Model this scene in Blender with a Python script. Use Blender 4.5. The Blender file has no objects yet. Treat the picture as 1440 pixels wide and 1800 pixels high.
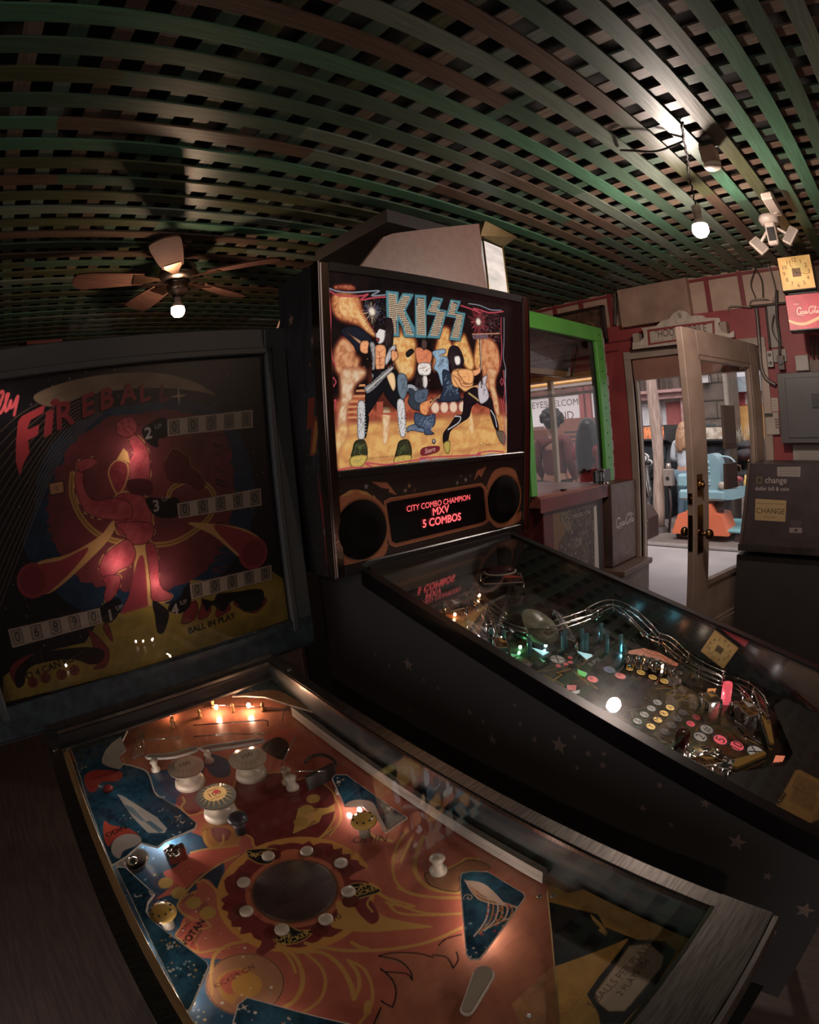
import bpy, math, random
import numpy as np
from mathutils import Matrix, Vector, Euler
random.seed(7)
rng = np.random.default_rng(11)
PI = math.pi
SC = bpy.context.scene
COL = SC.collection

# ------------------------------------------------------------------ camera
CAM = np.array([0.0, 0.0, 1.47])
CF, CK = 975.0, -0.0136                      # fisheye: r = f*theta*(1+k*theta^2), pixels of a 1440 wide frame
YAW, PITCH, ROLL = math.radians(41), -0.119, -0.083
def cam_axes():
    cy, sy, cp, sp = math.cos(YAW), math.sin(YAW), math.cos(PITCH), math.sin(PITCH)
    f = np.array([sy*cp, cy*cp, sp]); r = np.array([cy, -sy, 0.0]); u = np.cross(r, f)
    cr, sr = math.cos(ROLL), math.sin(ROLL)
    return cr*r + sr*u, -sr*r + cr*u, f
CR, CU, CFW = cam_axes()
cam = bpy.data.cameras.new('camera'); camo = bpy.data.objects.new('camera', cam); COL.objects.link(camo)
camo.matrix_world = Matrix([[CR[i], CU[i], -CFW[i], CAM[i]] for i in range(3)] + [[0, 0, 0, 1]])
cam.type = 'PANO'; cam.panorama_type = 'FISHEYE_LENS_POLYNOMIAL'
cam.sensor_fit = 'HORIZONTAL'; cam.sensor_width = 36; cam.sensor_height = 45
cam.fisheye_fov = math.radians(220); cam.clip_start = 0.01
_th = np.linspace(0, 1.6, 200); _r = CF*_th*(1 + CK*_th**2)*36/1440
_c = np.linalg.lstsq(np.stack([_r, _r**2, _r**3, _r**4], 1), _th, rcond=None)[0]
cam.fisheye_polynomial_k0 = 0
for _i in range(4): setattr(cam, 'fisheye_polynomial_k%d' % (_i+1), -_c[_i])
SC.camera = camo
def sightline(x, y):
    dx, dy = x - 720.0, 900.0 - y; r = math.hypot(dx, dy) + 1e-9; th = r/CF
    for _ in range(12): th -= (CF*th*(1+CK*th*th) - r)/(CF*(1+3*CK*th*th))
    return (math.sin(th)*dx/r)*CR + (math.sin(th)*dy/r)*CU + math.cos(th)*CFW

# ------------------------------------------------------------------ world, exposure, lamps
SC.view_settings.view_transform = 'Standard'; SC.view_settings.look = 'None'
SC.view_settings.exposure = 0.0; SC.view_settings.gamma = 1.0; SC.view_settings.use_curve_mapping = False
SC.cycles.use_denoising = True
SC.cycles.max_bounces = 8; SC.cycles.transparent_max_bounces = 16
SC.cycles.sample_clamp_indirect = 3.0
WORLD_STRENGTH = 0.9
SUN_STRENGTH = 4.2      # hazy daylight over the yard
BULB_WHITE = 760.0      # the white pendant bulb by the door
BULB_FAN = 420.0        # the warm bulb under the fan
BULB_FILL = 420.0       # unseen pendant bulbs, added behind the camera as fill light
w = bpy.data.worlds.new('overcast_sky'); SC.world = w; w.use_nodes = True
_n = w.node_tree.nodes; _l = w.node_tree.links; _bg = _n['Background']
_tc = _n.new('ShaderNodeTexCoord'); _nz = _n.new('ShaderNodeTexNoise'); _nz.inputs['Scale'].default_value = 2.2
_cr = _n.new('ShaderNodeValToRGB'); _cr.color_ramp.elements[0].color = (0.72, 0.70, 0.75, 1); _cr.color_ramp.elements[1].color = (0.88, 0.85, 0.88, 1)
_l.new(_tc.outputs['Generated'], _nz.inputs['Vector']); _l.new(_nz.outputs['Fac'], _cr.inputs['Fac']); _l.new(_cr.outputs['Color'], _bg.inputs['Color'])
_bg.inputs['Strength'].default_value = WORLD_STRENGTH
sun = bpy.data.lights.new('hazy_sun', 'SUN'); sun.energy = SUN_STRENGTH; sun.angle = math.radians(50); sun.color = (1, .97, .95)
suno = bpy.data.objects.new('hazy_sun', sun); COL.objects.link(suno); suno.rotation_euler = Vector((.55, .25, -.8)).to_track_quat('-Z', 'Y').to_euler()

# ------------------------------------------------------------------ colours and materials
SATURATION = 0.84
def lin(c):
    if isinstance(c, str):
        c = c.lstrip('#'); c = c if len(c) == 6 else ''.join(x*2 for x in c); c = [int(c[i:i+2], 16)/255 for i in (0, 2, 4)]
    c = tuple((x/12.92 if x <= 0.04045 else ((x+0.055)/1.055)**2.4) for x in c[:3])
    y = .25*c[0]+.6*c[1]+.15*c[2]; return tuple(y+(x-y)*SATURATION for x in c)     # muted paints and inks throughout
MATS = {}
def mat(name, col='#808080', rough=0.5, metal=0.0, emit=0.0, var=None, vscale=8.0, bump=0.0, coat=0.0, spec=0.5, stretch=None, emitcol=None):
    if name in MATS: return MATS[name]
    m = bpy.data.materials.new(name); m.use_nodes = True; nt = m.node_tree; N = nt.nodes; L = nt.links
    b = N['Principled BSDF']; c = lin(col)
    b.inputs['Base Color'].default_value = (*c, 1); b.inputs['Roughness'].default_value = rough
    b.inputs['Metallic'].default_value = metal; b.inputs['Coat Weight'].default_value = coat
    b.inputs['Specular IOR Level'].default_value = spec
    tc = N.new('ShaderNodeTexCoord'); mp = N.new('ShaderNodeMapping'); L.new(tc.outputs['Object'], mp.inputs['Vector'])
    if stretch: mp.inputs['Scale'].default_value = stretch
    nz = N.new('ShaderNodeTexNoise'); nz.inputs['Scale'].default_value = vscale; nz.inputs['Detail'].default_value = 6
    L.new(mp.outputs['Vector'], nz.inputs['Vector'])
    c2 = lin(var) if var else tuple(x*0.82 for x in c)
    rp = N.new('ShaderNodeValToRGB'); rp.color_ramp.elements[0].position = 0.35; rp.color_ramp.elements[1].position = 0.68
    rp.color_ramp.elements[0].color = (*c2, 1); rp.color_ramp.elements[1].color = (*c, 1)
    L.new(nz.outputs['Fac'], rp.inputs['Fac']); L.new(rp.outputs['Color'], b.inputs['Base Color'])
    if bump:
        bp = N.new('ShaderNodeBump'); bp.inputs['Strength'].default_value = bump; bp.inputs['Distance'].default_value = 0.004
        L.new(nz.outputs['Fac'], bp.inputs['Height']); L.new(bp.outputs['Normal'], b.inputs['Normal'])
    if emit:
        b.inputs['Emission Color'].default_value = (*lin(emitcol or col), 1); b.inputs['Emission Strength'].default_value = emit
    MATS[name] = m; return m
def art_mat(name, rough=0.4, emit=0.0, coat=0.0, translucent=0.0, spec=0.5, metal=0.0):
    if name in MATS: return MATS[name]
    m = bpy.data.materials.new(name); m.use_nodes = True; nt = m.node_tree; N = nt.nodes; L = nt.links
    b = N['Principled BSDF']; a = N.new('ShaderNodeVertexColor'); a.layer_name = 'print'
    b.inputs['Roughness'].default_value = rough; b.inputs['Coat Weight'].default_value = coat
    b.inputs['Specular IOR Level'].default_value = spec; b.inputs['Metallic'].default_value = metal
    L.new(a.outputs['Color'], b.inputs['Base Color'])
    if emit:
        L.new(a.outputs['Color'], b.inputs['Emission Color']); b.inputs['Emission Strength'].default_value = emit
    if translucent:
        t = N.new('ShaderNodeBsdfTranslucent'); x = N.new('ShaderNodeMixShader'); x.inputs['Fac'].default_value = translucent
        L.new(a.outputs['Color'], t.inputs['Color']); o = N['Material Output']
        L.new(b.outputs['BSDF'], x.inputs[1]); L.new(t.outputs['BSDF'], x.inputs[2]); L.new(x.outputs[0], o.inputs['Surface'])
    MATS[name] = m; return m
def glass_mat(name, tint=(1, 1, 1), refl=1.0, rough=0.0, ior=1.5):
    """thin clear sheet: clear transmission with a Fresnel mirror on top"""
    if name in MATS: return MATS[name]
    m = bpy.data.materials.new(name); m.use_nodes = True; nt = m.node_tree; N = nt.nodes; L = nt.links; N.remove(N['Principled BSDF'])
    t = N.new('ShaderNodeBsdfTransparent'); t.inputs['Color'].default_value = (*tint, 1)
    g = N.new('ShaderNodeBsdfGlossy'); g.inputs['Roughness'].default_value = rough; g.inputs['Color'].default_value = (refl, refl, refl, 1)
    f = N.new('ShaderNodeFresnel'); ge = N.new('ShaderNodeNewGeometry'); mr = N.new('ShaderNodeMapRange'); mr.inputs['To Min'].default_value = ior; mr.inputs['To Max'].default_value = 1/ior
    L.new(ge.outputs['Backfacing'], mr.inputs['Value']); L.new(mr.outputs[0], f.inputs['IOR'])
    x = N.new('ShaderNodeMixShader'); L.new(f.outputs[0], x.inputs['Fac']); L.new(t.outputs[0], x.inputs[1]); L.new(g.outputs[0], x.inputs[2])
    L.new(x.outputs[0], N['Material Output'].inputs['Surface']); MATS[name] = m; return m
def lit_plastic(name, col):
    m = mat(name, col, 0.2, spec=.6); nt = m.node_tree; N = nt.nodes; L = nt.links
    t = N.new('ShaderNodeBsdfTranslucent'); t.inputs['Color'].default_value = (*lin(col), 1); x = N.new('ShaderNodeMixShader'); x.inputs['Fac'].default_value = .7
    L.new(N['Principled BSDF'].outputs['BSDF'], x.inputs[1]); L.new(t.outputs['BSDF'], x.inputs[2]); L.new(x.outputs[0], N['Material Output'].inputs['Surface']); return m
def wood_mat(name, c1, c2, rough=0.45, scale=6.0, axis=0, coat=0.0):
    if name in MATS: return MATS[name]
    st = [14, 14, 14]; st[axis] = 1.0
    return mat(name, c1, rough, var=c2, vscale=scale, stretch=tuple(st), coat=coat, bump=0.15)

# ------------------------------------------------------------------ mesh building
class MB:
    def __init__(s): s.v = []; s.f = []; s.mi = []; s.cur = 0; s.sm = []
    def add(s, vs, fs, smooth=False):
        o = len(s.v); s.v += [tuple(map(float, p)) for p in vs]
        for f in fs: s.f.append(tuple(i+o for i in f)); s.mi.append(s.cur); s.sm.append(smooth)
        return s
    def box(s, x0, y0, z0, x1, y1, z1, M=None, bev=0.0):
        if x0 > x1: x0, x1 = x1, x0
        if y0 > y1: y0, y1 = y1, y0
        if z0 > z1: z0, z1 = z1, z0
        b = min(bev, (x1-x0)/2.2, (y1-y0)/2.2, (z1-z0)/2.2)
        if b <= 0:
            vs = [(x, y, z) for x in (x0, x1) for y in (y0, y1) for z in (z0, z1)]
            fs = [(0, 1, 3, 2), (4, 6, 7, 5), (0, 4, 5, 1), (2, 3, 7, 6), (0, 2, 6, 4), (1, 5, 7, 3)]
        else:
            vs = []; idx = {}
            X = (x0, x1); Y = (y0, y1); Z = (z0, z1)
            for i in (0, 1):
                for j in (0, 1):
                    for k in (0, 1):
                        for a in range(3):
                            p = [X[i], Y[j], Z[k]]; q = [(1 if i == 0 else -1)*b, (1 if j == 0 else -1)*b, (1 if k == 0 else -1)*b]
                            q[a] = 0; idx[i, j, k, a] = len(vs); vs.append([p[n]+q[n] for n in range(3)])
            fs = []
            for a in range(3):
                o = [n for n in range(3) if n != a]
                for sgn in (0, 1):
                    loop = []
                    for (p, q) in ((0, 0), (1, 0), (1, 1), (0, 1)):
                        c = [0, 0, 0]; c[a] = sgn; c[o[0]] = p; c[o[1]] = q; loop.append(idx[(*c, a)])
                    fs.append(tuple(loop))
                for p in (0, 1):
                    for q in (0, 1):
                        c0 = [0, 0, 0]; c1 = [0, 0, 0]; c0[a] = 0; c1[a] = 1; c0[o[0]] = c1[o[0]] = p; c0[o[1]] = c1[o[1]] = q
                        fs.append((idx[(*c0, o[0])], idx[(*c1, o[0])], idx[(*c1, o[1])], idx[(*c0, o[1])]))
            for i in (0, 1):
                for j in (0, 1):
                    for k in (0, 1): fs.append(tuple(idx[i, j, k, a] for a in range(3)))
        if M is not None: vs = [tuple(M @ Vector(p)) for p in vs]
        return s.add(vs, fs)
    def prism(s, poly, h0, h1, M=None, fn=None, smooth=False):
        """poly in xy, from z=h0 to z=h1; fn/M maps points"""
        n = len(poly); vs = [(x, y, h0) for x, y in poly] + [(x, y, h1) for x, y in poly]
        fs = [tuple(range(n))[::-1], tuple(range(n, 2*n))] + [(i, (i+1) % n, n+(i+1) % n, n+i) for i in range(n)]
        if fn: vs = [fn(*p) for p in vs]
        if M is not None: vs = [tuple(M @ Vector(p)) for p in vs]
        o = len(s.f); s.add(vs, fs)
        if smooth:
            for k in range(o+2, len(s.f)): s.sm[k] = True
        return s
    def lathe(s, prof, n=24, M=None, cap=True):
        vs = []; m = len(prof)
        for i in range(n):
            a = 2*PI*i/n
            for r, z in prof: vs.append((r*math.cos(a), r*math.sin(a), z))
        fs = [(i*m+j, ((i+1) % n)*m+j, ((i+1) % n)*m+j+1, i*m+j+1) for i in range(n) for j in range(m-1)]
        if M is not None: vs = [tuple(M @ Vector(p)) for p in vs]
        o = len(s.v); s.add(vs, fs, True)
        if cap:
            for j, rev in ((0, True), (m-1, False)):
                if prof[j][0] > 1e-6:
                    f = tuple(o+i*m+j for i in range(n)); s.f.append(f[::-1] if rev else f); s.mi.append(s.cur); s.sm.append(False)
        return s
    def cyl(s, p0, p1, r0, r1=None, n=16, cap=True):
        p0 = Vector(p0); p1 = Vector(p1); d = p1-p0; L = d.length
        if L < 1e-9: return s
        M = Matrix.Translation(p0) @ d.to_track_quat('Z', 'Y').to_matrix().to_4x4()
        return s.lathe([(r0, 0), (r0 if r1 is None else r1, L)], n, M, cap)
    def tube(s, pts, r, n=8, closed=False):
        pts = [Vector(p) for p in pts]; k = len(pts); rs = r if isinstance(r, (list, tuple)) else [r]*k
        vs = []; up = Vector((0.123, 0.31, 0.94)).normalized(); prev = None
        for i, p in enumerate(pts):
            if closed: t = (pts[(i+1) % k]-pts[i-1])
            else: t = pts[min(i+1, k-1)]-pts[max(i-1, 0)]
            t = t.normalized() if t.length > 1e-9 else Vector((0, 0, 1))
            a = (prev if prev is not None else up); a = a - t*a.dot(t)
            if a.length < 1e-4: a = Vector((1, 0, 0)) - t*t.x
            a.normalize(); b = t.cross(a); prev = a
            for j in range(n):
                an = 2*PI*j/n; vs.append(p + (a*math.cos(an)+b*math.sin(an))*rs[i])
        fs = [(i*n+j, i*n+(j+1) % n, ((i+1) % k)*n+(j+1) % n, ((i+1) % k)*n+j) for i in range(k if closed else k-1) for j in range(n)]
        o = len(s.v); s.add(vs, fs, True)
        if not closed:
            s.f.append(tuple(o+j for j in range(n))[::-1]); s.f.append(tuple(o+(k-1)*n+j for j in range(n))); s.mi += [s.cur]*2; s.sm += [False]*2
        return s
    def ball(s, c, r, n=16, sq=(1, 1, 1), M=None):
        c = Vector(c); vs = []; m = max(6, n//2)
        vs.append((0, 0, -1))
        for i in range(1, m):
            a = PI*i/m
            for j in range(n): vs.append((math.sin(a)*math.cos(2*PI*j/n), math.sin(a)*math.sin(2*PI*j/n), -math.cos(a)))
        vs.append((0, 0, 1)); q = len(vs)-1
        fs = [(0, 1+(j+1) % n, 1+j) for j in range(n)]
        for i in range(m-2): fs += [(1+i*n+j, 1+i*n+(j+1) % n, 1+(i+1)*n+(j+1) % n, 1+(i+1)*n+j) for j in range(n)]
        fs += [(q, 1+(m-2)*n+j, 1+(m-2)*n+(j+1) % n) for j in range(n)]
        vs = [Vector((p[0]*r*sq[0], p[1]*r*sq[1], p[2]*r*sq[2])) for p in vs]
        vs = [tuple((M @ p if M is not None else p) + c) for p in vs]
        return s.add(vs, fs, True)
    def quad(s, a, b, c, d): return s.add([a, b, c, d], [(0, 1, 2, 3)])
    def build(s, name, m=None, parent=None, fn=None, recalc=True):
        me = bpy.data.meshes.new(name); vs = [fn(*p) for p in s.v] if fn else s.v
        me.from_pydata(vs, [], s.f)
        ms = m if isinstance(m, (list, tuple)) else [m]
        for x in ms: me.materials.append(x)
        me.polygons.foreach_set('material_index', s.mi); me.polygons.foreach_set('use_smooth', s.sm)
        if recalc:
            import bmesh
            bm = bmesh.new(); bm.from_mesh(me); bmesh.ops.recalc_face_normals(bm, faces=bm.faces); bm.to_mesh(me); bm.free()
        me.update(); o = bpy.data.objects.new(name, me); COL.objects.link(o)
        if parent is not None: o.parent = parent
        return o
def tag(o, label=None, cat=None, group=None, kind=None):
    if label: o['label'] = label
    if cat: o['category'] = cat
    if group: o['group'] = group
    if kind: o['kind'] = kind
    return o
def thing(name, label, cat, loc=(0, 0, 0), rotz=0.0, group=None):
    o = bpy.data.objects.new(name, None); COL.objects.link(o); o.empty_display_size = 0.1
    o.location = loc; o.rotation_euler = (0, 0, rotz); return tag(o, label, cat, group)
def copy_tree(o, parent=None):
    c = o.copy(); COL.objects.link(c)
    if parent is not None: c.parent = parent
    for ch in list(o.children): copy_tree(ch, c)
    return c
def spline(pts, n=8, closed=False):
    """Catmull-Rom through the points"""
    P = [np.array(p, float) for p in pts]; k = len(P); out = []
    for i in range(k if closed else k-1):
        a = P[i-1] if (closed or i > 0) else P[0]; b = P[i]; c = P[(i+1) % k]; d = P[(i+2) % k] if (closed or i+2 < k) else P[-1]
        for t in np.arange(n)/n:
            out.append(tuple(0.5*((2*b)+(-a+c)*t+(2*a-5*b+4*c-d)*t*t+(-a+3*b-3*c+d)*t**3)))
    if not closed: out.append(tuple(P[-1]))
    return out
def circ(cx, cy, r, n=24, ry=None, a0=0.0, a1=2*PI):
    full = abs(a1-a0-2*PI) < 1e-6
    return [(cx+r*math.cos(a0+(a1-a0)*i/(n if full else n-1)), cy+(ry or r)*math.sin(a0+(a1-a0)*i/(n if full else n-1))) for i in range(n)]
def star(cx, cy, r, k=5, q=0.42, a=PI/2):
    return [(cx+(r if i % 2 == 0 else r*q)*math.cos(a+PI*i/k), cy+(r if i % 2 == 0 else r*q)*math.sin(a+PI*i/k)) for i in range(2*k)]

# ------------------------------------------------------------------ lettering
_TXT = {}
def text_tris(string):
    """triangles of a line of Blender's built-in font, size 1"""
    if string not in _TXT:
        cu = bpy.data.curves.new('lettering', 'FONT'); cu.body = string; cu.resolution_u = 3
        ob = bpy.data.objects.new('lettering', cu); me = ob.to_mesh(); me.calc_loop_triangles()
        V = np.array([v.co[:2] for v in me.vertices]) if len(me.vertices) else np.zeros((0, 2))
        T = np.array([t.vertices[:] for t in me.loop_triangles], int).reshape(-1, 3)
        ob.to_mesh_clear(); bpy.data.objects.remove(ob); bpy.data.curves.remove(cu); _TXT[string] = (V, T)
    return _TXT[string]
def text_place(string, size, align='C', shear=0.0, sx=1.0, track=None):
    V, T = text_tris(string)
    if len(V) == 0: return V, T
    V = V.copy(); w0, w1 = V[:, 0].min(), V[:, 0].max()
    V[:, 0] -= {'C': (w0+w1)/2, 'L': w0, 'R': w1}[align]
    V[:, 0] += V[:, 1]*shear; V[:, 0] *= sx
    return V*size, T
def text_obj(name, string, size, M, m, parent=None, depth=0.001, align='C', shear=0.0, sx=1.0):
    """raised lettering as a mesh: text runs along M's x, up along M's y"""
    V, T = text_place(string, size, align, shear, sx); mb = MB()
    mb.add([tuple(M @ Vector((x, y, depth))) for x, y in V], [tuple(t) for t in T])
    return mb.build(name, m, parent, recalc=False)
# monoline script strokes for the soft drink lettering, unit height 1
def script_cola():
    S = []
    S.append(([(1.25, .95), (1.05, 1.2), (.7, 1.25), (.3, .95), (.12, .5), (.22, .1), (.55, -.05), (.85, .1), (1.05, .3)], .11))
    S.append(([(1.35, .45), (1.15, .5), (1.05, .3), (1.15, .05), (1.4, .1), (1.48, .35), (1.35, .48), (1.55, .4), (1.75, .42)], .07))
    S.append(([(2.05, .42), (1.85, .52), (1.72, .3), (1.8, .04), (2.05, .08), (2.2, .25)], .08))
    S.append(([(2.6, .42), (2.4, .52), (2.25, .3), (2.32, .05), (2.52, .1), (2.64, .5), (2.6, .12), (2.75, .05), (2.9, .25)], .08))
    S.append(([(2.95, .33), (3.15, .36)], .06))
    S.append(([(4.45, .95), (4.3, 1.25), (3.95, 1.28), (3.5, .95), (3.3, .5), (3.4, .1), (3.7, -.05), (4.0, .1), (4.2, .3)], .11))
    S.append(([(4.5, .45), (4.3, .5), (4.2, .3), (4.3, .05), (4.55, .1), (4.62, .35), (4.5, .48), (4.7, .4), (4.85, .5)], .07))
    S.append(([(4.85, .5), (5.15, .95), (5.2, 1.25), (5.02, 1.2), (4.95, .7), (4.95, .2), (5.1, .02), (5.28, .2)], .075))
    S.append(([(5.65, .42), (5.45, .52), (5.3, .3), (5.37, .05), (5.57, .1), (5.7, .5), (5.66, .12), (5.82, .05), (6.0, .3)], .08))
    S.append(([(1.1, 1.15), (1.3, 1.22), (1.35, 1.05), (1.25, .95)], .07))
    S.append(([(3.9, 1.25), (4.6, 1.38), (5.3, 1.15), (5.9, .95), (6.2, 1.05)], .05))
    S.append(([(.5, -.02), (1.1, -.18), (1.9, -.25)], .05))
    return S

# ------------------------------------------------------------------ printed art: polygons painted on a fine mesh's colour attribute
class Canvas:
    def __init__(s, u0, u1, v0, v1, res, bg, ss=2):
        s.u0, s.u1, s.v0, s.v1 = u0, u1, v0, v1; s.ss = ss
        s.W = int(round((u1-u0)/res))+1; s.H = int(round((v1-v0)/res))+1
        s.k = (s.W*ss)/(u1-u0); s.kv = (s.H*ss)/(v1-v0)
        s.a = np.empty((s.H*ss, s.W*ss, 3), np.float32); s.a[:] = lin(bg)
    def _c(s, c): return np.array(lin(c), np.float32)
    def mask(s, pts):
        P = np.array(pts, float); X = (P[:, 0]-s.u0)*s.k; Y = (P[:, 1]-s.v0)*s.kv
        h, w_ = s.a.shape[:2]; y0 = max(0, int(Y.min())); y1 = min(h-1, int(Y.max())+1); x0 = max(0, int(X.min())); x1 = min(w_-1, int(X.max())+1)
        if y1 < y0 or x1 < x0: return None
        yy = np.arange(y0, y1+1)+0.5; xx = np.arange(x0, x1+1)+0.5; m = np.zeros((len(yy), len(xx)), bool); n = len(X)
        for i in range(n):
            xa, ya, xb, yb = X[i], Y[i], X[(i+1) % n], Y[(i+1) % n]
            if ya == yb: continue
            r = (yy > min(ya, yb)) & (yy <= max(ya, yb))
            if not r.any(): continue
            xc = xa+(yy[r]-ya)*(xb-xa)/(yb-ya); m[r] ^= xx[None, :] > xc[:, None]
        return y0, x0, m
    def poly(s, pts, col, alpha=1.0, noise=None):
        r = s.mask(pts)
        if r is None: return s
        y0, x0, m = r; sub = s.a[y0:y0+m.shape[0], x0:x0+m.shape[1]]; c = s._c(col)
        if noise is not None:   # (second colour, scale)
            c2 = s._c(noise[0]); f = s.nz(y0, x0, m.shape, noise[1])[..., None]; cc = c*(1-f)+c2*f
            sub[m] = sub[m]*(1-alpha)+cc[m]*alpha
        else: sub[m] = sub[m]*(1-alpha)+c*alpha
        return s
    def nz(s, y0, x0, sh, scale, seed=3):
        yy = (np.arange(sh[0])+y0)/s.kv; xx = (np.arange(sh[1])+x0)/s.k; f = np.zeros(sh, np.float32); r = np.random.default_rng(seed); amp = 0
        for o in range(4):
            fr = 2*PI/scale*(1.8**o); am = 0.75**o; amp += am
            for _ in range(3):
                t = r.uniform(0, 2*PI); ph = r.uniform(0, 2*PI); t2 = r.uniform(0, 2*PI); q = fr*r.uniform(.6, 1.4)
                f += am/3*np.sin(q*(xx[None, :]*math.cos(t)+yy[:, None]*math.sin(t))+ph+1.7*np.sin(q*.6*(xx[None, :]*math.cos(t2)+yy[:, None]*math.sin(t2))))
        return np.clip(0.5+f/amp*1.25, 0, 1)
    def fill_noise(s, c1, c2, scale, seed=3, alpha=1.0):
        f = s.nz(0, 0, s.a.shape[:2], scale, seed)[..., None]*alpha; s.a[:] = s.a*(1-f) if c1 is None else (s._c(c1)*(1-f)+s._c(c2)*f); return s
    def grad(s, pts, c_lo, c_hi, axis=1, lo=None, hi=None):
        r = s.mask(pts)
        if r is None: return s
        y0, x0, m = r; P = np.array(pts)
        lo = P[:, axis].min() if lo is None else lo; hi = P[:, axis].max() if hi is None else hi
        if axis == 1: t = (((np.arange(m.shape[0])+y0)/s.kv+s.v0-lo)/(hi-lo))[:, None]*np.ones((1, m.shape[1]))
        else: t = (((np.arange(m.shape[1])+x0)/s.k+s.u0-lo)/(hi-lo))[None, :]*np.ones((m.shape[0], 1))
        t = np.clip(t, 0, 1)[..., None]; cc = s._c(c_lo)*(1-t)+s._c(c_hi)*t; sub = s.a[y0:y0+m.shape[0], x0:x0+m.shape[1]]; sub[m] = cc[m]; return s
    def blurred(s, pts, R):
        r = s.mask(pts)
        if r is None: return None
        y0, x0, m = r; h, w_ = s.a.shape[:2]; Y0, X0 = max(0, y0-R), max(0, x0-R); Y1, X1 = min(h, y0+m.shape[0]+R), min(w_, x0+m.shape[1]+R)
        f = np.zeros((Y1-Y0, X1-X0), np.float32); f[y0-Y0:y0-Y0+m.shape[0], x0-X0:x0-X0+m.shape[1]] = m; hard = f > .5
        for _ in range(2):
            for ax in (0, 1):
                k = max(1, R//2); c = np.cumsum(np.concatenate([np.repeat(np.take(f, [0], ax)*0, k+1, ax), f, np.repeat(np.take(f, [0], ax)*0, k, ax)], ax), ax); n = f.shape[ax]
                f = (np.take(c, np.arange(2*k+1, 2*k+1+n), ax)-np.take(c, np.arange(0, n), ax))/(2*k+1)
        return Y0, X0, hard, f
    def shade(s, pts, c_edge, c_mid, R=.006, soft=False, outline=None, ow=.0011, noise=None, c_hot=None):
        b = s.blurred(pts, max(2, int(R*s.k)))
        if b is None: return s
        Y0, X0, hard, f = b; t = np.clip((f-.45)*2.0, 0, 1)
        if noise is not None: t = np.clip(t*(.55+.62*s.nz(Y0, X0, f.shape, noise*1.9)), 0, 1)
        t = t[..., None]; c = s._c(c_edge)*(1-t)+s._c(c_mid)*t
        if c_hot is not None: q = np.clip((t-.74)*2.2, 0, 1)*.8; c = c*(1-q)+s._c(c_hot)*q
        al = (np.clip(f*1.35-.15, 0, 1) if soft else hard.astype(np.float32))[..., None]; sub = s.a[Y0:Y0+f.shape[0], X0:X0+f.shape[1]]; sub[:] = sub*(1-al)+c*al
        if outline: s.stroke(pts, ow, outline, closed=True)
        return s
    def disc(s, u, v, r, col, alpha=1.0, ry=None): return s.poly(circ(u, v, r, 28 if r > .004 else 12, ry), col, alpha)
    def stroke(s, pts, wd, col, closed=False, taper=False):
        P = [np.array(p, float) for p in pts]; n = len(P)
        for i in range(n if closed else n-1):
            a, b = P[i], P[(i+1) % n]; d = b-a; L = np.hypot(*d)
            if L < 1e-9: continue
            nn = np.array([-d[1], d[0]])/L; wa = wd; wb = wd
            if taper: wa = wd*(1-i/(n-1)); wb = wd*(1-(i+1)/(n-1))
            s.poly([a+nn*wa/2, b+nn*wb/2, b-nn*wb/2, a-nn*wa/2], col)
            if wb > 1.5/s.k: s.poly(circ(b[0], b[1], wb/2, 8), col)
        return s
    def outlined(s, pts, col, oc, ow, noise=None): s.poly(pts, col, 1, noise); return s.stroke(pts, ow, oc, closed=True)
    def text(s, string, u, v, size, col, ang=0.0, align='C', shear=0.0, sx=1.0, bold=0.0):
        V, T = text_place(string, size, align, shear, sx); ca, sa = math.cos(ang), math.sin(ang)
        if len(V) == 0: return s
        offs = [(0, 0)] if not bold else [(bold*math.cos(a), bold*math.sin(a)) for a in np.arange(6)*PI/3]
        for ou, ov in offs:
            W = np.stack([u+ou+V[:, 0]*ca-V[:, 1]*sa, v+ov+V[:, 0]*sa+V[:, 1]*ca], 1)
            for t in T: s.poly(W[t], col)
        return s
    def script(s, u, v, size, col, ang=0.0, wk=1.0, sx=1.0):
        ca, sa = math.cos(ang), math.sin(ang)
        for pts, wd in script_cola():
            q = [(u+(x-3.1)*sx*size*ca-y*size*sa, v+(x-3.1)*sx*size*sa+y*size*ca) for x, y in spline(pts, 5)]
            s.stroke(q, wd*size*wk*1.3, col)
        return s
    def dots(s, n, area, rr, cols, seed=1):
        r = random.Random(seed)
        for _ in range(n):
            u = r.uniform(area[0], area[1]); v = r.uniform(area[2], area[3]); s.disc(u, v, r.uniform(*rr), r.choice(cols))
        return s
    def colors(s):
        k = s.ss; return s.a.reshape(s.H, k, s.W, k, 3).mean((1, 3))
    def sheet(s, name, m, fn, parent=None, keep=None, world=False):
        """fn(u, v) -> local point (vectorised); keep: polygon to cut the sheet to"""
        c = s.colors(); U = np.linspace(s.u0, s.u1, s.W); V = np.linspace(s.v0, s.v1, s.H); UU, VV = np.meshgrid(U, V)
        P = np.stack(np.broadcast_arrays(*fn(UU.ravel(), VV.ravel())), 1).astype(np.float32)
        idx = np.arange(s.W*s.H).reshape(s.H, s.W); F = np.stack([idx[:-1, :-1], idx[:-1, 1:], idx[1:, 1:], idx[1:, :-1]], -1).reshape(-1, 4)
        C = c.reshape(-1, 3)
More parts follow.
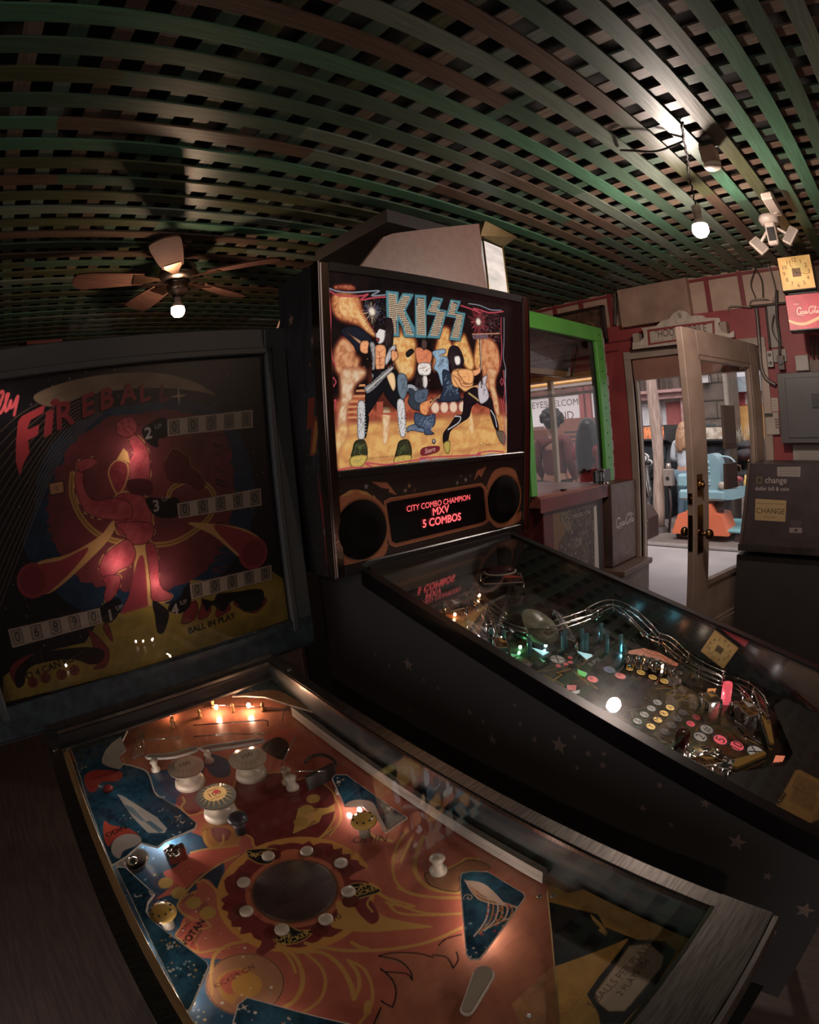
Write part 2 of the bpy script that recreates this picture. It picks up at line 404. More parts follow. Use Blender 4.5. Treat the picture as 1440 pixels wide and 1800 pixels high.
        if keep is not None:
            mk = np.zeros((s.H, s.W), bool); t = Canvas.__new__(Canvas); t.u0, t.v0, t.k, t.kv, t.a = s.u0, s.v0, s.W/(s.u1-s.u0), s.H/(s.v1-s.v0), np.empty((s.H, s.W, 3))
            for kp in keep:
                r = t.mask(kp)
                if r: mk[r[0]:r[0]+r[2].shape[0], r[1]:r[1]+r[2].shape[1]] |= r[2]
            m4 = mk.ravel()[F].sum(1) >= 3; F = F[m4]; used = np.unique(F); mp = -np.ones(s.W*s.H, int); mp[used] = np.arange(len(used)); F = mp[F]; P = P[used]; C = C[used]
        me = bpy.data.meshes.new(name); me.vertices.add(len(P)); me.vertices.foreach_set('co', P.ravel())
        me.loops.add(len(F)*4); me.loops.foreach_set('vertex_index', F.ravel().astype(np.int32)); me.polygons.add(len(F))
        me.polygons.foreach_set('loop_start', (np.arange(len(F))*4).astype(np.int32)); me.update(calc_edges=True)
        at = me.color_attributes.new('print', 'FLOAT_COLOR', 'POINT'); buf = np.ones((len(P), 4), np.float32); buf[:, :3] = C; at.data.foreach_set('color', buf.ravel())
        me.materials.append(m); o = bpy.data.objects.new(name, me); COL.objects.link(o)
        if parent is not None: o.parent = parent
        return o
class Face:
    """a plane of the place: P = O + a*U + b*W"""
    def __init__(s, O, U, W): s.O, s.U, s.W = (np.array(x, float) for x in (O, U, W))
    def at(s, px, py):
        d = sightline(px, py); A = np.stack([s.U, s.W, -d], 1); r = np.linalg.solve(A, CAM-s.O); return (float(r[0]), float(r[1]))
    def many(s, pts): return [s.at(*p) for p in pts]

# ================================================================== the room
CEIL = 2.564; WX = 3.95; WY = 4.45; LX = -2.0; BY = -2.6
red_paint = mat('red_wall_paint', '#a83c3c', 0.55, var='#923234', vscale=3, bump=0.05)
tan_board = mat('tan_board', '#c9a78f', 0.6, var='#b08d77', vscale=4)
dark_wall = mat('dark_wall_paint', '#4a413d', 0.8)
floor_m = wood_mat('floorboards', '#4d3b34', '#382c27', 0.6, 5.0, 1)
cream = mat('cream_paint', '#b39c8c', 0.5, var='#9c8677', vscale=5, bump=0.05)
def struct(mb, name, m, parent=None, **k):
    o = mb.build(name, m, parent, **k)
    if parent is None: o['kind'] = 'structure'
    return o
struct(MB().box(LX-.1, BY-.1, -.12, WX+.12, WY+.1, 0), 'floor', floor_m)
# ceiling: dark deck above, lattice of painted slats nailed below it
DK = mat('dark_ceiling_boards', '#2b2725', 0.9)
ceil = struct(MB().box(LX-.1, BY-.1, CEIL+.26, WX+.12, WY+.1, CEIL+.34), 'ceiling', DK)
SLC = [('slat_dark_green', '#44604a', '#37503c'), ('slat_green', '#47795a', '#3a6348'), ('slat_grey_green', '#6c7a69', '#586456'),
       ('slat_brown', '#67503f', '#503d30'), ('slat_bare_wood', '#85705f', '#66543f'), ('slat_olive', '#545736', '#414429'), ('slat_ochre', '#8a6a30', '#6e5427')]
SLM = [wood_mat(n, a, b, 0.42, 7, 0) for n, a, b in SLC]
SLMY = [wood_mat(n+'_cross', a, b, 0.42, 7, 1) for n, a, b in SLC]
h_ = CEIL-1.47; la = -3.1696; ca_, sa_ = math.cos(la), math.sin(la)
def lat(a, b): return (ca_*a-sa_*b, sa_*a+ca_*b)
X0_, Y0_, S1_, S2_ = 0.129*h_, -0.800*h_, -0.108*h_, -0.1127*h_
def slat(mb, axis, c, z0, z1, wd, pal, seed):
    r = random.Random(seed); lo, hi = -5.2, 3.4
    p = lo
    base = r.choice(pal)
    while p < hi:
        L = r.choice([.35, .6, .9, 1.3, 1.8]); q = min(hi, p+L); mb.cur = r.choice(pal) if r.random() < .62 else base
        if axis == 0: cs = [lat(p, c-wd/2), lat(q, c-wd/2), lat(q, c+wd/2), lat(p, c+wd/2)]
        else: cs = [lat(c-wd/2, p), lat(c+wd/2, p), lat(c+wd/2, q), lat(c-wd/2, q)]
        n = [(min(WX, max(LX, x)), min(WY, max(BY, y))) for x, y in cs]
        if not (max(x for x, y in cs) < LX or min(x for x, y in cs) > WX or max(y for x, y in cs) < BY or min(y for x, y in cs) > WY):
            mb.prism(n, z0, z1)
        p = q
front = MB(); back = MB()
for k in range(-45, 75):
    c = Y0_+(k+.5)*S2_
    if abs(c) < 6: slat(front, 0, c, CEIL, CEIL+.009, .064, [0, 0, 0, 1, 1, 5, 2, 3] if k < 2 else [0, 0, 0, 5, 5, 3, 2, 1], 100+k)
for k in range(-60, 60):
    c = X0_+(k+.5)*S1_
    if abs(c) < 6: slat(back, 1, c, CEIL+.010, CEIL+.019, .052, [4, 3, 3, 0, 5, 2, 0], 500+k)
front.build('lower_slats', SLM, ceil, recalc=True); back.build('upper_slats', SLMY, ceil)
# wall with the door and the window opening
D0, D1, DH = 0.80, 1.83, 2.02; W0, W1, WB, WT = 2.10, 3.45, 0.95, 1.955
def wall_piece(z0, z1, mt, name, x0=WX, x1=WX+.12):
    mb = MB()
    def seg(y0, y1, a, b):
        if b > a and y1 > y0: mb.box(x0, y0, a, x1, y1, b)
    seg(BY, D0, z0, z1); seg(D0, D1, max(z0, DH), z1); seg(D1, W0, z0, z1); seg(W0, W1, z0, min(z1, WB)); seg(W0, W1, max(z0, WT), z1); seg(W1, WY, z0, z1)
    return mb
wr = struct(wall_piece(0, 2.30, red_paint, ''), 'wall_right', red_paint)
wu = struct(wall_piece(2.30, CEIL+.34, tan_board, ''), 'upper_board', tan_board, parent=wr)
bt = MB()
for y in (-.6, -.1, .33, .865, 1.13, 1.955, 2.22, 2.48, 2.80, 3.1, 3.4, 3.7): bt.box(WX-.012, y-.018, 2.30, WX+.002, y+.018, CEIL)
bt.box(WX-.016, BY, 2.535, WX+.002, WY, 2.555)
struct(bt, 'batten', mat('red_batten', '#8c2a2e', 0.5), parent=wr)
sg = MB(); sg.box(WX-.01, 1.0, 2.17, WX+.001, 4.4, 2.176); sg.box(WX-.01, D1+.1, 2.1, WX+.001, 4.4, 2.106); struct(sg, 'panel_seam', mat('seam', '#5b1c20', 0.6), parent=wr)
struct(MB().box(LX-.1, WY, 0, WX+.12, WY+.12, CEIL+.34), 'wall_far', dark_wall)
wl = MB(); wl.box(LX-.12, BY, 0, LX, -2.4, CEIL+.34); wl.box(LX-.12, 1.0, 0, LX, WY, CEIL+.34); wl.box(LX-.12, -2.4, 0, LX, 1.0, .7); wl.box(LX-.12, -2.4, 2.25, LX, 1.0, CEIL+.34)
struct(wl, 'wall_left', dark_wall)
wf_ = MB(); [wf_.box(LX-.09, y, .7, LX-.04, y+.05, 2.25) for y in (-2.4, -1.3, -.15, .95)]; [wf_.box(LX-.088, -2.4, z, LX-.042, 1.0, z+.05) for z in (.7, 1.45, 2.2)]  # invented window, opened out of view in the left wall to let in fill light
struct(wf_, 'fill_window', mat('fill_window_frame', '#6b5b50', .6))
struct(MB().box(LX-.1, BY-.12, 0, WX+.12, BY, CEIL+.34), 'wall_back', dark_wall)
# door casing and window casing
tr = MB()
tr.box(WX-.02, D1, 0, WX+.12, D1+.055, DH-.0005, bev=.002); tr.box(WX-.02, D0-.055, 0, WX+.12, D0, DH-.0005, bev=.002); tr.box(WX-.02, D0-.055, DH+.0005, WX+.12, D1+.055, DH+.06, bev=.002)
tr.box(WX+.03, D1-.018, 0, WX+.07, D1+.001, DH); tr.box(WX+.03, D0-.001, 0, WX+.07, D0+.018, DH)
struct(tr, 'trim_1', cream)
struct(MB().box(WX+.02, D0, 1.86, WX+.10, D1, DH), 'trim_2', mat('terracotta_lintel', '#a8705e', 0.5))
tw = MB(); yl = mat('yellow_trim', '#e0a94a', 0.5)
tw.box(WX-.01, W0-.04, WT-.02, WX+.13, W1+.04, WT+.02); tw.box(WX-.01, W0-.04, WB, WX+.13, W0, WT); tw.box(WX-.01, W1, WB, WX+.13, W1+.04, WT); tw.box(WX-.01, W0-.04, WB-.03, WX+.13, W1+.04, WB)
wn = struct(tw, 'window_1', yl)
gm = glass_mat('window_glass')
struct(MB().box(WX+.05, W0, WB, WX+.054, W1, WT), 'pane', gm, parent=wn)
tb = MB(); tb.box(WX+.03, W0, 1.80, WX+.07, W1, 1.82); tb.box(WX+.03, 2.62, WB, WX+.07, 2.66, WT)
struct(tb, 'glazing_bar', mat('pale_bar', '#c9b79c', 0.5), parent=wn)
# the open door
dA = Vector((2.927, 1.024, 0)); dB = Vector((3.93, .81, 0)); dX = (dB-dA).normalized(); dN = Vector((dX.y, -dX.x, 0)); DW = (dB-dA).length
DM = Matrix(((dX.x, dN.x, 0, dA.x), (dX.y, dN.y, 0, dA.y), (0, 0, 1, 0), (0, 0, 0, 1)))
door = bpy.data.objects.new('door_1', None); COL.objects.link(door); door.matrix_world = DM; door['kind'] = 'structure'
T = .044
m = MB(); m.box(0, -T, .04, .16, 0, 2.03, bev=.003); m.box(.88, -T, .04, DW, 0, 2.03, bev=.003); m.box(.16, -T, 1.885, .88, 0, 2.03, bev=.002); m.box(.16, -T, .04, .88, 0, .30, bev=.002); m.box(.16, -T+.012, .30, .88, -.012, .59)
for a, b, c, d in ((.16, .30, .88, .325), (.16, .565, .88, .595), (.16, 1.86, .88, 1.885)): m.box(a, -T+.004, b, c, -.004, d)
m.box(.16, -T+.004, .3, .18, -.004, 1.88); m.box(.86, -T+.004, .3, .88, -.004, 1.88)
m.build('slab', mat('door_paint', '#a68d7c', 0.5, var='#8f7767', vscale=6, bump=.08), door)
MB().box(.18, -T/2-.002, .59, .86, -T/2+.002, 1.865).build('pane', gm, door)
brass = mat('brass', '#b98d4c', 0.22, metal=1.0, var='#8d6430')
kb = MB()
for sgn, y in ((1, 0), (-1, -T)):
    kb.cyl((.07, y, .89), (.07, y+sgn*.006, .89), .033, n=20); kb.cyl((.07, y, .89), (.07, y+sgn*.045, .89), .011)
    kb.ball((.07, y+sgn*.062, .89), .031, 16, (1, .8, 1)); kb.cyl((.07, y, 1.16), (.07, y+sgn*.018, 1.16), .028, n=20); kb.ball((.07, y+sgn*.02, 1.16), .016)
    kb.box(.04, y, .78, .10, y+sgn*.003, 1.05); kb.box(.04, y, 1.10, .10, y+sgn*.003, 1.22)
kb.box(-.003, -T+.008, .80, 0, -.008, 1.0); kb.box(-.003, -T+.008, 1.06, 0, -.008, 1.12); kb.cyl((-.01, -T/2, 1.09), (0, -T/2, 1.09), .012)
kb.build('knob', brass, door)
# wooden planks leaning outside the glass are built with the yard

# ------------------------------------------------------------------ lamps
def bulb(name, label, loc, strength, col, r=.032, group=None, cord_to=None, root=None):
    t = thing(name, label, 'light bulb', loc, group=group) if root is None else root
    em = mat('glow_'+name, col, 0.5, emit=strength)
    MB().lathe([(0.0, -.05), (r*.6, -.047), (r*.95, -.03), (r, -.012), (r*.9, .004)], 24, cap=False).build('bulb_glass', em, t)
    MB().lathe([(r*.92, .004), (r*.93, .008), (r*.72, .024), (.016, .034)], 24).build('bulb_housing', mat('bulb_housing_white', '#d8cabc', .4), t)
    MB().lathe([(.016, .032), (.018, .036), (.018, .062), (.021, .064), (.021, .095), (.012, .10)], 20).build('socket', mat('porcelain_socket', '#b9a092', 0.4), t)
    return t
pb = bulb('pendant_bulb', 'bare glowing white globe bulb hanging on a dark cord by the door', (2.30, .64, 2.335), BULB_WHITE, '#ffe6d6', .038)
MB().tube([(x+.003*math.sin(i*1.3), y+.003*math.cos(i*1.3), z) for i, (x, y, z) in enumerate(spline([(0, 0, .10), (-.004, -.003, .16), (.01, 0, CEIL-2.335-.006), (-.10, -.03, CEIL-2.335-.02), (-.17, -.06, CEIL-2.335-.01), (-.27, -.09, CEIL-2.335-.03), (-.37, -.12, CEIL-2.335-.012), (-.50, -.17, CEIL-2.335-.006)], 8))], .004, 6).build('cord', mat('dark_cord', '#2c2019', 0.6), pb)
MB().tube(spline([(-.37, -.12, CEIL-2.335-.01), (-.42, -.02, CEIL-2.335-.05), (-.47, .06, CEIL-2.335-.045), (-.44, .12, CEIL-2.335-.01)], 6), .005, 6).build('cord_loop', mat('dark_cord'), pb)
# ceiling fan with its warm bulb
fan = thing('ceiling_fan', 'brass and wood five blade ceiling fan with one warm glowing bulb', 'ceiling fan', (.833, 2.491, 0))
fm = mat('fan_bronze', '#b08468', 0.35, metal=1.0, var='#8a6248')
MB().lathe([(.0, CEIL), (.045, CEIL), (.05, CEIL-.012), (.04, CEIL-.022), (.02, CEIL-.032), (.013, CEIL-.04)], 24).build('canopy', fm, fan)
MB().cyl((0, 0, CEIL-.05), (0, 0, 2.44), .011).build('rod', fm, fan)
MB().lathe([(.02, 2.46), (.085, 2.455), (.095, 2.44), (.095, 2.405), (.108, 2.40), (.108, 2.385), (.07, 2.37), (.045, 2.365), (.045, 2.35), (.055, 2.345), (.05, 2.315), (.028, 2.30), (.024, 2.285)], 32).build('motor', mat('fan_motor', '#a08c80', 0.3, metal=1.0), fan)
blm = mat('fan_blade_wood', '#6b483c', 0.8, var='#553930', vscale=8, stretch=(1, 14, 14), spec=.06)
for k in range(5):
    a = math.radians(-43 + 72*k); M = Matrix.Rotation(a, 4, 'Z') @ Matrix.Rotation(math.radians(12), 4, 'X')
    M = Matrix.Translation((0, 0, 2.385)) @ M
    b = MB(); pl = spline([(.17, -.048), (.30, -.062), (.46, -.068), (.50, -.05), (.515, 0), (.50, .05), (.46, .068), (.30, .062), (.17, .048)], 4)
    b.prism(pl, -.004, .004, M)
    bo = b.build('blade', blm, fan)
    c = MB(); c.prism([(.05, -.02), (.10, -.014), (.18, -.04), (.22, -.04), (.22, .04), (.18, .04), (.10, .014), (.05, .02)], -.008, -.004, M)
    c.build('blade_iron', fm, fan)
em = mat('glow_fan', '#ffcfa4', 0.5, emit=BULB_FAN)
MB().lathe([(0.0, 2.187), (.02, 2.190), (.031, 2.203), (.034, 2.220), (.031, 2.235)], 24, cap=False).build('bulb', em, fan)
MB().lathe([(.0315, 2.235), (.032, 2.239), (.024, 2.252), (.014, 2.263)], 24).build('bulb_housing', mat('bulb_housing_white'), fan)
MB().lathe([(.015, 2.26), (.017, 2.262), (.017, 2.29), (.02, 2.292)], 20).build('lamp_socket', mat('porcelain_socket'), fan)
# invented pendant bulbs behind the camera, added to fill the dark room
for k, (x, y) in enumerate(((-1.4, -1.1), (1.4, -1.7))):
    q = bulb('fill_bulb', 'added unseen warm fill bulb over the %s' % ('back left of the room', 'back right of the room', 'left side of the room')[k], (x, y, 2.36), BULB_FILL, '#ffd3b0', .034)
    MB().cyl((0, 0, .1), (0, 0, CEIL-2.36+.01), .003, n=6).build('cord', mat('dark_cord'), q)

# ================================================================== the older pinball machine (left)
def crop(x0, y0, s): return lambda pts: [(x0+s*x, y0+s*y) for x, y in pts]
steel = mat('brushed_steel', '#8d8580', 0.33, metal=1.0, var='#6d6560', vscale=30, stretch=(1, 12, 1))
chrome = mat('chrome', '#c8c2bc', 0.12, metal=1.0)
clear = glass_mat('clear_glass')
plastic_edge = lit_plastic('clear_plastic_edge', '#f2ece4')
FBx, FBy, FBr = 0.248, 1.138, -0.009
fbt = thing('pinball_machine', 'older pinball machine with a flaming red figure on its dark backglass and score reels', 'pinball machine', (FBx, FBy, 0), FBr)
_cf, _sf = math.cos(FBr), math.sin(FBr)
def fw(u, v, z): return np.array([FBx+_cf*u-_sf*v, FBy+_sf*u+_cf*v, z])
SHU = .048
def fs(u, v, z): return (u, v, z+SHU*u)
def fbuild(mb, name, m, parent=None, label=None, **k):
    o = mb.build(name, m, fbt if parent is None else parent, fn=fs, **k)
    if label: o['label'] = label
    return o
def gz(v): return .989+.078*v
def fplane(d):
    O = fw(0, 0, .989-d); U = fw(1, 0, .989-d+SHU)-O; W = fw(0, 1, .989-d+.078)-O; return Face(O, U, W)
def pfz(v, d=.08): return gz(v)-d
LB = 1.046
cabm = mat('black_cabinet_paint', '#48423f', 0.5, var='#3e3936')
# body with sloping sides, all as boards
b = MB()
side = [(.22, .60), (.22, gz(.22)), (-LB-.07, gz(-LB-.07)-.02), (-LB-.07, .52)]
for s in (-1, 1):
    x0, x1 = (.264, .285) if s > 0 else (-.285, -.264)
    vs = [(x0, y, z) for y, z in side]+[(x1, y, z) for y, z in side]
    b.add(vs, [(3, 2, 1, 0), (4, 5, 6, 7)]+[(i, (i+1) % 4, 4+(i+1) % 4, 4+i) for i in range(4)])
b.box(-.285, -LB-.09, .50, .285, -LB-.068, gz(-LB)-.03); b.box(-.264, .20, .60, .264, .22, .99); b.box(-.264, -LB-.07, .50, .264, .2, .52)
fbuild(b, 'cabinet', cabm)
# inner side walls above the playfield
iw = wood_mat('inner_wall', '#4b4a46', '#2f3a42', 0.35, 5, 1)
b = MB()
for s in (-1, 1):
    x = .262*s; y0, y1 = .10, -LB
    b.add([(x, y0, gz(y0)-.004), (x, y1, gz(y1)-.004), (x, y1, pfz(y1)-.01), (x, y0, pfz(y0)-.01), (x+.004*s, y0, gz(y0)-.004), (x+.004*s, y1, gz(y1)-.004), (x+.004*s, y1, pfz(y1)-.01), (x+.004*s, y0, pfz(y0)-.01)],
          [(0, 1, 2, 3), (7, 6, 5, 4), (0, 4, 5, 1), (3, 2, 6, 7), (0, 3, 7, 4), (1, 5, 6, 2)])
b.box(-.262, .10, .80, .262, .104, .985)
fbuild(b, 'inner_wall', iw)
# side rails and lock bar
def strip(mb, u0, u1, v0, v1, dz0, dz1):
    vs = []
    for v in (v0, v1):
        for u in (u0, u1):
            for dz in (dz0, dz1): vs.append((u, v, gz(v)+dz))
    mb.add(vs, [(0, 1, 3, 2), (4, 6, 7, 5), (0, 4, 5, 1), (2, 3, 7, 6), (0, 2, 6, 4), (1, 5, 7, 3)])
for s in (-1, 1):
    r = MB(); strip(r, .2635*s, .2865*s, .01, -LB, -.004, .004); strip(r, .2855*s, .2868*s, .01, -LB, -.03, .004); strip(r, .2605*s, .2635*s, .0, -LB, -.006, .0015)
    fbuild(r, 'side_rail', steel)
    q = MB(); q.cyl((.275*s, -.08, gz(-.08)+.004), (.275*s, -.08, gz(-.08)+.007), .006); fbuild(q, 'screw', chrome)
r = MB(); z = gz(-LB)
r.prism([(-.286, -LB), (.286, -LB), (.286, -LB-.075), (-.286, -LB-.075)], -.010, .006, fn=lambda u, v, w: (u, v, gz(v)+w))
r.box(-.287, -LB-.088, gz(-LB)-.05, .287, -LB-.073, gz(-LB-.075)+.004, bev=.004)
fbuild(r, 'lock_bar', steel, label='scratched steel lock bar')
r = MB(); strip(r, -.262, .262, -LB+.004, -LB-.001, -.006, .007); fbuild(r, 'glass_channel', chrome)
r = MB(); strip(r, -.262, .262, .006, -.004, -.004, .003); strip(r, -.285, .285, .03, .024, .002, .008); strip(r, -.262, .262, -.006, -.02, -.035, -.03)
fbuild(r, 'rear_channel', steel)
r = MB(); strip(r, -.285, .285, .06, .005, -.012, .003); strip(r, -.264, .264, .01, -.003, -.04, -.008); fbuild(r, 'rear_cover', mat('dark_neck', '#2c2421', 0.35, coat=.3))
# playfield glass
g = MB(); strip(g, -.262, .262, 0, -LB, -.003, 0); fbuild(g, 'playfield_glass', clear)

# ---------------- the painted playfield
PO, PY, PR_, PB, PWD, PBK = '#a95641', '#b08335', '#702a2b', '#23475f', '#9c7350', '#1b1b1e'
A = crop(60, 1120, .3889); Bc = crop(500, 1150, .4167); c1 = crop(100, 1160, .1944); c2 = crop(340, 1160, .1944); c3 = crop(140, 1400, .1944)
c4 = crop(380, 1400, .2083); c5 = crop(220, 1580, .2083); c6 = crop(480, 1560, .2361); c7 = crop(620, 1380, .2222); c8 = crop(820, 1600, .3611)
FP = fplane(.08); pf = Canvas(-.262, .262, -LB, .10, .00125, PWD, 2)
pf.fill_noise('#a9774d', '#8f6440', .05)
def P_(cr, pts, n=6, sm=True, cl=True):
    q = FP.many(cr(pts)); return spline(q, n, cl) if sm else q
# upper wood with orange shade, upper arch
pf.poly([(-.262, -LB), (-.262, .1), (.262, .1), (.262, -.9), (.06, -.9), (0, -1.0), (-.03, -LB)], '#a06044', noise=('#8c513a', .12))
big = [(-.262, -.08), (-.1, -.14), (.1, -.15), (.22, -.16), (.245, -.25), (.245, -.66), (.19, -.74), (.16, -.80)]
pf.poly(big+FP.many(c6([(1400, 350), (1230, 430), (1180, 510), (960, 480), (780, 510)]))+FP.many(c6([(1000, 610), (1040, 690), (900, 630), (800, 600), (920, 760), (900, 890), (810, 850), (750, 1016)]))+[(-.05, -LB), (-.262, -LB)], PO, noise=('#9c4c3a', .09))
# blue zone, left and upper middle
pf.poly([(-.262, .02), (-.10, -.13), (.02, -.16), (-.03, -.22), (-.10, -.26), (-.10, -.33), (-.06, -.40), (-.09, -.47), (-.16, -.47), (-.12, -.60), (-.20, -.72), (-.262, -.75)], PB, noise=('#163b55', .05))
pf.poly(P_(c2, [(120, 850), (300, 900), (330, 1040), (200, 1060), (110, 960)]), PB); pf.poly(P_(c2, [(620, 780), (760, 700), (860, 760), (820, 900), (690, 860)]), '#2a2320')
# orange left shapes
pf.poly(P_(c4, [(-100, 640), (40, 560), (50, 660), (150, 760), (150, 960), (110, 1045), (270, 1050), (380, 1190), (370, 1344), (-160, 1344), (-300, 1100), (-180, 900)]), PO, noise=('#9c4c3a', .06))
pf.poly(P_(c3, [(1060, 780), (1130, 760), (1220, 830), (1240, 860), (1440, 700), (1440, 1337), (1000, 1337), (940, 1240), (1020, 1100), (940, 1060), (890, 980), (960, 900), (1060, 860)]), PO)
pf.stroke(P_(c3, [(1060, 780), (1130, 760), (1220, 830), (1240, 870)], cl=False), .004, PY); pf.stroke(P_(c3, [(1060, 860), (960, 900), (890, 980), (940, 1060), (1020, 1100)], cl=False), .004, PY)
pf.poly(P_(c3, [(1110, 720), (1280, 590), (1290, 700), (1250, 830), (1180, 760)]), '#153448')
# dark red central mass
dm = P_(c4, [(180, -160), (150, 60), (240, 160), (215, 290), (300, 350), (340, 430), (560, 425), (690, 415), (850, 370), (990, 200), (1010, 30), (940, -80), (780, -160), (640, -130), (560, -200), (400, -190)])
pf.poly(dm, PR_, noise=('#64201f', .05)); pf.stroke(dm, .0035, PY, closed=True)
pf.poly(P_(c1, [(1130, 1200), (1250, 1130), (1440, 1230), (1340, 1337), (1150, 1337), (1080, 1290)]), PR_); pf.poly(P_(c3, [(880, 150), (1000, 40), (1110, 60), (1080, 140), (980, 190)]), PR_)
pf.stroke(P_(c3, [(930, 0), (950, 50), (920, 100), (990, 170), (1120, 140)], cl=False), .004, PY)
ye = FP.many(c4([(690, 95), (930, 95), (1000, 60), (1020, 120), (900, 160), (870, 220), (640, 322)])); pf.outlined(ye, PY, PBK, .0012)
pf.stroke(P_(c4, [(680, 410), (860, 360), (980, 280), (1050, 215)], cl=False), .006, PY); pf.stroke(P_(c4, [(720, 415), (900, 350), (1040, 225)], cl=False), .0014, PBK)
# orange band upper right
pf.poly(P_(c4, [(1000, 60), (1060, 0), (1120, 130), (1110, 380), (1190, 400), (1290, 470), (1300, 700), (1120, 560), (940, 420), (860, 390), (1000, 260)]), PO)
pf.stroke(P_(c4, [(1020, 30), (1050, 130), (1040, 220), (960, 330)], cl=False), .003, PY)
# swirl near the middle left
pf.poly(P_(c3, [(1100, 290), (1160, 240), (1300, 260), (1440, 300), (1440, 420), (1240, 470), (1140, 440)]), '#a36b2c'); pf.poly(P_(c3, [(1190, 290), (1290, 280), (1370, 320), (1330, 400), (1230, 400)]), PR_)
pf.stroke(P_(c3, [(1130, 290), (1140, 400), (1200, 460), (1290, 430), (1300, 350)], cl=False), .004, PY)
# comet streak
pf.poly(P_(c3, [(1000, 520), (1100, 480), (1440, 440), (1440, 500), (1250, 610), (1100, 700), (950, 840), (780, 900), (700, 920), (830, 800), (760, 690), (860, 640)]), '#b4503a'); pf.stroke(P_(c3, [(1000, 510), (1120, 480), (1300, 460), (1440, 440)], cl=False), .004, PY)
pf.stroke(P_(c3, [(900, 940), (1060, 760), (1250, 620), (1440, 530)], cl=False), .004, PY)
# ring zone round the spinner
SCu, SCv = -.017, -.556
rr = random.Random(5); ring = []
for i in range(72):
    a = 2*PI*i/72; r = .106+rr.uniform(-.004, .007)*(1 if i % 2 else -1); ring.append((SCu+r*math.cos(a), SCv+r*math.sin(a)))
pf.poly(circ(SCu, SCv, .118, 40), '#b97f2a'); pf.poly(ring, PR_, noise=('#6a2020', .03)); pf.disc(SCu, SCv, .074, '#a55638'); pf.disc(SCu, SCv, .066, '#6d4530')
pf.poly(P_(c4, [(540, 480), (600, 450), (700, 450), (720, 500), (680, 530), (560, 530)]), '#b15c34'); pf.poly(P_(c4, [(1120, 690), (1250, 610), (1440, 560), (1440, 740), (1240, 710)]), PO)
# yellow / flame shapes below right of the ring
pf.poly(P_(c6, [(470, 110), (560, 100), (690, 90), (800, 200), (960, 250), (1190, 292), (950, 315), (700, 332), (500, 310), (430, 280), (480, 200)], 4), PY)
tg = P_(c6, [(590, 90), (700, 70), (780, 190), (780, 245), (735, 270), (690, 240), (640, 190)], 4); pf.outlined(tg, PR_, PR_, .001)
pf.poly(P_(c4, [(270, 1040), (380, 1060), (500, 1090), (500, 1240), (400, 1344), (340, 1400), (330, 1344), (385, 1200)], 4), PR_)
pf.poly(P_(c5, [(1040, 180), (1140, 200), (1270, 380), (1230, 430), (1160, 450), (1125, 490), (1105, 440), (1150, 380), (1150, 280)], 4), PR_)
for wd, L in ((.0045, [(860, 120), (940, 190), (1150, 205), (1440, 190)]), (.004, [(760, 20), (860, 80), (1050, 140), (900, 130), (840, 110)]), (.005, [(230, 410), (420, 455), (600, 470), (860, 460), (1100, 420), (1250, 370), (1400, 300)]), (.006, [(580, 405), (640, 440), (700, 455)]),
              (.006, [(20, 430), (150, 500), (215, 620), (215, 740), (160, 840), (90, 885)]), (.004, [(230, 480), (340, 570), (390, 680), (370, 800), (300, 880), (220, 930)]), (.006, [(170, 480), (350, 480), (480, 560), (570, 700), (605, 830)]), (.005, [(605, 830), (640, 740), (630, 640), (560, 540)]), (.004, [(560, 540), (680, 610), (740, 760), (720, 900), (640, 1016)]), (.009, [(710, 850), (700, 930)]),
              (.004, [(920, 0), (1060, 50), (1250, 80), (1440, 75)]), (.003, [(740, 60), (700, 120), (740, 180)])):
    pf.stroke(P_(c6, L, cl=False), wd, PY)
for wd, L in ((.006, [(0, 330), (60, 300), (170, 410), (300, 440)]), (.0045, [(430, 360), (340, 500), (320, 700), (400, 830), (560, 880), (840, 890)]), (.007, [(560, 400), (500, 560), (500, 700), (620, 820), (840, 850)]), (.004, [(470, 420), (400, 560), (380, 620)]), (.004, [(180, 850), (330, 930), (560, 1010), (840, 1020)]), (.005, [(720, 680), (840, 620), (900, 580), (1000, 590)])):
    pf.stroke(P_(c7, L, cl=False), wd, PY)
dw = P_(c7, [(570, 700), (640, 695), (760, 670), (900, 600), (1000, 600), (1080, 660), (860, 700), (845, 830), (760, 840), (650, 810), (590, 770)], 5); pf.outlined(dw, '#8a5a38', PBK, .0016)
for L in ([(780, 510), (900, 485), (1080, 490), (1190, 520)], [(780, 510), (930, 540), (1020, 620), (1035, 690)], [(1035, 690), (990, 640), (830, 625), (800, 600)], [(800, 600), (890, 690), (915, 790), (890, 890)], [(890, 890), (830, 860), (805, 840)], [(1230, 430), (1290, 380), (1400, 350)], [(1180, 500), (1290, 520), (1340, 600)], [(1340, 600), (1375, 540), (1365, 480)], [(805, 890), (750, 1016)]):
    pf.stroke(P_(c6, L, cl=False), .0022, PBK)
for L in ([(580, 710), (640, 560)],): pass
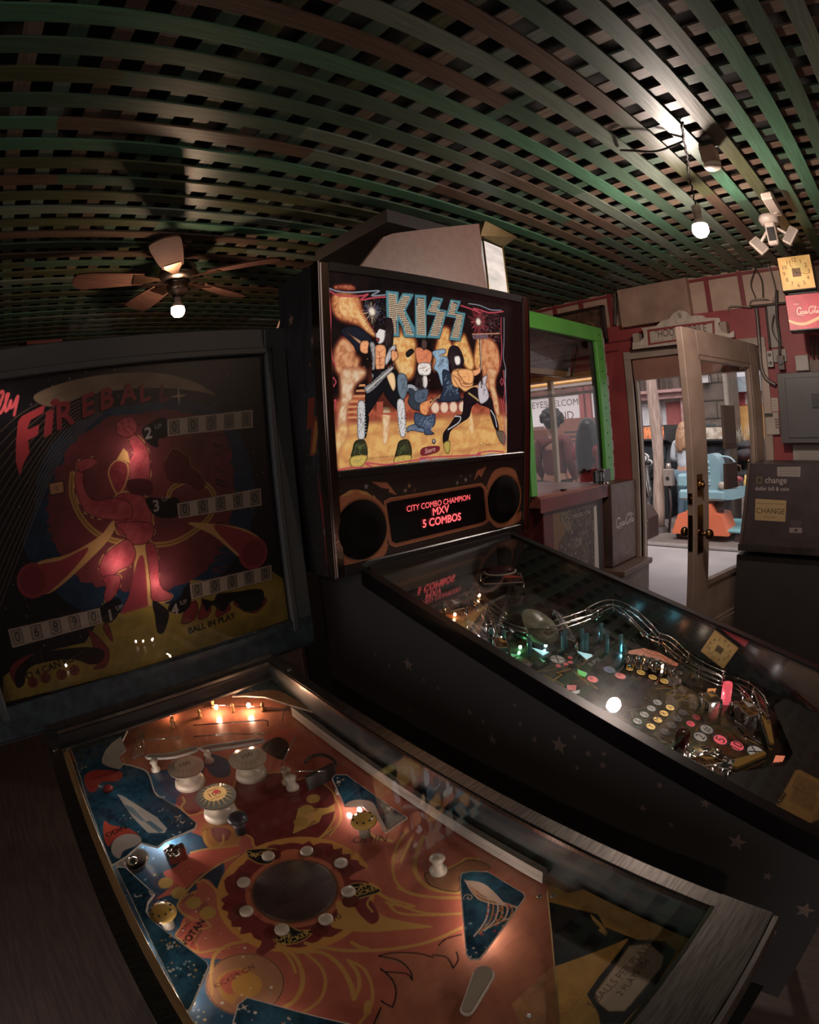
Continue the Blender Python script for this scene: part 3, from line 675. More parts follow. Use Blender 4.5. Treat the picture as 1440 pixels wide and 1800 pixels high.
# swirl with the kicker insert, lower left
kc = FP.at(*c5([(1010, 710)])[0]); pf.disc(kc[0], kc[1], .052, '#b07045'); pf.disc(kc[0], kc[1], .050, '#9c6a48'); pf.stroke(circ(kc[0], kc[1], .0505, 40), .0012, PBK, closed=True)
pf.poly(P_(c5, [(770, 700), (830, 620), (970, 580), (1080, 620), (1130, 690), (1090, 780), (960, 820), (920, 880), (830, 840)]), '#b07a30'); pf.poly(P_(c5, [(800, 700), (860, 630), (980, 600), (1090, 650), (1080, 740), (980, 790), (900, 800), (850, 790)]), '#b15640'); pf.disc(kc[0]+.001, kc[1]-.004, .020, '#b58227')
pf.stroke(P_(c5, [(730, 600), (760, 470), (870, 390), (1000, 360), (1110, 350)], cl=False), .005, PY); pf.stroke(P_(c5, [(440, 300), (520, 200), (650, 180), (720, 230), (640, 250)], cl=False), .004, PY)
pf.stroke(P_(c5, [(580, 440), (650, 450), (790, 420)], cl=False), .004, PY); pf.stroke(P_(c5, [(1300, 400), (1400, 520), (1440, 620)], cl=False), .004, PY); pf.stroke(P_(c5, [(720, 600), (740, 800)], cl=False), .003, PY)
wt = P_(c5, [(430, 300), (520, 195), (640, 180), (720, 235), (620, 260), (590, 340), (620, 430), (560, 420), (480, 350)]); pf.outlined(wt, '#a8483c', PY, .002)
def face_angle(F, px, py, deg):
    a = np.array(F.at(px, py)); b = np.array(F.at(px+12*math.cos(math.radians(deg)), py-12*math.sin(math.radians(deg)))); return math.atan2(*(b-a)[::-1])
def ptext(cr, p, s, size, col, deg, **k):
    px, py = cr([p])[0]; u, v = FP.at(px, py); a = face_angle(FP, px, py, deg); pf.text(s, u+size*.3*math.sin(a), v-size*.3*math.cos(a), size, col, a, **k)
# leaves with lettering
for cr, L in ((c4, [(250, 470), (300, 445), (480, 440), (515, 480), (470, 560), (380, 570), (290, 530)]), (c4, [(1070, 850), (1120, 750), (1220, 730), (1300, 750), (1390, 797), (1240, 850), (1120, 880)]), (c4, [(462, 1150), (520, 1070), (620, 1090), (700, 1130), (825, 1130), (730, 1215), (600, 1247), (500, 1220)])):
    pf.outlined(P_(cr, L, 4), PBK, PY, .0018)
TC = '#c9a33c'
ptext(c4, (300, 490), 'ON', .013, TC, -15); ptext(c4, (395, 478), 'KICKER', .011, TC, 14); ptext(c4, (1220, 770), 'OFF', .013, TC, 22); ptext(c4, (1270, 800), 'KICKER', .012, TC, 20)
ptext(c4, (570, 1190), 'OFF', .013, TC, 10); ptext(c4, (680, 1195), 'KICKER', .0125, TC, 26); ptext(c4, (1020, 1020), '10', .015, PBK, 25); ptext(c4, (350, 1020), '10', .013, '#5a2420', 25); ptext(c4, (270, 790), '10', .012, '#4f1f1d', 25)
ptext(c5, (500, 250), 'RELEASE', .010, PBK, 55); ptext(c5, (565, 300), 'WOTAN', .016, PBK, 52, bold=.0006); ptext(c5, (600, 330), 'captures', .010, PBK, 58, shear=.2); ptext(c5, (925, 655), 'KICKER ON', .012, '#4a1c1a', 28)
for i, (x, y) in enumerate(((780, 780), (900, 870), (1030, 960), (1160, 1050))):
    u, v = FP.at(*c3([(x, y)])[0]); pf.disc(u, v, .0125, '#a4842f'); ptext(c3, (x-50, y-50), '1000' if i > 1 else '100', .012, '#33302c', 40)
ptext(c3, (640, 640), '500', .015, '#2a2a2a', 20)
for i, (x, y) in enumerate(((820, 20), (760, 110), (715, 215))):
    u, v = FP.at(*c4([(x, y)])[0]); pf.disc(u, v, .0125, '#9c7a2e'); ptext(c4, (x+90, y+(-5 if i < 2 else 20)), '1000', .011, PBK if i != 0 else '#33302c', 42)
ptext(c4, (1290, 365), 'ODIN', .022, '#3a2a3a', 3, shear=.2); ptext(c3, (1220, 280), 'WOTAN', .012, '#6b3a20', 15)
# shooter lane and card apron base
pf.poly([(.243, -.12), (.262, -.12), (.262, -LB), (.243, -LB)], '#7e6048')
for k in range(8): pf.disc(SCu+.086*math.cos(math.radians(40+45*k-4)), SCv+.086*math.sin(math.radians(40+45*k-4)), .0125, '#5a221e')
pf.dots(160, (-.26, -.12, -.7, -.02), (.0007, .0022), ['#c9c2b4', '#b9a46a', '#7f97a8'], 4)
pfm = art_mat('printed_playfield', 0.22, coat=.25)
pf.sheet('playfield', pfm, lambda u, v: (u, v, .989+.078*v-.08+SHU*u), fbt)
sp = MB(); sp.lathe([(0, .0015), (.060, .0015), (.0615, .0008), (.0615, 0)], 48, Matrix.Translation((SCu, SCv, pfz(SCv)+.0005)) @ Matrix.Rotation(.078, 4, 'X'))
fbuild(sp, 'spinning_disc', mat('ribbed_disc', '#3c2420', 0.45, var='#281b19', vscale=14, stretch=(1, 22, 1), bump=.4))
for k, (u, v) in enumerate(((-.014, -.473), (.041, -.501), (.067, -.557), (.040, -.612), (-.016, -.635), (-.075, -.614), (-.099, -.555), (-.074, -.501))):
    q = MB(); q.lathe([(.0, .006), (.0085, .006), (.0105, .004), (.0105, 0)], 24, Matrix.Translation((u+.002, v+.002, pfz(v)))); fbuild(q, 'rollover_button', mat('ivory_plastic', '#a89b8b', 0.35))

# ---------------- raised printed plastics
FQ = fplane(.048)
def stars_moons(cv, poly_uv, n, seed):
    r = random.Random(seed); P = np.array(poly_uv); lo, hi = P.min(0), P.max(0)
    for _ in range(n):
        cu, cv_ = r.uniform(lo[0], hi[0]), r.uniform(lo[1], hi[1]); kind = r.random()
        for _ in range(r.randint(4, 9)):
            u, v = cu+r.gauss(0, .006), cv_+r.gauss(0, .006); cv.disc(u, v, r.uniform(.0006, .0022), r.choice(['#efe9dc', '#efe9dc', '#9fc0d0', '#e0a54a']))
        if kind < .4:
            cv.disc(cu, cv_, .0048, '#efe9dc'); cv.disc(cu+.0016, cv_+.0016, .0042, '#1c5a78')
        elif kind < .55:
            cv.stroke([(cu+.0006*t*math.cos(t), cv_+.0006*t*math.sin(t)) for t in np.linspace(0, 9, 26)], .0009, '#efe0c0')
        elif kind < .7: cv.poly(star(cu, cv_, .006, 4, .3), '#efe9dc')
def plastic(pts, name='plastic', seed=1, n=8, deco=None, z=.048, label=None, curve=True, m=None, bg='#1d5471', h=.003):
    poly = spline(pts, 5, True) if curve else pts; P = np.array(poly); lo, hi = P.min(0)-.003, P.max(0)+.003
    cv = Canvas(lo[0], hi[0], lo[1], hi[1], .0009, bg, 2); cv.fill_noise('#1f5f7d', '#123a55', .035, seed); stars_moons(cv, poly, n, seed)
    if deco: deco(cv)
    cv.stroke(poly, .0026, '#f0e8dc', closed=True)
    o = cv.sheet(name, art_mat('printed_plastic', .18, coat=.4, translucent=.5), lambda u, v: (u, v, .989+.078*v-z+.0004+SHU*u), fbt, keep=[poly])
    e = MB(); e.prism(poly, 0, h, fn=lambda u, v, w: (u, v, gz(v)-z-h+w)); fbuild(e, 'plastic_edge', plastic_edge, parent=o)
    if label: o['label'] = label
    return o
def Q(cr, pts): return FQ.many(cr(pts))
# long plastic up the left side
def deco_left(cv):
    cv.poly(spline(Q(c1, [(250, 1060), (330, 1000), (480, 1000), (590, 1020), (560, 1090), (400, 1110), (360, 1180), (290, 1190)]), 4, True), '#b5352c'); u, v = FQ.at(*c1([(440, 1055)])[0]); cv.text('THE GODS', u, v, .012, '#1c1620', face_angle(FQ, *c1([(440, 1055)])[0], 18))
    cv.poly(spline(Q(c3, [(215, 290), (230, 220), (290, 260), (450, 290), (550, 370), (480, 380), (330, 380), (270, 450), (230, 400)]), 4, True), '#d05038'); u, v = FQ.at(*c3([(340, 330)])[0]); cv.text('ODIN', u, v, .016, '#1c1620', face_angle(FQ, *c3([(340, 330)])[0], 25), bold=.0005)
    cv.poly(spline(Q(c1, [(830, 1030), (920, 1040), (1000, 1120), (980, 1200), (920, 1220), (880, 1160)]), 4, True), '#c0562e')
    cv.poly(Q(c3, [(340, -20), (400, 0), (700, 190), (790, 290), (770, 330), (620, 330), (480, 190)]), '#e7ded6')
    cv.poly(Q(c3, [(410, 70), (480, 100), (600, 230), (560, 220), (430, 120)]), '#7fa5b8'); cv.poly(Q(c3, [(590, 230), (640, 220), (760, 310), (720, 330)]), '#5f8aa0')
    cv.poly(spline(Q(c3, [(290, 450), (330, 380), (420, 340), (520, 350), (560, 400), (500, 450), (400, 490), (360, 560), (300, 520)]), 4, True), '#ddd4d2')
plastic(Q(c1, [(110, 770), (400, 690), (640, 640)])+Q(c1, [(560, 800), (430, 890), (560, 935), (720, 970), (820, 1010), (880, 1180), (930, 1235), (1110, 1340)])+Q(c3, [(1060, 240), (1040, 290), (930, 340), (780, 400), (700, 460), (560, 420), (430, 540), (330, 600), (290, 620)])+Q(c1, [(260, 1230), (180, 950)]), seed=3, n=16, deco=deco_left, curve=False, label='long blue printed plastic along the left rail')
plastic(Q(c3, [(330, 640), (420, 640), (680, 880), (620, 960), (605, 1040), (650, 1110), (930, 1330)])+Q(c5, [(690, 530), (705, 570), (570, 890), (540, 945), (505, 935), (300, 520), (60, 20)]), seed=9, n=12, curve=False, label='lower left blue plastic with moons')
plastic(Q(c5, [(895, 1100), (955, 890), (1035, 830), (1100, 850)])+Q(c6, [(0, 870), (560, 1012), (760, 1060), (700, 1160), (200, 1200), (-120, 1200)]), seed=21, n=10, curve=False)
def deco_comet(cv):
    for k in range(9):
        a = k/8; p = spline(Q(Bc, [(765, 960), (830, 975+8*k), (860+18*k, 1040+4*k), (850+20*k, 1120-2*k), (800+22*k, 1190-12*k)]), 6)
        cv.stroke(p, .0020, '#efe8dc' if k % 2 == 0 else '#d49a4a')
    cv.poly(spline(Q(Bc, [(762, 958), (830, 965), (880, 1000), (930, 1060), (860, 1030), (800, 990)]), 5, True), '#efe8dc')
    r = random.Random(3)
    for k in range(26):
        u, v = FQ.at(*Bc([(r.uniform(820, 960), r.uniform(1060, 1210))])[0]); cv.poly(star(u, v, .0028), r.choice(['#e0a04a', '#e0a04a', '#c8c0b0', '#d04a5a']))
    u, v = FQ.at(*Bc([(778, 1028)])[0]); cv.stroke([(u+.0008*t*math.cos(t), v+.0008*t*math.sin(t)) for t in np.linspace(0, 9, 30)], .0012, '#efe0c0')
plastic(Q(Bc, [(745, 925), (790, 915), (860, 918), (1010, 1008), (1016, 1026), (825, 1285), (785, 1288), (765, 1262), (740, 960)]), seed=31, n=4, deco=deco_comet, curve=False, label='triangular blue plastic with a white comet')
def deco_ur(cv):
    cv.poly(spline(Q(Bc, [(255, 640), (300, 615), (370, 625), (400, 680), (430, 745), (360, 700), (280, 690)]), 4, True), '#ded6cc')
plastic(Q(Bc, [(200, 525), (215, 508), (265, 510), (520, 690), (425, 755), (395, 700), (330, 640), (255, 640)]), seed=41, n=7, deco=deco_ur, curve=False)
def deco_tr(cv): cv.poly(spline(Q(c2, [(380, 325), (640, 275), (820, 300), (1090, 475), (880, 410), (640, 330), (470, 325)]), 4, True), '#b5916c')
plastic(Q(c2, [(350, 330), (520, 215), (660, 152), (870, 290), (1080, 470), (900, 415), (640, 335), (470, 325)]), seed=51, n=6, deco=deco_tr, curve=False)

# ---------------- mechanisms on the playfield
ivory = mat('ivory_plastic'); rubber = mat('grey_rubber', '#9a938c', 0.6)
def at_pf(px, py, d): u, v = fplane(d).at(px, py); return u, v
for i, ((px, py), lit) in enumerate((((325, 1343), 0), ((434, 1328), 0), ((378, 1395), 1))):
    u, v = at_pf(px, py, .036); z0 = pfz(v)
    M = Matrix.Translation((u, v, z0)) @ Matrix.Rotation(.078, 4, 'X')
    bmp = MB().lathe([(0, .030), (.012, .030), (.014, .014), (.025, .012), (.029, .009), (.031, 0)], 32, M).build('pop_bumper', ivory, fbt, fn=fs)
    if lit: bmp['label'] = 'lit pop bumper'
    cv = Canvas(-.037, .037, -.037, .037, .0008, '#a3937c' if not lit else '#5f5648', 2)
    for k in range(18):
        a = 2*PI*k/18; cv.poly([(.014*math.cos(a-.12), .014*math.sin(a-.12)), (.014*math.cos(a+.12), .014*math.sin(a+.12)), (.033*math.cos(a), .033*math.sin(a))], '#8c6f44' if not lit else '#c79a58')
    cv.disc(0, 0, .0205, '#b8ab94' if not lit else '#f0b45c'); cv.text('100', 0, -.006, .017, '#3a3432' if not lit else '#5a2418', 0)
    if lit: cv.text('POINTS', 0, .010, .006, '#402018', 0); cv.text('WHEN LIT', 0, -.014, .006, '#402018', 0); cv.poly(circ(.004, .003, .006, 16), '#d8453a')
    def capz(x, y):
        r = np.hypot(x, y); return np.where(r < .0205, .0445, .0445-(r-.0205)*.38)
    cp = cv.sheet('bumper_cap', art_mat('bumper_cap_print', .25, coat=.5) if not lit else art_mat('lit_cap_print', .25, emit=.5, coat=.5), lambda x, y, u=u, v=v, z0=z0: (x+u, y+v, z0+capz(x, y)+.078*y+SHU*(x+u)), bmp, keep=[circ(0, 0, .0365, 40)])
    MB().lathe([(.012, .028), (.014, .0425), (.0355, .0368), (.036, .0385)], 32, M, cap=False).build('skirt', ivory, bmp, fn=fs)
# yellow star post caps, dark mushroom target, plain post
for px, py, d, col, r_ in ((283, 1598, .042, '#caa02c', .021), (637, 1436, .04, '#cfa42c', .021), (416, 1436, .045, '#27333f', .018)):
    u, v = at_pf(px, py, d); z0 = pfz(v); M = Matrix.Translation((u, v, z0)) @ Matrix.Rotation(.078, 4, 'X')
    p = MB().cyl((u, v, z0), (u, v, z0+.03), .009, .011, 20).build('mushroom_bumper', ivory if col != '#27333f' else mat('dark_post', '#20252b', .4), fbt, fn=fs)
    MB().lathe([(0, .042), (r_*.5, .0415), (r_*.9, .037), (r_, .032), (r_*.6, .030)], 28, M).build('cap', mat('cap_'+col[1:], col, .3), p, fn=fs)
    if col != '#27333f':
        q = MB()
        for k in range(9):
            a = 2*PI*k/9; q.lathe([(0, .0405), (.0018, .0403), (.0022, .037)], 8, Matrix.Translation((u+r_*.72*math.cos(a), v+r_*.72*math.sin(a), z0)))
        q.build('cap_spot', mat('cap_spot', '#3a2818', .5), p, fn=fs)
def post(px, py, d=.05, h=.03, r=.008, m=None, name='post'):
    u, v = at_pf(px, py, d); z0 = pfz(v)
    q = MB(); q.lathe([(r*1.2, 0), (r*1.2, .006), (r*.75, .009), (r*.75, h-.009), (r*1.1, h-.005), (r*.6, h), (0, h+.002)], 16, Matrix.Translation((u, v, z0)))
    return fbuild(q, name, m or ivory)
post(769, 1512, .055, .034, .011); post(510, 1363, .05, .03, .010); post(268, 1333, .05, .026, .008); post(363, 1318, .05, .026, .008); post(500, 1345, .04, .034, .010, mat('clear_post', '#8a7458', .15)); post(595, 1370, .05, .03, .008)
for px, py in ((407, 1235), (348, 1245), (301, 1257), (460, 1233), (300, 1262), (372, 1228)): post(px, py, .055, .022, .0045, mat('amber_post', '#9a6a3c', .15), 'lane_post')
# wire guides and rubber rings
def wire(pts, d, r=.0013, m=chrome, name='wire_guide', sm=True):
    q = [(*at_pf(px, py, d),) for px, py in pts]; q = [(u, v, gz(v)-d) for u, v in q]
    return fbuild(MB().tube(spline(q, 5) if sm else q, r, 6), name, m)
wire(c2([(0, 590), (320, 570), (640, 545), (675, 555), (675, 600)]), .04, sm=False); wire(c1([(770, 700), (830, 720), (1130, 700)]), .05, sm=False); wire(c2([(0, 695), (300, 670), (640, 670)]), .05, sm=False)
wire(c2([(930, 690), (810, 920), (800, 960)]), .05, .0018); wire(c2([(910, 1005), (1200, 1005)]), .045, sm=False); wire(c2([(90, 430), (230, 410), (460, 420), (640, 430), (840, 460)]), .07, .0012); wire(c2([(805, 560), (820, 470), (860, 400)]), .045, .001)
wire(c1([(480, 910), (560, 935), (700, 965), (820, 1020), (880, 1190), (930, 1240), (980, 1240)]), .044, .0016, mat('white_rubber', '#d8d0c4', .4), 'rubber_edge')
for L in (c1([(830, 865), (1030, 850), (1240, 795), (1260, 820), (1060, 880), (850, 890), (815, 880)]), c2([(80, 790), (300, 760), (590, 720), (610, 745), (330, 790), (120, 820), (80, 810)])):
    q = [at_pf(px, py, .058) for px, py in L]; fbuild(MB().tube(spline([(u, v, gz(v)-.058) for u, v in q], 4, True), .0032, 8, closed=True), 'rubber_ring', rubber)
for (a, b_) in (((1070, 800), (1240, 770)), ((100, 770), (590, 715))):
    pass
q = MB(); strip(q, .240, .250, -.13, -.80, -.076, -.052); fbuild(q, 'lane_rail', wood_mat('lane_rail_wood', '#9a938c', '#7c736c', .4, 6, 1))
# clear ball gate at the upper left and its mesh chute
q = MB(); o_ = [at_pf(*p, .045) for p in c1([(410, 900), (440, 830), (500, 760), (580, 700), (630, 820), (560, 880), (600, 960), (560, 990), (470, 970), (410, 940)])]
q.prism(o_, 0, .0025, fn=lambda u, v, w: (u, v, gz(v)-.045+w)); fbuild(q, 'clear_shield', mat('smoky_acrylic', '#a39c8e', .15, spec=.6))
q = MB()
for k in range(7):
    a = at_pf(*c1([(690+16*k, 900-30*k*.2)])[0], .05); b2 = at_pf(*c1([(700+14*k, 740-18*k)])[0], .03); q.tube([(a[0], a[1], gz(a[1])-.05), (b2[0], b2[1], gz(b2[1])-.03)], .001, 5)
fbuild(q, 'gate_spring', chrome)
# saucer with the steel ball and its bracket, upper left lane
u, v = at_pf(233, 1513, .06)
fbuild(MB().lathe([(.030, .022), (.024, .020), (.018, .006), (.0, .003)], 32, Matrix.Translation((u, v, pfz(v))), cap=False), 'saucer', steel)
fbuild(MB().ball((u, v, pfz(v)+.014), .0125, 20), 'steel_ball', mat('ball_steel', '#d6d2ce', .04, metal=1.0))
u, v = at_pf(307, 1489, .05)
r_ = random.Random(8); q = MB()
for k in range(9): q.ball((u+r_.uniform(-.012, .012), v+r_.uniform(-.012, .012), pfz(v)+.02+r_.uniform(0, .012)), r_.uniform(.004, .009), 10)
q.box(u-.02, v-.006, pfz(v), u+.016, v+.006, pfz(v)+.03, bev=.002); fbuild(q, 'kicker_bracket', chrome)
u, v = at_pf(192, 1392, .052); fbuild(MB().lathe([(0, .010), (.006, .009), (.010, .004), (.011, 0)], 24, Matrix.Translation((u, v, gz(v)-.047))), 'red_target_cap', mat('red_plastic', '#a82c2a', .25))
# captive wire form around the target, upper right
wire(c2([(1010, 930), (1060, 880), (1150, 860), (1250, 890), (1290, 950)]), .05, .003, mat('dark_wire', '#2a2522', .4)); q = MB(); u, v = at_pf(563, 1362, .06); q.box(u-.03, v-.004, pfz(v), u+.03, v+.004, pfz(v)+.03); fbuild(q, 'target_bracket', mat('dark_wire'))
# flipper seen through the glass by the comet plastic
u0, v0 = at_pf(845, 1735, .06); u1, v1 = at_pf(822, 1775, .06); u0, v0 = at_pf(850, 1712, .055)
q = MB(); M = None
a = np.array([u0, v0]); b2 = np.array([u1, v1]); dd = (b2-a)/np.linalg.norm(b2-a); nn = np.array([-dd[1], dd[0]])
pl = [tuple(a+nn*.011*math.cos(t)-dd*.011*math.sin(t)) for t in np.linspace(0, PI, 9)]+[tuple(b2-nn*.006*math.cos(t)+dd*.006*math.sin(t)) for t in np.linspace(0, PI, 9)]
q.prism(pl, .012, .028, fn=lambda x, y, w: (x, y, pfz(y)+w)); fbuild(q, 'flipper', mat('flipper_bat', '#a39788', .35))
q = MB(); q.tube([(x, y, pfz(y)+.020) for x, y in pl], .0028, 8, closed=True); fbuild(q, 'flipper_rubber', mat('white_rubber'))
# lamps under plastics and along the back arch
def lamp(px, py, d, st, col='#ffd9b0', r=.0055, name='playfield_lamp'):
    u, v = at_pf(px, py, d); q = MB(); q.ball((u, v, gz(v)-d), r, 12, (1, 1, 1.25)); fbuild(q, name, mat('lamp_%s_%d' % (col[1:], st), col, .5, emit=st))
for px, py, st in ((380, 1243, 520), (437, 1240, 520)): lamp(px, py, .062, st, '#ffbf8c', .0045)
lamp(300, 1255, .068, 120, '#ffb478', .004)
for px, py, d, st in ((215, 1408, .066, 300), (258, 1458, .066, 420), (300, 1490, .06, 170), (850, 1640, .066, 190), (835, 1560, .064, 60), (322, 1700, .066, 170), (632, 1424, .062, 120), (470, 1800, .066, 90), (190, 1465, .064, 60), (275, 1650, .066, 60), (322, 1745, .066, 90), (240, 1430, .066, 400), (285, 1475, .066, 420), (860, 1570, .066, 60), (845, 1605, .066, 60), (610, 1410, .064, 60)): lamp(px, py, d, st, '#ffe9d8', .0042)
# wooden ball rail down the left side
q = MB(); strip(q, -.262, -.250, .06, -LB, -.082, -.040); fbuild(q, 'side_rail_wood', wood_mat('ball_rail_wood', '#a98652', '#8a6a3c', .35, 6, 1))
# card apron at the player's end
FA = fplane(.062); ap = Canvas(-.262, .262, -LB, -.74, .001, '#b98f2e', 2); ap.fill_noise('#b78c2c', '#a67c26', .05)
def Pa(pts): return FA.many(c8(pts))
ap.poly(Pa([(395, 0), (400, -40), (640, 20), (690, 120), (620, 60), (860, 155), (780, 140), (570, 225), (380, 290), (300, 400), (190, 554), (170, 554), (320, 210)]), '#151a20')
ap.poly(Pa([(600, 15), (660, 70), (680, 125), (640, 100), (655, 80), (615, 50)]), '#b98f2e')
ap.poly(Pa([(790, 140), (960, 150), (1020, 200), (900, 400), (760, 554), (650, 554), (640, 500), (585, 410), (640, 330)]), '#151a20')
cd_ = Pa([(790, 175), (890, 162), (960, 225), (945, 280), (770, 490), (690, 492), (630, 440), (628, 400)]); ap.outlined(cd_, '#b8a083', '#7b5a3c', .0015)
def atext(p, s, size, col, deg): px, py = c8([p])[0]; u, v = FA.at(px, py); a = face_angle(FA, px, py, deg); ap.text(s, u+size*.3*math.sin(a), v-size*.3*math.cos(a), size, col, a)
atext((765, 300), '5 BALLS PER PLAYER', .0145, '#4b3a30', 47); atext((812, 325), '2 PLAYS 25¢', .0125, '#4b3a30', 52)
for k in range(3): atext((425+22*k, 515), 'Instructions for play and score', .005, '#8a4a34', 46)
keep = FA.many(Bc([(1110, 985), (1130, 975), (1200, 1010)]))+[(.255, -.86), (.255, -1.04), (-.02, -1.045)]
ax = ap.sheet('card_apron', art_mat('apron_print', .35), lambda u, v: (u, v, .989+.078*v-.062+SHU*u), fbt, keep=[keep])
q = MB(); q.prism(keep, -.016, -.0005, fn=lambda u, v, w: (u, v, gz(v)-.062+w)); fbuild(q, 'apron_board', mat('apron_edge', '#6e5520', .5), parent=ax)
for px, py in ((972, 1577), (948, 1578), (930, 1787)):
    u, v = FA.at(px, py); q = MB(); q.lathe([(0, .003), (.003, .0025), (.004, 0)], 12, Matrix.Translation((u, v, gz(v)-.061))); fbuild(q, 'screw', chrome, parent=ax)

# ---------------- backbox
bbm = mat('dark_blue_grey_paint', '#454a4d', 0.45, var='#3a4043', vscale=3)
b = MB(); V0, V1 = .03, .27
b.box(-.415, V0+.014, .975, -.40, V1, 1.766); b.box(.40, V0+.014, .975, .415, V1, 1.766); b.box(-.415, V0+.014, 1.752, .415, V1, 1.766); b.box(-.415, V0+.014, .975, .415, V1, .99); b.box(-.415, V1-.01, .975, .415, V1, 1.766)
fbuild(b, 'backbox', bbm)
f = MB(); f.box(-.415, V0, 1.02, -.357, V0+.014, 1.766, bev=.003); f.box(.357, V0, 1.02, .415, V0+.014, 1.766, bev=.003); f.box(-.357, V0, 1.703, .357, V0+.014, 1.766, bev=.003)
f.box(-.372, V0-.006, 1.03, -.357, V0+.002, 1.72, bev=.002); f.box(.357, V0-.006, 1.03, .372, V0+.002, 1.72, bev=.002); f.box(-.372, V0-.006, 1.703, .372, V0+.002, 1.718, bev=.002)
fr = fbuild(f, 'glass_frame', bbm)
lp = MB(); lp.box(-.415, V0-.004, .985, .415, V0+.014, 1.058, bev=.004); fbuild(lp, 'lower_panel', mat('speckled_blue_panel', '#34424c', .38, var='#222c34', vscale=60))
# printed backglass
FG = Face(fw(0, .044, 0), fw(1, .044, SHU)-fw(0, .044, 0), (0, 0, 1))
g1, g2, g3, g4 = crop(0, 640, .1944), crop(240, 640, .1944), crop(0, 920, .1944), crop(240, 920, .1944)
bg = Canvas(-.357, .357, 1.055, 1.704, .00125, '#15141a', 2)
GY, GR, GRD, GCR, GBL = '#bd8c46', '#5c272a', '#793036', '#a8464a', '#1d3850'
def G(pts, n=5, sm=True, cl=True): q = FG.many(pts); return spline(q, n, cl) if sm else q
bg.dots(260, (-.357, .357, 1.06, 1.70), (.0006, .002), ['#6f7076', '#565a63', '#7a6a50'], 2)
bg.poly(G([(60, 900), (70, 820), (110, 760), (170, 725), (260, 708), (330, 705), (395, 728), (430, 780), (448, 850), (446, 910), (425, 965), (390, 1010), (330, 1050), (220, 1085), (140, 1072), (70, 1010), (40, 950)]), GBL, noise=('#102b42', .08))
rp = G([(100, 830), (140, 770), (200, 735), (280, 722), (350, 730), (395, 770), (410, 840), (405, 900), (390, 960), (350, 1010), (280, 1040), (200, 1035), (130, 1010), (90, 940), (85, 880)], 8)
r = random.Random(2); cc = np.mean(rp, 0); rp = [tuple(cc+(np.array(p)-cc)*(1+r.uniform(-.02, .035))) for p in rp]
bg.poly(rp, GRD, noise=(GR, .2))
for i in range(70):
    a = r.uniform(-1.2, 1.2); p0 = FG.at(370+10*math.cos(a), 885+130*math.sin(a)); p1 = (p0[0]+r.uniform(.03, .06), p0[1]-r.uniform(.0, .03)); bg.stroke([p0, p1], .0025, r.choice([GR, '#241a26', GRD]), taper=True)
# moon sweep and rays
for k in range(15):
    x = -5+0*k; p = G([(0, 760+22*k), (40, 725+17*k), (110, 690+8*k), (190, 668+3.5*k)], cl=False); bg.stroke(p, .0016, '#6b5a44')
bg.poly(G([(60, 695), (130, 668), (220, 655), (290, 657), (345, 672), (379, 694), (350, 688), (290, 682), (220, 684), (150, 696), (90, 715)]), '#8a745c', noise=('#6f5a45', .2))
bg.poly(FG.many(g1([(165, 520), (200, 470), (410, 365), (395, 440), (280, 505), (250, 575), (260, 592), (357, 545), (345, 640), (255, 690), (270, 800), (215, 900), (180, 1010), (145, 880), (148, 700)])), '#b8333c')
bg.poly(FG.many(g1([(420, 432), (492, 405), (470, 630), (395, 665)])), '#a02c36'); bg.poly(spline(FG.many(g1([(455, 350), (500, 310), (545, 340), (500, 385)])), 4, True), '#8c2832')
for ch, p, sz in (('R', (600, 560), .072), ('E', (805, 460), .062), ('B', (975, 395), .058), ('A', (1165, 340), .054), ('L', (1320, 330), .052)):
    u, v = FG.at(*g1([p])[0]); bg.text(ch, u-.003, v-.003, sz, '#1a1418', math.radians(14), shear=.28, bold=.003); bg.text(ch, u, v, sz, '#8a2831', math.radians(14), shear=.28, bold=.0018)
u, v = FG.at(*g2([(255, 330)])[0]); bg.text('L', u, v, .05, '#6e232b', math.radians(10), shear=.28, bold=.0018)
for L in ([(-30, 300), (20, 245), (30, 280), (-10, 400), (10, 440), (60, 330)], [(60, 330), (80, 270), (60, 290), (50, 420), (80, 400)], [(80, 400), (100, 330), (95, 390), (120, 380), (165, 290), (130, 460)]):
    bg.stroke(spline(FG.many(g1(L)), 5), .006, '#d24a50')
bg.poly(star(*FG.at(315, 696), .022, 4, .18), '#9c8c7c')
# hoop
hp = G([(128, 830), (127, 870), (145, 912), (180, 943), (240, 957), (300, 955), (345, 932), (374, 902), (378, 872), (360, 850), (330, 846), (304, 858), (297, 872)], 8, cl=False)
bg.stroke(hp, .012, '#a2762f'); bg.stroke(hp, .0015, '#3a2018')
bg.poly(G(g2([(260, 880), (300, 800), (350, 760), (420, 800), (480, 840), (500, 920), (580, 990), (630, 1080), (560, 1150), (480, 1090), (330, 1070), (270, 1000)])), '#5a1b20'); bg.stroke(G(g2([(260, 880), (300, 800), (350, 760), (420, 800), (480, 840), (500, 920), (580, 990), (640, 1090)]), cl=False), .002, '#7d5a2c')
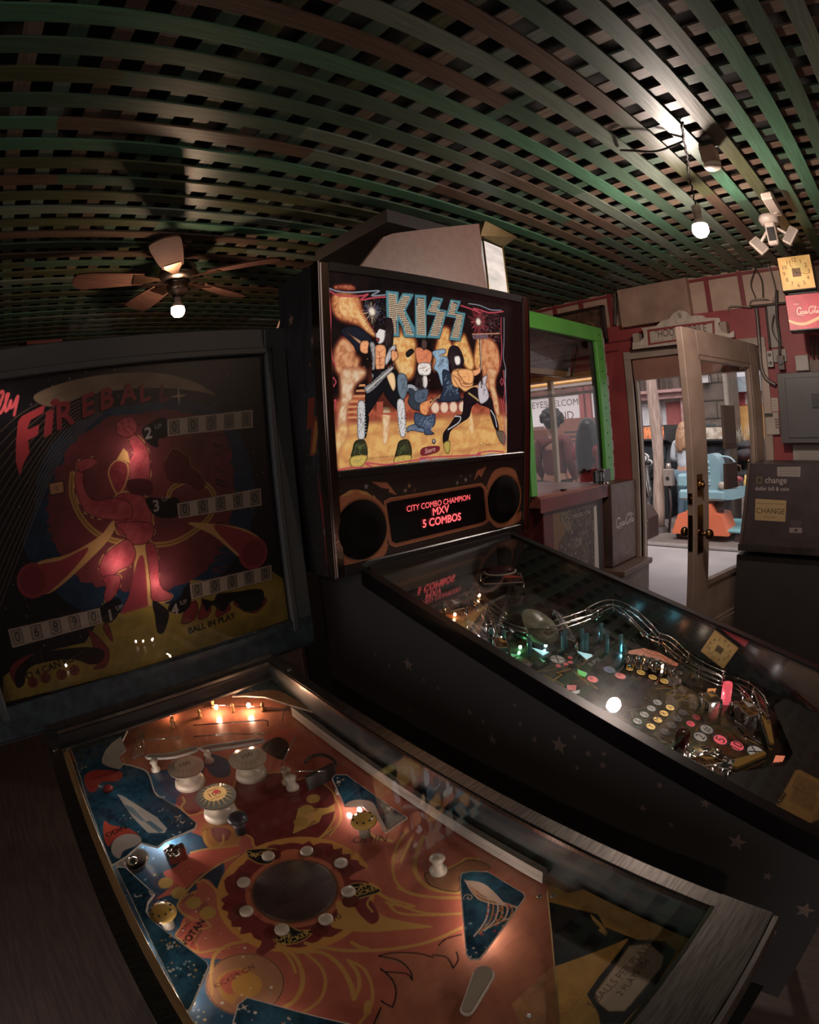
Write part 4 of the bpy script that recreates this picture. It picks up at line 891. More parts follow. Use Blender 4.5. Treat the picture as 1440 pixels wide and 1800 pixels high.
# three comets
def comet(tail, head, r1, inner):
    bg.poly(G(tail), GY); bg.disc(*FG.at(*head), r1, '#93303a'); bg.poly(G(inner), '#93303a'); bg.disc(*FG.at(*head), r1*.8, '#7c2630')
comet(g3([(320, 370), (620, 280), (900, 120), (1010, -10), (1050, 30), (960, 180), (760, 380), (560, 560), (420, 640), (300, 600)]), g3([(300, 520)])[0], .036, g3([(300, 400), (560, 330), (800, 220), (700, 380), (520, 560), (400, 640), (250, 600)]))
comet(g4([(470, 0), (640, 0), (900, 30), (1060, 90), (1160, 200), (1040, 380), (900, 280), (700, 110)]), g4([(1060, 270)])[0], .038, g4([(700, 20), (1000, 80), (1150, 200), (1050, 380), (930, 280)]))
comet(g3([(1230, 180), (1330, 180), (1390, 500), (1380, 900), (1180, 1020), (1060, 900), (1200, 600)]), g3([(1190, 930)])[0], .036, g3([(1250, 330), (1310, 330), (1340, 700), (1340, 900), (1190, 1060), (1050, 930), (1170, 650)]))
bg.poly(G(g3([(1040, 960), (1190, 1040), (1330, 980), (1120, 1140)]), sm=False), '#151418')
# flaming figure: glow outline first, then the limbs
limbs = [g1([(1190, 640), (1260, 660), (1350, 800), (1360, 1000), (1330, 1060), (1180, 1050), (1160, 900), (1210, 800), (1170, 700)]),
         g1([(1050, 1200), (1200, 1170), (1360, 1240), (1380, 1440), (1380, 1543), (1100, 1543), (1040, 1400)]),
         g1([(680, 1000), (760, 960), (760, 1100), (850, 1230), (1050, 1210), (1180, 1260), (1180, 1400), (940, 1400), (780, 1340), (700, 1180)]),
         g1([(730, 980), (700, 900), (780, 850), (870, 860), (860, 920), (780, 960)]),
         g3([(1060, 0), (1370, 0), (1360, 160), (1200, 190), (1120, 80)]),
         g3([(1080, 180), (1170, 150), (1230, 260), (1200, 370), (1080, 430), (980, 510), (900, 440), (940, 300)]),
         g3([(940, 490), (1080, 470), (1090, 560), (1050, 640), (980, 720), (945, 670), (960, 570)]),
         g4([(90, 200), (160, 190), (200, 320), (220, 560), (320, 640), (300, 690), (150, 700), (130, 560), (110, 380)])]
for L in limbs:
    q = G(L); c = np.mean(q, 0); bg.poly([tuple(c+(np.array(p)-c)*1.06+np.array([r.uniform(-.003, .003), r.uniform(-.003, .003)])) for p in q], GY)
for L in limbs: bg.outlined(G(L), GCR, '#3a1018', .0018, noise=('#8e2833', .06))
bg.poly(G(g1([(1050, 560), (1130, 480), (1230, 500), (1240, 600), (1170, 660), (1080, 640)])), GCR, noise=('#7c222c', .015)); bg.stroke(G(g1([(1050, 560), (1130, 480), (1230, 500), (1240, 600), (1170, 660), (1080, 640)])), .0016, '#3a1018', closed=True)
bg.outlined(G(g1([(990, 950), (1060, 870), (1150, 900), (1160, 1000), (1120, 1120), (1060, 1170), (1000, 1050)])), '#98303a', GY, .003, noise=('#7c222c', .02))
bg.poly(G(g1([(1160, 1050), (1360, 1050), (1370, 1180), (1190, 1170)])), '#4d181c')
bg.poly(FG.many(g1([(1060, 860), (1120, 760), (1160, 800), (1180, 900), (1130, 870)])), GY)
# ground with dark flames
bg.poly(FG.many([(6, 1236), (6, 1190), (60, 1150), (150, 1130), (175, 1090), (180, 1060), (215, 1080), (280, 1060), (330, 1065), (335, 1020), (400, 1020), (480, 1005), (502, 1020), (511, 1088), (250, 1174)]), '#97801f', noise=('#7f6a1c', .12))
for L in (g4([(410, 900), (460, 760), (540, 700), (560, 800), (500, 890)]), g4([(560, 860), (590, 740), (600, 680), (680, 760), (640, 850)]), g4([(720, 840), (740, 740), (760, 680), (860, 760), (780, 830)]), g4([(880, 720), (980, 640), (1180, 680), (1100, 800), (1000, 800)]), g3([(800, 960), (900, 1040), (990, 1160), (960, 1290), (850, 1320), (920, 1230), (860, 1150), (830, 1050)]), g3([(960, 900), (1000, 960), (1020, 1070), (940, 960)]), g3([(90, 1320), (160, 1240), (300, 1180), (200, 1300), (180, 1480), (120, 1420)])):
    bg.outlined(G(L), '#74242a', '#3a1418', .002)
for L in (g4([(600, 690), (700, 700), (740, 640), (900, 620), (1140, 600), (1130, 760), (980, 800), (880, 700), (790, 800), (690, 740), (640, 800)]), g4([(150, 700), (260, 760), (300, 830), (250, 990), (190, 980), (170, 850)]), g3([(150, 1330), (330, 1180), (560, 1140), (800, 1120), (940, 1150), (930, 1240), (830, 1280), (620, 1230), (280, 1300), (220, 1460), (150, 1480)])):
    bg.poly(G(L), '#19161a')
# score strips
def strip_art(corners, digits, tagtxt, tagp, tagpoly):
    q = FG.many(corners); bg.poly(G(tagpoly), '#141216'); bg.outlined(q, '#a8988a', '#4a2e24', .0012)
    a, b_, c, d = (np.array(x) for x in q)    # TL TR BR BL
    ang = math.atan2(*(b_-a)[::-1])
    for i, ch in enumerate(digits):
        t = (.08+.21*i)/1.0; w2 = .055
        def pt(s, h): return (a*(1-s)+b_*s)*(1-h)+(d*(1-s)+c*s)*h
        box = [tuple(pt(t-w2, .12)), tuple(pt(t+w2, .12)), tuple(pt(t+w2, .88)), tuple(pt(t-w2, .88))]
        bg.outlined(box, '#8d8072' if len(set(digits)) > 1 else '#776b60', '#4a2420', .0014); m_ = pt(t, .72); bg.text(ch, m_[0], m_[1]-.001, .030, '#1d1b1c', ang, sx=.8)
    u, v = FG.at(*tagp); bg.text(tagtxt, u, v-.012, .034, '#8f8780', 0, bold=.0008); bg.text('UP', u+.024, v+.006, .014, '#8f8780', 0)
strip_art(g2([(280, 500), (1055, 412), (1060, 575), (285, 655)]), '00000', '2', g2([(110, 620)])[0], g2([(50, 600), (150, 520), (230, 480), (285, 520), (285, 650), (200, 680), (200, 750), (110, 720)]))
strip_art(g2([(370, 1260), (1130, 1120), (1138, 1280), (385, 1398)]), '00000', '3', g2([(180, 1280)])[0], g2([(90, 1210), (250, 1220), (380, 1215), (380, 1370), (220, 1390), (130, 1330)]))
strip_art(g3([(72, 962), (905, 765), (930, 905), (115, 1130)]), '06890', '1', g3([(1000, 830)])[0], g3([(905, 770), (1000, 700), (1090, 680), (1090, 790), (1020, 890), (935, 890)]))
strip_art(g4([(485, 550), (1225, 375), (1232, 510), (500, 690)]), '00000', '4', g4([(350, 780)])[0], g4([(300, 740), (400, 660), (430, 590), (495, 545), (500, 690), (480, 760), (400, 815), (300, 800)]))
u, v = FG.at(*g4([(690, 905)])[0]); bg.text('BALL IN PLAY', u, v-.006, .020, '#171310', math.radians(2), bold=.0008)
u, v = FG.at(*g3([(450, 1310)])[0]); bg.text('1 TO 4 CAN PLAY', u, v-.006, .021, '#171310', math.radians(6), bold=.0006)
for k, (x, y) in enumerate(((300, 1440), (415, 1400), (560, 1370), (675, 1330))):
    u, v = FG.at(*g3([(x, y)])[0]); bg.disc(u, v, .012, '#6a2622'); bg.text(str(k+1), u, v-.006, .016, '#2a1614', 0)
u, v = FG.at(100, 858); bg.outlined([(u-.016, v-.012), (u+.016, v-.012), (u+.016, v+.012), (u-.016, v+.012)], '#a87a50', '#3c2018', .003); bg.text('0', u, v-.005, .014, '#1c1414', 0)
bgo = bg.sheet('backglass', art_mat('translucent_print', .35, translucent=.45), lambda u, v: (u, u*0+.048, v+SHU*u), fbt)
fbuild(MB().box(-.357, .036, 1.055, .357, .0385, 1.704), 'backbox_glass', clear)
ins = MB(); ins.box(-.357, .115, 1.05, .357, .12, 1.71); fbuild(ins, 'lamp_panel', mat('lamp_panel_board', '#6b5f55', .7))
def glamp(px, py, st, back=.03, r=.006):
    u, v = FG.at(px, py); q = MB(); q.ball((u, .048+back, v), r, 12); fbuild(q, 'backbox_lamp', mat('bblamp_%d' % st, '#ffe6dc', .5, emit=st))
glamp(206, 988, 130, .026); glamp(279, 1021, 120, .026); glamp(237, 797, 115, .026); glamp(62, 735, 70, .06); glamp(10, 712, 90, .04); glamp(240, 1060, 14, .06); glamp(270, 1140, 16, .06); glamp(150, 830, 8, .06)
# legs
for s in (-1, 1):
    for y, h in ((-LB-.05, .55), (.17, .62)):
        l = MB(); l.prism([(0, 0), (.045, 0), (.045, .004), (.004, .004), (.004, .045), (0, .045)], .03, h, M=Matrix.Translation((.288*s, y, 0)) @ Matrix.Scale(-1, 4, (1, 0, 0)) if s > 0 else Matrix.Translation((-.288, y, 0)))
        l.cyl((.27*s, y+.01, 0), (.27*s, y+.01, .04), .02, .012); fbt_l = l.build('leg', steel, fbt)

# ================================================================== the modern pinball machine (right of it)
KX, KY, KR = 1.051, 1.069, -.037
ckr, skr = math.cos(KR), math.sin(KR)
kst = thing('pinball_machine', 'modern black pinball machine with a lit KISS backglass and a red dot matrix display', 'pinball machine', (KX, KY, 0), KR)
def kw(u, v, z): return np.array([KX+ckr*u-skr*v, KY+skr*u+ckr*v, z])
KSL = .269; KZ = 1.182
def kz(v): return KZ+KSL*v
ZB, ZT, KH = 1.173, 1.893, .358
LXk, LEk = -.061, -.153
def bbf(u, v, z): return (u+LXk*(z-ZB), v+LEk*(z-ZB), z)      # the backbox leans towards the player
def kplane(d): O = kw(0, 0, KZ-d); return Face(O, kw(1, 0, KZ-d)-O, kw(0, 1, KZ-d+KSL)-O)
def kbuild(mb, name, m, parent=None, label=None, **k):
    o = mb.build(name, m, kst if parent is None else parent, **k)
    if label: o['label'] = label
    return o
blk = mat('gloss_black_cabinet', '#4c4847', 0.5, var='#444140', vscale=2)
k1, k2 = crop(640, 930, .3194), crop(1000, 1000, .3056)
KL = 1.13
b = MB()
for s in (-1, 1):
    x0, x1 = (.264, .283) if s > 0 else (-.283, -.264)
    pts = [(.22, .62), (.22, kz(.02)-.01), (.02, kz(.02)-.01), (-KL, kz(-KL)-.01), (-KL, .48)]
    vs = [(x0, y, z) for y, z in pts]+[(x1, y, z) for y, z in pts]; n = len(pts)
    b.add(vs, [tuple(range(n))[::-1], tuple(range(n, 2*n))]+[(i, (i+1) % n, n+(i+1) % n, n+i) for i in range(n)])
b.box(-.283, -KL-.02, .48, .283, -KL, kz(-KL)-.02); b.box(-.264, .2, .62, .264, .22, 1.16); b.box(-.264, -KL, .48, .264, .2, .5)
kbuild(b, 'cabinet', blk)
def kstrip(mb, u0, u1, v0, v1, dz0, dz1):
    vs = [(u, v, kz(v)+dz) for v in (v0, v1) for u in (u0, u1) for dz in (dz0, dz1)]
    mb.add(vs, [(0, 1, 3, 2), (4, 6, 7, 5), (0, 4, 5, 1), (2, 3, 7, 6), (0, 2, 6, 4), (1, 5, 7, 3)])
for s in (-1, 1):
    q = MB(); kstrip(q, .262*s, .285*s, .0, -KL, -.012, 0); kstrip(q, .283*s, .2855*s, .0, -KL, -.04, 0); kbuild(q, 'side_rail', mat('black_powder_rail', '#2c2827', .32, metal=.6))
q = MB(); kstrip(q, -.285, .285, -KL+.001, -KL-.07, -.02, .006); kbuild(q, 'lock_bar', mat('black_powder_rail'))
q = MB(); kstrip(q, -.262, .262, 0, -KL, -.012, -.009); q.build('playfield_glass', clear, kst, fn=lambda x, y, z: (x, y, z+.032*x-.003))
q = MB(); kstrip(q, -.262, .262, .02, -.012, -.012, .004); kbuild(q, 'rear_channel', mat('black_plastic', '#2e2a29', .3))
q = MB()
for s in (-1, 1): q.add([(.2635*s, .0, kz(0)-.014), (.2635*s, -KL, kz(-KL)-.014), (.2635*s, -KL, kz(-KL)-.12), (.2635*s, .0, kz(0)-.12), (.261*s, .0, kz(0)-.014), (.261*s, -KL, kz(-KL)-.014), (.261*s, -KL, kz(-KL)-.12), (.261*s, .0, kz(0)-.12)], [(0, 1, 2, 3), (7, 6, 5, 4), (0, 4, 5, 1), (3, 2, 6, 7)])
kbuild(q, 'inner_wall', mat('semi_gloss_black_wall', '#343a3c', .22))
q = MB(); q.box(-.262, .10, .95, .262, .104, 1.17); kbuild(q, 'inner_back', mat('inner_back_print', '#1c1a1e', .5))
# star prints on the near side panel
rs = random.Random(12)
for px, py, r_ in ((718, 1168, .018), (866, 1300, .014), (983, 1310, .020), (940, 1300, .008), (1010, 1295, .006), (722, 1248, .006), (826, 1252, .008), (770, 1210, .006), (684, 1170, .006), (915, 1273, .007), (1035, 1325, .008), (1062, 1325, .007), (745, 1195, .007), (1296, 1480, .018), (1130, 1420, .008), (1240, 1412, .010), (1060, 1345, .008), (1415, 1600, .020), (660, 1150, .005), (850, 1268, .006), (1180, 1450, .008), (905, 1240, .005), (1350, 1540, .010), (1015, 1350, .006), (1160, 1380, .007)):
    d = sightline(px, py); n = np.array([ckr, skr, 0]); t = n@(kw(-.2836, 0, 0)-CAM)/(n@d); P = CAM+t*d
    v = -skr*(P[0]-KX)+ckr*(P[1]-KY); st = MB(); st.prism(star(v, P[2], r_), 0, .0006, fn=lambda a, b_, w: (-.2836-w, a, b_)); kbuild(st, 'star_print', mat('faded_star_print', '#a07a68', .5, var='#77706e', vscale=30))

# ---------------- backbox
KD = .19
b = MB()
b.box(-KH, .012, ZB, -KH+.016, KD, ZT); b.box(KH-.016, .012, ZB, KH, KD, ZT); b.box(-KH, .012, ZT-.016, KH, KD, ZT); b.box(-KH, .012, ZB, KH, KD, ZB+.016); b.box(-KH, KD-.01, ZB, KH, KD, ZT)
b.build('backbox', blk, kst, fn=bbf)
q = MB(); q.box(-.24, .03, 1.05, .24, .17, ZB+.01); kbuild(q, 'neck', blk)
for s in (-1, 1):
    c = MB(); c.box(KH*s-.002*s, -.004, ZB, (KH-.026)*s, .004, ZT-.001, bev=.003); c.box(KH*s, -.004, ZB, (KH+.0025)*s, .03, ZT, bev=.001)
    c.build('chrome_edge', mat('chrome_trim', '#a88f80', .18, metal=1.0), kst, fn=bbf)
c = MB(); c.box(-KH+.026, -.002, ZT-.02, KH-.026, .02, ZT); c.build('top_frame', mat('black_plastic'), kst, fn=bbf); c = MB(); c.box(-KH+.026, -.002, ZB, KH-.026, .012, ZB+.028, bev=.003); c.build('front_frame', mat('black_plastic'), kst, fn=bbf)
# black frame around the translite
FK = Face(kw(0, 0, ZB), np.array([ckr, skr, 0]), kw(LXk, LEk, 1)-kw(0, 0, 0))
TU0, TU1 = -.332, .332; TW0, TW1 = .248, .70
t1, t2, t3, t4, s1 = crop(570, 480, .125), crop(740, 500, .125), crop(570, 650, .125), crop(740, 650, .125), crop(590, 820, .2361)
tl = Canvas(TU0, TU1, TW0, TW1, .00105, '#0b0a0c', 2)
def K(cr, pts, n=5, sm=True, cl=True): q = FK.many(cr(pts)); return spline(q, n, cl) if sm else q
def kp(cr, pts, col, sm=True, noise=None, n=4): tl.poly(K(cr, pts, n, sm), col, 1, noise)
I = lambda p: p
px = crop(0, 0, 1)
# stage glow, flames and smoke
def fl(cr, pts, edge='#7c2a1c', mid='#e08a3c', hot='#f6cf7a', R=.016, nzs=.03): tl.shade(K(cr, pts, 6), edge, mid, R, True, None, noise=nzs, c_hot=hot)
tl.fill_noise('#0d0a0c', '#1c1012', .08)
fl(px, [(592, 700), (740, 690), (886, 700), (892, 760), (760, 770), (592, 775)], '#5a1c16', '#a8432a', '#d9743a', .02, .05)
fl(px, [(586, 748), (740, 736), (894, 730), (894, 800), (760, 816), (600, 832), (586, 800)], '#b0603a', '#dfa048', '#eeb958', .02, .06)
fl(px, [(600, 770), (700, 760), (860, 752), (880, 780), (740, 800), (620, 812)], '#c47a40', '#e6aa4c', '#f0c266', .014, .035)
fl(t1, [(140, 290), (320, 250), (520, 330), (560, 480), (620, 620), (700, 760), (760, 880), (720, 890), (620, 830), (500, 740), (330, 690), (210, 640), (130, 520), (120, 380)], '#6d2018', '#cf7434', '#eeb469', .012, .016)
fl(t1, [(240, 330), (420, 340), (500, 480), (590, 640), (700, 800), (740, 890), (600, 790), (470, 640), (330, 620), (230, 520)], '#d07a3a', '#efae5c', '#f8d690', .006, .012)
fl(t1, [(150, 170), (260, 150), (400, 150), (480, 210), (420, 240), (280, 230), (160, 220)], '#4a1814', '#a8452a', '#d98a54', .008, .012)
fl(t1, [(300, 890), (430, 980), (480, 1080), (440, 1150), (530, 1180), (530, 1240), (500, 1310), (600, 1330), (600, 1400), (560, 1460), (330, 1460), (200, 1400), (150, 1220), (160, 1080), (220, 960)], '#8a3824', '#d98c50', '#edbe84', .012, .02)
fl(t3, [(270, -20), (600, -10), (600, 90), (480, 190), (430, 300), (440, 380), (390, 460), (350, 620), (340, 850), (250, 980), (210, 820), (210, 620), (250, 420), (250, 200)], '#a8583a', '#e0b07c', '#eadcc4', .012, .018)
fl(t3, [(180, 880), (330, 700), (360, 900), (260, 1120), (180, 1220)], '#b87040', '#e6b264', '#f2d08a', .012, .02)
fl(t1, [(940, 880), (1060, 880), (1090, 720), (1150, 880), (1300, 920), (1310, 1200), (1260, 1460), (1080, 1460), (1000, 1200)], '#b85a26', '#f0ae48', '#f8dc96', .014, .02)
fl(t2, [(310, 600), (430, 620), (430, 780), (480, 880), (410, 980), (370, 1120), (190, 1200), (220, 940), (260, 760)], '#a8461f', '#eda444', '#f6cf7a', .012, .018)
fl(t2, [(460, 840), (590, 750), (630, 680), (700, 860), (750, 1000), (775, 1150), (710, 1220), (610, 1100), (550, 920)], '#b05a24', '#f0ae48', '#f8d88c', .012, .018)
fl(t2, [(775, 980), (820, 740), (890, 780), (910, 1100), (830, 1220), (775, 1120)], '#b05a24', '#eea84a', '#f6cf7a', .01, .016)
fl(t2, [(870, 790), (980, 750), (1090, 860), (1130, 1040), (1120, 1210), (1070, 1320), (1060, 1460), (940, 1460), (880, 1200)], '#a84828', '#dc8c4c', '#eeb474', .012, .02)
fl(t4, [(940, 0), (1090, 0), (1060, 200), (1110, 420), (1125, 660), (1060, 580), (1000, 300)], '#a8583a', '#e2a262', '#efcf9a', .01, .016)
fl(t3, [(850, 380), (940, 480), (950, 700), (910, 1020), (845, 1020), (840, 700)], '#d08a48', '#eac08a', '#f4e0b8', .008, .016); fl(t4, [(690, 540), (745, 630), (770, 870), (720, 900), (675, 700)], '#d0904c', '#eebc74', '#f6d79a', .007, .016)
fl(t3, [(640, -40), (1060, -40), (1060, 500), (900, 560), (700, 500)], '#2a1210', '#5a2418', None, .02, .05)
# stage step lights
for k in range(7):
    y = 200+75*k; kp(t3, [(520-40*min(k, 4), y), (600, y-3), (600, y+30), (505-40*min(k, 4), y+32)], '#d88e50', sm=False)
kp(t4, [(240, 400), (640, 395), (630, 455), (240, 465)], '#1d2836', sm=False); kp(t4, [(240, 468), (612, 463), (602, 560), (230, 590)], '#8e3428', sm=False)
for k in range(4):
    u, v = FK.at(*t4([(225+130*k*.98, 530-4*k)])[0]); tl.shade(circ(u, v, .016, 16), '#a84a34', '#f2cfb0', .008, True)
kp(t3, [(760, 450), (850, 440), (850, 600), (1030, 600), (1030, 640), (760, 620)], '#b84e36', sm=False)
# fireworks
rf = random.Random(4)
for (cx, cy), n, R_, cols in ((t1([(695, 535)])[0], 60, .026, ['#f6d9a8', '#7f93b8', '#a98a6a', '#56607c']), (t2([(830, 520)])[0], 110, .038, ['#a8303c', '#7f2230', '#c84a50', '#8f2636'])):
    c = FK.at(cx, cy)
    for _ in range(n):
        a = rf.uniform(0, 2*PI); r1, r0 = R_*rf.uniform(.4, 1.15), R_*rf.uniform(.1, .5); tl.stroke([(c[0]+r0*math.cos(a), c[1]+r0*math.sin(a)), (c[0]+r1*math.cos(a), c[1]+r1*math.sin(a))], .0008, rf.choice(cols))
    tl.shade(circ(c[0], c[1], .012, 20), '#6a4a4a', '#fff0d8', .010, True)
for _ in range(420):
    u, v = FK.at(*t2([(rf.uniform(860, 1130), rf.uniform(370, 800))])[0]); tl.disc(u, v, rf.uniform(.0004, .0011), rf.choice(['#b4505e', '#6d2836', '#c0a0a0', '#8a2f40']))
for _ in range(240):
    u, v = FK.at(*t1([(rf.uniform(590, 890), rf.uniform(360, 860))])[0]); tl.disc(u, v, rf.uniform(.0004, .0013), rf.choice(['#3a4f86', '#5a6a4a', '#7a4a3a', '#27345c']))
for _ in range(160):
    u, v = FK.at(*px([(rf.uniform(640, 880), rf.uniform(590, 700))])[0]); tl.disc(u, v, rf.uniform(.0004, .0013), rf.choice(['#a86a3a', '#5a3a2a', '#d8a060', '#3a4a6a']))
kp(t2, [(740, 690), (1130, 680), (1130, 692), (745, 700)], '#f0a070', sm=False); kp(t2, [(740, 700), (970, 695), (970, 760), (760, 765)], '#4a3a44', sm=False, noise=('#8a6a7a', .01))
# marquee letters
TEAL = '#4f8f9c'
Ko = t1([(893, 243), (1068, 262), (1060, 395), (1128, 276), (1280, 290), (1262, 335), (1168, 520), (1308, 790), (1312, 895), (1150, 893), (1125, 760), (1062, 640), (1078, 885), (950, 878), (905, 640)])
Ki = t1([(925, 287), (1036, 292), (1040, 430), (1058, 425), (1135, 315), (1236, 322), (1140, 525), (1282, 862), (1180, 862), (1105, 640), (1042, 575), (1042, 850), (950, 842)])
Io, Ii = t2([(-60, 138), (95, 150), (100, 745), (-55, 740)]), t2([(-38, 178), (72, 186), (82, 706), (-32, 700)])
So, Si = t2([(190, 172), (335, 195), (278, 342), (388, 366), (285, 755), (112, 742), (232, 430), (98, 412), (112, 352)]), t2([(205, 206), (300, 216), (245, 352), (360, 382), (270, 722), (150, 712), (250, 405), (122, 384)])
Ro, Ri = t2([(440, 210), (582, 230), (530, 376), (648, 402), (575, 790), (422, 770), (515, 468), (375, 440), (398, 372)]), t2([(452, 240), (540, 255), (498, 396), (616, 422), (555, 752), (450, 742), (525, 442), (405, 420)])
for o_, i_ in ((Ko, Ki), (Io, Ii), (So, Si), (Ro, Ri)):
    q = FK.many(o_); tl.stroke(q, .004, '#16333c', closed=True); tl.poly(q, TEAL); c = FK.many(i_); tl.poly(c, '#3a1712'); P = np.array(c)
    t_ = Canvas.__new__(Canvas); t_.u0, t_.v0, t_.k, t_.kv, t_.a = P[:, 0].min(), P[:, 1].min(), 1/.0041, 1/.0046, np.empty((120, 120, 3)); mk = t_.mask([tuple(p) for p in P])
    if mk:
        ys, xs = np.nonzero(mk[2])
        for y, x in zip(ys, xs): tl.disc(P[:, 0].min()+(x+mk[1]+.5)*.0041, P[:, 1].min()+(y+mk[0]+.5)*.0046, .00155, '#ffe3bd')
# musicians in black and silver stage clothes (plain figures)
SK, SKD, BLKc, SIL, NAV = '#e8935a', '#a8482c', '#0d0c0e', '#b5b2b4', '#26344a'
def fig(cr, pts, col, noise=None):
    c = np.array([int(col[i:i+2], 16) for i in (1, 3, 5)] if len(col) == 7 else [int(x*2, 16) for x in col[1:]]); d = '#%02x%02x%02x' % tuple(int(x*.45) for x in c); h = '#%02x%02x%02x' % tuple(int(min(255, x*1.12+6)) for x in c)
    tl.shade(K(cr, pts, 5), d, h, .007, False, '#0c0a0c', .0010)
    if noise is not None:
        P = K(cr, pts, 2); r_ = random.Random(len(pts)+int(pts[0][0])); lo, hi = np.min(P, 0), np.max(P, 0)
        A_ = np.array(P); ctr = A_.mean(0)
        for _ in range(int(26*min(3, (hi-lo).prod()/.0016))+6):      # folds and highlights inside the shape
            q = ctr+(A_[r_.randrange(len(A_))]-ctr)*r_.uniform(.05, .8); L_ = r_.uniform(.003, .010); a = math.atan2(hi[1]-lo[1], hi[0]-lo[0])+r_.uniform(-.5, .5)
            tl.stroke([tuple(q), (q[0]+L_*math.cos(a), q[1]+L_*math.sin(a))], .0009, noise[0] if r_.random() < .6 else h)
fig(t1, [(290, 760), (480, 740), (640, 850), (700, 940), (660, 990), (540, 1000), (500, 1130), (430, 1010), (330, 900), (260, 840)], '#141824'); fig(t1, [(300, 790), (400, 860), (540, 950), (540, 1000), (420, 900)], '#d99a6a')
fig(t1, [(540, 960), (640, 950), (660, 1060), (620, 1130), (530, 1090)], SK, (SKD, .02)); fig(t1, [(880, 640), (980, 660), (990, 1000), (900, 1090), (860, 1000), (880, 800)], '#1c1214')
fig(t1, [(760, 770), (870, 760), (890, 850), (860, 960), (790, 990), (750, 900)], '#cfc8c4'); fig(t1, [(740, 770), (800, 730), (880, 750), (890, 800), (800, 780), (760, 840)], '#1c1214'); fig(t1, [(750, 905), (800, 915), (790, 960), (755, 950)], '#a83234')
fig(t1, [(660, 970), (740, 990), (880, 1010), (1000, 1020), (1050, 1100), (1000, 1240), (900, 1300), (900, 1440), (720, 1440), (700, 1250), (640, 1130)], '#101014'); fig(t1, [(740, 1020), (880, 1020), (890, 1200), (850, 1400), (770, 1400), (735, 1220)], SK, (SKD, .018))
fig(t1, [(660, 980), (740, 1010), (730, 1440), (690, 1440), (700, 1200)], '#8f8a8c', ('#222', .012)); fig(t1, [(960, 1030), (1040, 1030), (900, 1290), (880, 1200)], SIL, ('#555', .012)); fig(t1, [(970, 1080), (1050, 1110), (1060, 1180), (980, 1240)], SK, (SKD, .02))
fig(t3, [(700, 0), (1040, 0), (1050, 230), (1110, 420), (1150, 430), (1080, 560), (1040, 560), (880, 360), (860, 300), (760, 440), (640, 620), (600, 560), (610, 300), (720, 100)], '#0f0f12'); fig(t3, [(900, 60), (1000, 40), (1030, 200), (1000, 300), (950, 220)], '#e8b880')
fig(t3, [(590, 240), (700, 160), (840, 30), (980, -60), (1000, -20), (860, 130), (760, 240), (640, 330), (600, 300)], '#7c7a80', ('#1a1a1e', .02)); tl.stroke(K(t3, [(620, 280), (980, -30)], 1, False, False), .0035, '#c9c2b8'); fig(t1, [(1170, 1120), (1240, 1060), (1290, 1100), (1200, 1180)], '#1c1618')
fig(t3, [(500, 450), (590, 450), (600, 700), (590, 960), (500, 960), (490, 700)], SIL, ('#2a2a2e', .010)); fig(t3, [(600, 620), (650, 640), (640, 800), (600, 960)], '#0f1013'); fig(t3, [(1050, 430), (1140, 430), (1170, 700), (1160, 920), (1100, 930), (1060, 700)], '#c4c0c2', ('#3a3a3e', .012))
for cx in (530, 1150): fig(t3, [(cx-70, 1000), (cx+50, 980), (cx+100, 1100), (cx+80, 1220), (cx-120, 1240), (cx-110, 1120)], '#2a2a18', ('#6b7a3a', .008)); fig(t3, [(cx-130, 1220), (cx+100, 1200), (cx+30, 1350), (cx-120, 1360)], '#b99a34', ('#8a8a4a', .02))
# seated player in the middle
fig(t3, [(1180, 250), (1240, 210), (1400, 260), (1440, 400), (1440, 560), (1290, 560), (1200, 460), (1220, 360)], '#2c3440'); tl.stroke(K(t3, [(1180, 290), (1200, 230), (1280, 240), (1350, 330), (1370, 400)], 5, True, False), .008, '#aab0b8')
fig(t4, [(-40, 40), (60, 0), (120, 60), (130, 260), (60, 300), (-20, 200)], '#1a1518'); fig(t4, [(40, 100), (100, 70), (120, 180), (90, 260), (50, 220)], '#cfc4c0'); fig(t4, [(-60, 300), (120, 260), (110, 400), (40, 470), (-60, 440)], '#48566a', ('#252d3a', .015))
fig(t4, [(10, 480), (120, 420), (190, 400), (200, 460), (130, 560), (100, 640), (20, 600)], '#d98846', ('#b0482c', .02)); tl.stroke(K(t4, [(150, 460), (300, 350), (500, 200)], 2, False, False), .005, '#3c2418'); tl.stroke(K(t4, [(170, 450), (500, 200)], 2, False, False), .0015, '#e0c08a')
fig(t3, [(1180, 820), (1250, 770), (1400, 740), (1440, 800), (1440, 880), (1250, 850), (1200, 880)], '#5a6c84', (NAV, .015)); fig(t4, [(-60, 600), (100, 640), (220, 620), (220, 760), (160, 840), (210, 900), (80, 910), (60, 830), (-60, 760)], '#33435c', ('#8aa0b8', .012))
# drummer and kit
fig(t2, [(-60, 900), (20, 880), (100, 900), (180, 960), (160, 1100), (100, 1120), (-20, 1110)], '#cf7444', ('#8f3c26', .02)); fig(t2, [(30, 800), (60, 760), (110, 800), (100, 900), (40, 900)], '#4a3230'); fig(t2, [(-10, 1110), (150, 1110), (150, 1260), (0, 1260)], '#d9d0c8', ('#6a5550', .01))
fig(t2, [(180, 940), (350, 900), (370, 960), (280, 1000), (400, 1020), (420, 1200), (460, 1440), (330, 1440), (260, 1240), (200, 1180), (230, 1060)], '#7f9db4', ('#1c2c40', .012)); fig(t4, [(330, 0), (460, 60), (560, 300), (560, 420), (300, 440), (330, 250)], '#1d2b3d', ('#7d9cb6', .012))
fig(t3, [(1060, 60), (1180, 80), (1190, 300), (1130, 420), (1060, 300)], '#5f7080', ('#2b3644', .012))
